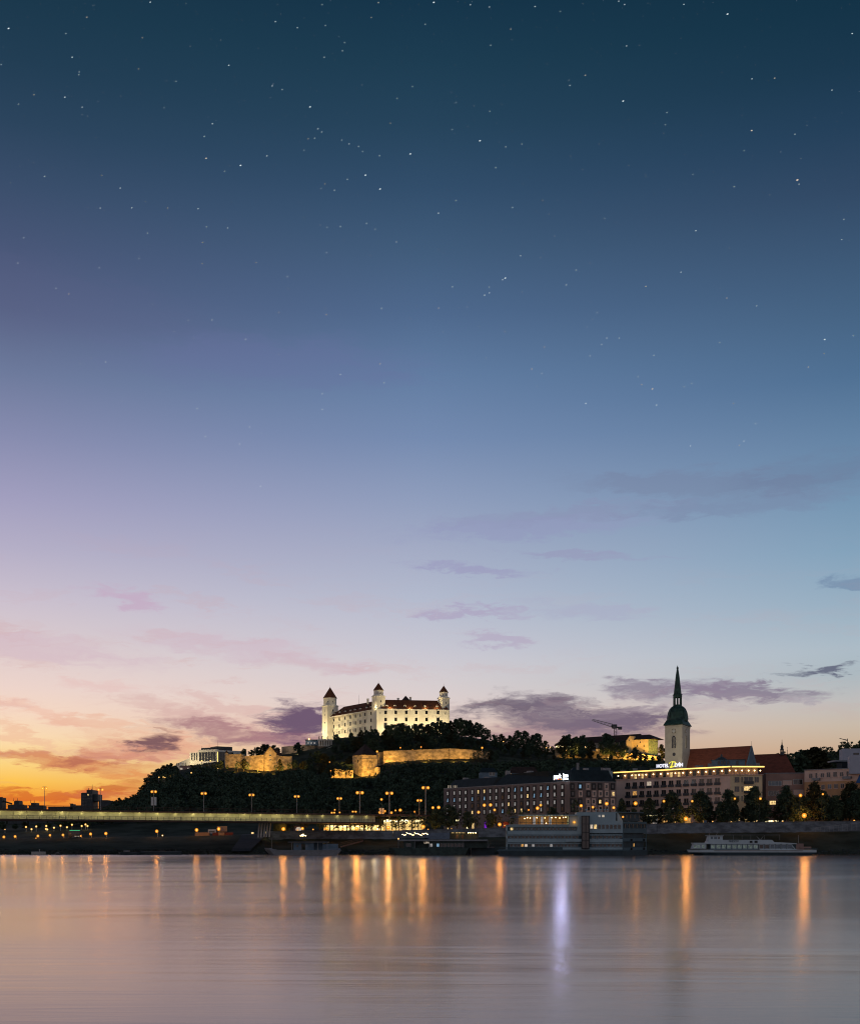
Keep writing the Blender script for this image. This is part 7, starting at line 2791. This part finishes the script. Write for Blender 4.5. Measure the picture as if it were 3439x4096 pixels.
def small_craft():
    Y = 384
    f = Face(125, Y, 171, Y)
    r = thing('work_pontoon', 'small beige work pontoon moored at the far left bank', 'pontoon', (XX(148, Y), Y, 0))
    mb = MB()
    f.box(mb, 0, f.L, -.3, ZZ(3408, Y), -3, 0)
    mb.build('hull', M['white'], r)
    mb = MB()
    for s in (.3, 1.1, 2.4, 3.3):
        f.box(mb, s, s + .1, ZZ(3408, Y), ZZ(3402, Y), -.1, 0)
    f.box(mb, 0, f.L, ZZ(3403, Y), ZZ(3402.4, Y), -.1, .02)
    mb.build('rail', M['darkmetal'], r)
    mb = MB()
    mb.tube(P(158, 3408, Y + 1), P(158, 3398, Y + 1), .12, .18, 6)
    mb.build('bollard', M['white'], r)
    for px0, px1, lab in ((470, 560, 'long dark barge with two pale panels on the left bank'), (215, 245, 'tiny dark rowing boat by the far left bank')):
        f = Face(px0, 386, px1, 386)
        r = thing('barge' if px0 > 300 else 'rowing_boat', lab, 'barge' if px0 > 300 else 'boat', (XX(px0, 386), 386, 0))
        mb = MB()
        L = f.L
        mb.prism([f.pt(.4, 0, -1)[:2], f.pt(1, 0, 0)[:2], f.pt(L - 1, 0, 0)[:2], f.pt(L - .4, 0, -1)[:2], f.pt(L - 1, 0, -2)[:2], f.pt(1, 0, -2)[:2]], -.2, .9 if px0 > 300 else .5,
                 [f.pt(0, 0, -1)[:2], f.pt(.8, 0, .1)[:2], f.pt(L - .8, 0, .1)[:2], f.pt(L, 0, -1)[:2], f.pt(L - .8, 0, -2.1)[:2], f.pt(.8, 0, -2.1)[:2]])
        mb.build('hull', M['shiphull'], r)
        mb = MB()
        f.box(mb, L * .25, L * .5, .9 if px0 > 300 else .5, 1.5 if px0 > 300 else .75, -1.6, -.4)
        mb.build('thwart' if px0 < 300 else 'cabin', M['greymetal'], r)
    # far bank mooring work platform under the bridge
    r = thing('landing_stage', 'dark landing stage at the water edge left of the slipway', 'landing stage', P(640, 3420, 388))
    f = Face(560, 389, 720, 389)
    mb = MB()
    f.box(mb, 0, f.L, -.3, 1.1, -3, 0)
    mb.build('float', M['shiphull'], r)
    mb = MB()
    for s in range(0, int(f.L), 2):
        f.box(mb, s, s + .1, 1.1, 2.1, -.2, -.1)
    f.box(mb, 0, f.L, 2.05, 2.12, -.2, -.1)
    mb.build('rail', M['darkmetal'], r)


small_craft()


# ------------------------------------------------------------------ bus terminal and quayside bits
def terminal():
    Y = 449
    f = Face(1290, Y, 1530, Y)
    r = thing('terminal_hall', 'long lit terminal concourse behind the quayside trees', 'bus station', (XX(1400, Y), Y, 7))
    Z = lambda py: ZZ(py, Y)
    mb = MB()
    f.box(mb, 0, f.L, 6.5, Z(3296), -8, -5)
    mb.build('back_wall', M['cream'], r)
    mb = MB()
    f.box(mb, -.5, f.L + .5, Z(3301), Z(3296), -9, 1.5)
    mb.build('roof', M['bridge_dark'], r)
    for px in range(1300, 1530, 17):
        mb = MB()
        s = f.s_at(px)
        f.box(mb, s, s + .35, 6.5, Z(3301), -.4, 0)
        mb.build('column', M['darkmetal'], r)
    for px0, px1 in ((1363, 1396), (1398, 1408), (1412, 1416), (1420, 1434), (1316, 1330), (1335, 1341), (1345, 1353), (1299, 1303)):
        mb = MB()
        sb(f, mb, px0, px1, 3305, 3309.5 if px0 > 1360 else 3307.5, -.6, -.4)
        mb.build('light_strip', M['shop'], r)
    for px0, px1, y0, y1 in ((1388, 1420, 3319, 3336), (1425, 1462, 3316, 3336), (1466, 1500, 3318, 3336)):
        mb = MB()
        sb(f, mb, px0, px1, y0, y1, -4.9, -4.7)
        mb.build('glazed_wall', M['shop_dim'], r)
    for px, y0, y1, w in ((1487, 3318, 3334, 10), (1452, 3315, 3335, 5), (1433, 3317, 3335, 4), (1345, 3318, 3334, 4)):
        mb = MB()
        sb(f, mb, px, px + w, y0, y1, -4.6, -4.4)
        mb.build('lit_door', M['lit_y'], r)
    for px in (1340, 1400, 1450, 1495):
        light('POINT', r, f.pt(f.s_at(px), Z(3306), -2.2), 900, (1, .85, .45), .4)
    # canopy with very bright strips
    f = Face(1532, Y, 1692, Y)
    r = thing('bus_canopy', 'bus stop canopy edged with dazzling white yellow light strips', 'bus station', (XX(1610, Y), Y, 8))
    mb = MB()
    f.box(mb, -.5, f.L, Z(3279), Z(3275), -9, 1)
    mb.build('roof', M['bridge_dark'], r)
    for px0, px1, y0, y1 in ((1534, 1540, 3282, 3287), (1545, 1569, 3279, 3288), (1578, 1590, 3283, 3289), (1598, 1632, 3279.5, 3288.5), (1640, 1644, 3283, 3286), (1660, 1682, 3283, 3289), (1622, 1627, 3289, 3292)):
        mb = MB()
        sb(f, mb, px0, px1, y0, y1, -.8, -.4)
        mb.build('light_strip', M['shop'], r)
    mb = MB()
    f.box(mb, 0, f.L, 8, Z(3279), -8, -7)
    mb.build('back_wall', M['cream'], r)
    for px in range(1540, 1700, 26):
        mb = MB()
        s = f.s_at(px)
        f.box(mb, s, s + .4, 8, Z(3279), -1, -.6)
        mb.build('column', M['polemetal'], r)
    for px, y0, y1, w, m_ in ((1594, 3309, 3331, 9, 'lit_y'), (1572, 3326, 3332, 5, 'green_l'), (1607, 3323, 3331, 7, 'lit_o'), (1570, 3325, 3333, 4, 'lit_w'), (1648, 3323, 3332, 5, 'lit_w'), (1660, 3320, 3331, 6, 'lit_w'), (1707, 3320, 3331, 9, 'lit_y'), (1630, 3322, 3328, 5, 'lit_c')):
        mb = MB()
        sb(f, mb, px, px + w, y0, y1, -6.9, -6.7)
        mb.build('lit_door', M[m_], r)
    for px in (1555, 1612, 1670):
        light('POINT', r, f.pt(f.s_at(px), Z(3289), -1.5), 900, (1, .85, .45), .4)
    light('POINT', r, P(1645, 3255, 447), 500, OR, .4)
    # round shop window
    f = Face(1176, 448, 1214, 448)
    r = thing('lit_kiosk', 'small kiosk with a round bright white window behind a quay tree', 'kiosk', (XX(1195, 448), 448, 8))
    mb = MB()
    f.box(mb, 0, f.L, 6, ZZ(3305, 448), -3, 0)
    mb.build('wall', M['pinkbrown'], r)
    mb = MB()
    c, z = f.s_at(1194), ZZ(3319, 448)
    mb.add([f.pt(c + 1.1 * cos(t * pi / 10), z + .95 * sin(t * pi / 10), .05) for t in range(20)], [tuple(range(20))])
    mb.build('round_window', M['lit_w'], r)
    mb = MB()
    f.box(mb, -.2, f.L + .2, ZZ(3305, 448), ZZ(3303, 448), -3.2, .4)
    mb.build('roof', M['darkmetal'], r)
    # lit sign box cluster on the wall and lights beyond the slipway
    r = thing('lit_name_board', 'small glowing board on the wall above the low barge', 'sign', P(1213, 3343, 426))
    f = Face(1200, 425.8, 1228, 425.8)
    mb = MB()
    f.box(mb, 0, f.L, ZZ(3347, 426) - .1, ZZ(3338, 426), -.2, 0)
    mb.build('panel', M['darkmetal'], r)
    for px, py in ((1202, 3344.5), (1207, 3341), (1213, 3338.5), (1217, 3343.5), (1223, 3344), (1210, 3345)):
        mb = MB()
        mb.ball(f.pt(f.s_at(px), ZZ(py, 426), .12), .2, 7, 4)
        mb.build('bulb', M['bulb_y'], r)
    # billboard, containers
    f = Face(832, 440, 864, 440)
    r = thing('billboard', 'white lit billboard on a post beside the red container row', 'billboard', (XX(848, 440), 440, 7))
    mb = MB()
    f.box(mb, 0, f.L, ZZ(3335, 440), ZZ(3318, 440), -.2, 0)
    mb.build('panel', M['white'], r)
    mb = MB()
    f.box(mb, f.L / 2 - .1, f.L / 2 + .1, 6, ZZ(3335, 440), -.2, -.05)
    f.box(mb, .4, f.L - .5, ZZ(3330, 440), ZZ(3326, 440), .002, .05)
    mb.build('post', M['darkmetal'], r)
    f = Face(868, 442, 908, 442)
    r = thing('gable_billboard', 'tan display board with dark triangle motif behind an orange lamp', 'billboard', (XX(888, 442), 442, 7))
    mb = MB()
    f.box(mb, 0, f.L, ZZ(3327, 442), ZZ(3306, 442), -.2, 0)
    mb.build('panel', M['orange'], r)
    mb = MB()
    mb.add([f.pt(.7, ZZ(3325, 442), .03), f.pt(f.L - .6, ZZ(3325, 442), .03), f.pt(f.L / 2, ZZ(3309, 442), .03)], [(0, 1, 2)])
    mb.build('motif', M['pinkbrown'], r)
    mb = MB()
    for s in (.6, f.L - .7):
        f.box(mb, s, s + .12, 6, ZZ(3327, 442), -.2, -.05)
    mb.build('post', M['darkmetal'], r)
    for i, (a, b, c, m_, lab) in enumerate(((780, 835, 3331, 'orange', 'long tan container left of the white billboard'), (850, 872, 3331, 'red', 'short red container behind the white billboard'),
                                            (874, 897, 3331, 'orange', 'tan container under the triangle display board'), (899, 930, 3331, 'red', 'red container at the right end of the container row'))):
        f = Face(a, 437, b, 437)
        r = thing('container', lab, 'container', (XX(a, 437), 437, tz(a, 437)), 'containers on the quay')
        mb = MB()
        z0 = tz(a, 437) + .15
        f.box(mb, 0, f.L, z0, ZZ(c, 437), -2.4, 0)
        mb.build('box', M[m_], r)
        mb = MB()
        s = .3
        while s < f.L:
            f.box(mb, s, s + .12, z0, ZZ(c, 437) - .1, 0, .06)
            s += .5
        mb.build('ribs', M[m_], r)
    for px, py, w, h, m_, lab in ((1005, 3330, 9, 7, 'lit_y', 'small square yellow-lit sign box near the white bridge piers'), (1063, 3328, 6, 8, 'lit_y', 'narrow yellow-lit box between the white bridge piers'),
                                  (1101, 3335, 7, 5, 'lit_y', 'tiny yellow-lit box right of the white bridge piers')):
        f = Face(px, 429, px + w, 429)
        r = thing('light_box', lab, 'light box', P(px, py + h, 429))
        mb = MB()
        f.box(mb, 0, f.L, ZZ(py + h, 429), ZZ(py, 429), -.3, 0)
        mb.build('panel', M[m_], r)
        mb = MB()
        f.box(mb, f.L / 2 - .08, f.L / 2 + .08, tz(px, 429) - .2, ZZ(py + h, 429), -.25, -.1)
        mb.build('post', M['darkmetal'], r)
    # bus under the far left span
    f = Face(272, 434, 322, 434)
    r = thing('bus', 'parked dark bus with a green roof strip under the far left bridge span', 'bus', (XX(295, 434), 434, tz(295, 434)))
    z0 = tz(295, 434)
    mb = MB()
    f.box(mb, 0, f.L, z0 + .4, z0 + 3.0, -2.5, 0)
    mb.build('body', M['darkmetal'], r)
    mb = MB()
    f.box(mb, .3, f.L - .3, z0 + 1.5, z0 + 2.4, -2.4, .03)
    mb.build('windows', M['glass'], r)
    mb = MB()
    f.box(mb, .6, f.L - .2, z0 + 2.8, z0 + 2.95, 0, .06)
    mb.build('roof_light', M['green_l'], r)
    for s in (1.0, f.L - 1.2):
        mb = MB()
        c = f.pt(s, z0 + .45, .02)
        mb.tube((c[0], c[1] - .05, c[2]), (c[0], c[1] + .25, c[2]), .45, .45, 12)
        mb.build('wheel', M['darkframe'], r)
    mb = MB()
    f.box(mb, f.L - 2.2, f.L - .4, z0 + .6, z0 + .75, .02, .07)
    mb.build('tail_light', M['lit_w'], r)
    # orange lit snack stand right of the brown hotel
    f = Face(2012, 444, 2036, 444)
    r = thing('snack_stand', 'red stand with glowing orange strip left of the large white ship', 'kiosk', (XX(2020, 444), 444, 9))
    mb = MB()
    f.box(mb, 0, f.L, 8, ZZ(3288, 444), -2, 0)
    mb.build('wall', M['red'], r)
    mb = MB()
    sb(f, mb, 2014, 2035, 3301, 3305, 0, .15)
    mb.build('light_strip', M['lit_o'], r)
    mb = MB()
    f.box(mb, -.3, f.L + .2, ZZ(3288, 444), ZZ(3286, 444), -2.2, .3)
    mb.build('roof', M['darkmetal'], r)
    light('POINT', r, P(2022, 3300, 441), 60, (1, .25, .06), .3)


terminal()


# small globe lamps added among the promenade trees for a warm glow
for px in (1128, 1190, 1252, 1298, 1330, 1372, 1412, 1470, 1505, 1535, 1570, 1600, 1632, 1668, 1712, 1735, 1765, 1815, 1850, 1888, 1925):
    street_lamp(px, 3322 - (px % 5) * 1.5, 439, 'gp', '{n} of the small low globe lamps added between the promenade trees', 'added low globe lamps of the promenade', 'o' if px % 3 else 'y', 70, .3, 3, pr=.04, pole=M['darkmetal'])
for px in (2655, 2700, 2735, 2812, 2850, 2925, 2960, 2995, 3068, 3095, 3130, 3175):
    street_lamp(px, 3290 - (px % 4) * 1.5, 440, 'gq', '{n} of the small low globe lamps added under the large hotel trees', 'added low globe lamps of the promenade', 'o' if px % 3 else 'y', 70, .28, 3, pr=.04, pole=M['darkmetal'])


def car(px, Y, lab, m_, lights=None, flip=1):
    z = tz(px, Y) + .08
    x = XX(px, Y)
    r = thing('parked_car', lab, 'car', (x, Y, z), 'cars parked on the quay')
    prof = [(-2.1, .35), (-2.15, .75), (-1.3, .95), (-.7, 1.42), (.75, 1.45), (1.5, 1.0), (2.1, .85), (2.15, .35)]
    mb = MB()
    n = len(prof)
    v = [(x + flip * a, Y - .85, z + b) for a, b in prof] + [(x + flip * a, Y + .85, z + b) for a, b in prof]
    mb.add(v, [tuple(range(n)), tuple(range(2 * n - 1, n - 1, -1))] + [(i, n + i, n + (i + 1) % n, (i + 1) % n) for i in range(n)])
    mb.build('body', M[m_], r)
    mb = MB()
    gl = [(-1.15, .98), (-.65, 1.36), (.7, 1.38), (1.3, 1.0)]
    mb.add([(x + flip * a, Y - .87, z + b) for a, b in gl], [(0, 1, 2, 3)])
    mb.build('side_window', M['glass'], r)
    for a in (-1.35, 1.35):
        mb = MB()
        mb.tube((x + a, Y - .9, z + .32), (x + a, Y - .65, z + .32), .33, .33, 12)
        mb.build('wheel', M['darkframe'], r)
    if lights:
        mb = MB()
        mb.ball((x + flip * 2.14, Y - .6, z + .68), .14, 6, 4)
        mb.build('headlight', M[lights], r)


car(2958, 431, 'dark hatchback silhouetted on the quay below the cream hotel end', 'darkmetal')
car(2712, 434, 'car with glowing headlight left of the brightest hotel quay lamp', 'bridge_dark', 'bulb_y', -1)
car(2668, 436, 'small dark car with lit headlight nearest the hotel entrance canopy', 'darkmetal', 'bulb_y', -1)
car(2776, 436, 'orange lit car right of the brightest hotel quay lamp', 'orange', 'dot_y')
car(2862, 435, 'pale car parked between the two large hotel trees', 'greymetal', 'bulb_y')
car(3190, 434, 'dark car with small lit lamps left of the brightest right hand quay lamp', 'darkmetal', 'bulb_y', -1)
car(3040, 436, 'grey car parked under trees near the bright shop window', 'greymetal', 'bulb_y', -1)


# people-free little portaloo box and pump on the quay wall
def quay_box(px, py0, py1, w, lab, name, m_):
    Y = 428.6
    f = Face(px, Y, px + w, Y)
    r = thing(name, lab, name.replace('_', ' '), P(px, py1, Y))
    mb = MB()
    f.box(mb, 0, f.L, tz(px, 429), ZZ(py0, Y), -1.0, 0)
    mb.build('body', M[m_], r)
    mb = MB()
    f.box(mb, -.1, f.L + .1, ZZ(py0, Y), ZZ(py0, Y) + .15, -1.1, .1)
    mb.build('lid', M['greymetal'], r)


quay_box(2815, 3284, 3300, 11, 'blue grey ticket booth on the quay right of the hotel trees', 'ticket_booth', 'bluegrey')
quay_box(2831, 3302, 3318, 9, 'pale cabinet standing beside the blue grey ticket booth', 'utility_cabinet', 'cream')

# ------------------------------------------------------------------ individual trees
GA = 'trees on the quayside'
for i, (px, top, w) in enumerate([(1112, 3250, 1.0), (1143, 3262, .9), (1172, 3257, 1.0), (1216, 3255, 1.1), (1280, 3254, 1.1), (1345, 3262, 1.0), (1398, 3250, 1.1), (1458, 3249, 1.25), (1484, 3262, 1.0), (1517, 3264, 1.0),
                                  (1585, 3257, 1.1), (1612, 3272, 1.0), (1650, 3258, 1.1), (1690, 3266, 1.0)]):
    reg('qa', px, tree(px, top, 433.5 + (i % 3), 'airy', i % 4, w, name='quay_tree'), '{n} of the loose quayside trees left of the framed window hotel', GA)
for i, (px, top, w, sh) in enumerate([(1744, 3235, 1.05, 'round'), (1797, 3219, 1.0, 'round'), (1828, 3238, .9, 'airy'), (1870, 3247, 1.0, 'round'), (1905, 3262, .8, 'airy'), (1962, 3252, 1.0, 'round'), (1992, 3262, .8, 'airy'),
                                      (2044, 3226, .7, 'airy'), (2092, 3238, .8, 'airy'), (2210, 3228, .9, 'round'), (2262, 3250, .7, 'airy'), (2302, 3196, .5, 'airy'), (2400, 3246, .7, 'round'), (2350, 3262, .7, 'airy')]):
    reg('qb', px, tree(px, top, 441 + (i % 3) * 1.2, sh, (i + 1) % 4, w, name='quay_tree'), '{n} of the dark quayside trees in front of the framed window hotel', GA)
for i, (px, top, w) in enumerate([(2488, 3195, .55), (2535, 3232, .75), (2592, 3192, .85), (2640, 3232, .85), (2682, 3168, .95), (2718, 3222, .8), (2795, 3164, 1.0), (2828, 3200, .85), (2908, 3158, .9), (2882, 3215, .8), (2940, 3212, .8),
                                  (2975, 3232, .8), (3022, 3146, .85), (3052, 3190, .9), (2998, 3205, .8), (3118, 3196, .85), (3152, 3143, .8), (3180, 3185, .95), (3222, 3185, .9), (3263, 3128, .8), (3300, 3165, .85), (3338, 3180, .95), (3364, 3200, .9),
                                  (3396, 3130, .85), (3428, 3160, .95), (3462, 3140, .9)]):
    reg('qc', px, tree(px, top, 432.5 + (i % 4) * 1.1, 'pear', i % 4, w * 1.15, name='quay_tree'), '{n} of the dense dark quayside trees right of the large white ship', GA)

GB = 'trees on the castle hill'
up = [(1348, 2937, 1.1), (1405, 2930, .9), (1427, 2946, 1.0), (1443, 2921, .8), (1463, 2920, .9), (1486, 2916, .9), (1502, 2916, .9), (1536, 2920, .9), (1550, 2901, .9), (1570, 2896, 1), (1596, 2893, 1), (1614, 2893, 1), (1638, 2902, .9), (1660, 2895, 1), (1684, 2894, 1),
      (1708, 2898, .9), (1732, 2890, 1), (1758, 2879, 1), (1780, 2889, .9), (1800, 2884, .9), (1820, 2876, .9), (1842, 2871, .9), (1864, 2880, .9), (1884, 2882, .9), (1905, 2890, .9), (1926, 2898, .9), (1950, 2917, .9)]
for i, (px, top, w) in enumerate(up):
    reg('ca', px, tree(px, top, 862 + (i % 3) * 3, 'round', i % 4, w, name='hill_tree'), '{n} of the dark tree crowns along the foot of the white castle', GB)
up = [(1975, 2938, 1), (2006, 2936, 1), (2035, 2942, 1), (2070, 2920, .8), (2100, 2923, .8), (2128, 2940, .9), (2150, 2934, .9), (2180, 2962, .9), (2208, 2985, .9), (2250, 2944, .8), (2278, 2938, .9), (2304, 2945, .8), (2330, 2940, .8), (2362, 2962, .8), (2422, 2934, .8),
      (2450, 2950, .8), (2490, 2962, .8)]
for i, (px, top, w) in enumerate(up):
    reg('cb', px, tree(px, top, 838 + (i % 3) * 2 if px < 2230 else 833, 'round', (i + 2) % 4, w, name='hill_tree'), '{n} of the tree crowns on the ridge between castle and lit palace', GB)
# lower ranks
rg = random.Random(21)
k = 0
for px in range(1345, 2220, 30):
    lo = np.interp(px, [1345, 1500, 1800, 1950, 2220], [2975, 2955, 2930, 2955, 2995])
    reg('cc', px, tree(px + rg.uniform(-8, 8), lo + rg.uniform(-10, 12), 836 + rg.uniform(-5, 8), 'round', k % 4, 1.25, name='hill_tree'), '{n} of the middle rank of trees below the castle', GB)
    k += 1
for px in list(range(1535, 1900, 33)) + list(range(1915, 2160, 34)):
    lo = np.interp(px, [1540, 1800, 1950, 2160], [2978, 2962, 2985, 3000])
    reg('cd', px, tree(px + rg.uniform(-8, 8), lo + rg.uniform(-5, 10), 816 + rg.uniform(-2, 4), 'round', k % 4, 1.3, name='hill_tree'), '{n} of the trees just behind the long golden rampart', GB)
    k += 1
for i, (px, top, Y, sh, w) in enumerate([(1195, 2970, 855, 'round', 1.1), (1242, 3010, 845, 'round', 1.1), (1272, 3003, 815, 'round', 1.3), (1300, 3015, 812, 'round', 1.2), (1235, 3030, 812, 'round', 1.2), (1330, 3020, 818, 'round', 1.2), (1365, 3010, 822, 'round', 1.2),
                                         (1395, 3025, 800, 'round', 1.2), (1340, 3045, 785, 'airy', 1.1), (1375, 3048, 783, 'airy', 1.1), (1398, 3055, 782, 'airy', 1.0), (1290, 3055, 780, 'round', 1.1), (1250, 3058, 780, 'round', 1.1),
                                         (1405, 2975, 845, 'round', 1.2), (1440, 2985, 840, 'round', 1.2), (1380, 2980, 845, 'round', 1.2), (1455, 3000, 812, 'round', 1.0), (1520, 2985, 812, 'round', 1.0)]):
    reg('ce', px, tree(px, top, Y, sh, i % 4, w, name='hill_tree'), '{n} of the dark trees between grey rampart and square bastion', GB)
for i, (px, top, Y, sh, w) in enumerate([(910, 3062, 796, 'airy', .9), (950, 3045, 794, 'airy', 1.0), (975, 3036, 793, 'round', .9), (990, 3050, 792, 'airy', .9), (1030, 3075, 790, 'bush', .5), (1102, 3060, 788, 'airy', .8), (1121, 3036, 788, 'tall', 1.3), (1130, 3062, 787, 'airy', .8),
                                         (1156, 3050, 790, 'airy', .9), (1178, 3040, 800, 'round', 1.1), (1210, 3045, 798, 'round', 1.2), (1232, 3060, 790, 'round', 1.2), (884, 3042, 800, 'round', .8), (868, 3055, 800, 'round', .9)]):
    reg('cf', px, tree(px, top, Y, sh, (i + 1) % 4, w, name='hill_tree'), '{n} of the trees silhouetted against the golden bastion walls', GB)
for i, (px, top, Y, sh, w) in enumerate([(1898, 3008, 788, 'airy', .8), (1915, 3000, 786, 'airy', .9), (1940, 2996, 786, 'airy', .8), (1962, 3000, 788, 'round', 1.0), (1980, 3010, 785, 'round', 1.0), (1882, 3028, 784, 'bush', .8), (1632, 3040, 784, 'bush', .9),
                                         (1335, 3062, 766, 'airy', .9), (1358, 3068, 766, 'airy', .8), (1382, 3060, 765, 'airy', .9), (1318, 3060, 768, 'round', 1.1), (1402, 3075, 764, 'airy', .7), (1480, 3094, 766, 'bush', .8), (1502, 3090, 765, 'bush', .8)]):
    reg('ck', px, tree(px, top, Y, sh, i % 4, w, name='hill_tree'), '{n} of the thin trees and bushes before the lit ramparts', GB)
for i, (px, top, Y, w) in enumerate([(975, 2995, 872, .9), (1006, 2999, 872, 1.2), (1030, 2988, 870, 1.2), (1050, 2977, 868, 1.1), (1072, 2978, 869, 1.2), (1096, 2980, 869, 1.2), (1112, 2990, 869, 1)]):
    reg('cg', px, tree(px, top, Y, 'round', i % 4, w, name='hill_tree'), '{n} of the tree tops behind the gabled gate tower', GB)
for i, (px, top, Y, w) in enumerate([(590, 3110, 800, 1.2), (612, 3088, 810, 1.2), (632, 3074, 815, 1.1), (650, 3062, 820, 1.1), (668, 3058, 822, 1.0), (684, 3052, 825, .8), (700, 3062, 822, 1.1), (770, 3064, 825, .9), (800, 3062, 822, 1.0), (826, 3060, 820, 1.0), (850, 3058, 818, 1.0),
                                     (570, 3140, 780, 1.2), (552, 3168, 760, 1.2), (532, 3178, 740, 1.1), (505, 3190, 720, 1.1), (480, 3192, 705, 1), (462, 3204, 700, 1)]):
    reg('ch', px, tree(px, top, Y, 'round', i % 4, w, name='hill_tree'), '{n} of the tree crowns on the left shoulder of the castle hill', GB)
for i, (px, top, Y, sh, w) in enumerate([(2472, 3008, 826, 'airy', .9), (2488, 3020, 824, 'airy', .8), (2512, 3010, 826, 'airy', .9), (2540, 2988, 826, 'round', .8), (2528, 3005, 824, 'airy', .9), (2560, 3010, 826, 'round', .9), (2582, 3014, 826, 'round', 1), (2610, 3025, 826, 'round', 1), (2648, 2978, 838, 'round', .7),
                                         (2636, 3020, 828, 'round', .9), (2290, 3000, 824, 'round', 1.1), (2330, 2990, 822, 'round', 1.2), (2360, 3005, 822, 'round', 1.1), (2395, 3015, 822, 'round', 1.0), (2255, 3010, 820, 'round', 1.1), (2442, 3020, 820, 'round', 1),
                                         (2215, 3020, 815, 'round', 1.2), (2180, 3015, 815, 'round', 1.2)]):
    reg('ci', px, tree(px, top, Y, sh, (i + 3) % 4, w, name='hill_tree'), '{n} of the trees below the golden lit palace', GB)
k = 0
for px in list(range(1910, 2700, 36)):
    reg('cj', px, tree(px + rg.uniform(-9, 9), 3050 + rg.uniform(-14, 14), 795 + rg.uniform(-8, 8), 'round', k % 4, 1.3, name='hill_tree'), '{n} of the lowest dark trees above the hotel roofs', GB)
    k += 1
for i, (px, top, Y, w) in enumerate([(3212, 2996, 700, 1.15), (3226, 3004, 705, 1.0), (3240, 2998, 700, 1.2), (3253, 2987, 698, 1.5), (3268, 3000, 702, 1.2)]):
    reg('pop', px, tree(px, top, Y, 'tall', i % 4, w * 1.3, base=15, name='poplar'), '{n} of the tall dark poplars left of the white modern building', 'tall poplars')
for i, px in enumerate(range(-30, 1040, 44)):
    reg('br', px, tree(px + rg.uniform(-10, 10), 3286 + rg.uniform(-6, 10), 560 + rg.uniform(0, 15), 'round', i % 4, 1.4, name='bank_tree'), '{n} of the dark trees seen under the bridge', 'trees beyond the bridge')
# rooftop shrubs beside the road
for i, (px, top) in enumerate([(1270, 3238), (1290, 3234), (1240, 3246)]):
    reg('bs', px, tree(px, top, 470, 'bush', i, 1.2, base=ZZ(3268, 470), name='shrub', cat='shrub'), '{n} of the orange lit shrubs behind the bridge ramp', 'shrubs behind the bridge ramp')


# church floodlights
for px, Y, tgt, pw in ((2650, 520, (2693, 3000), 3300), (2775, 530, (2745, 2990), 1500)):
    p_ = P(px, 3085, Y)
    floodlight(p_.x, p_.y, p_.z, P(tgt[0], tgt[1] - 40, 562), pw, (1, .86, .58), .8, '{n} floodlight on a low roof aimed at the church tower', 'church floodlights', px, 'chf')

finish_labels()
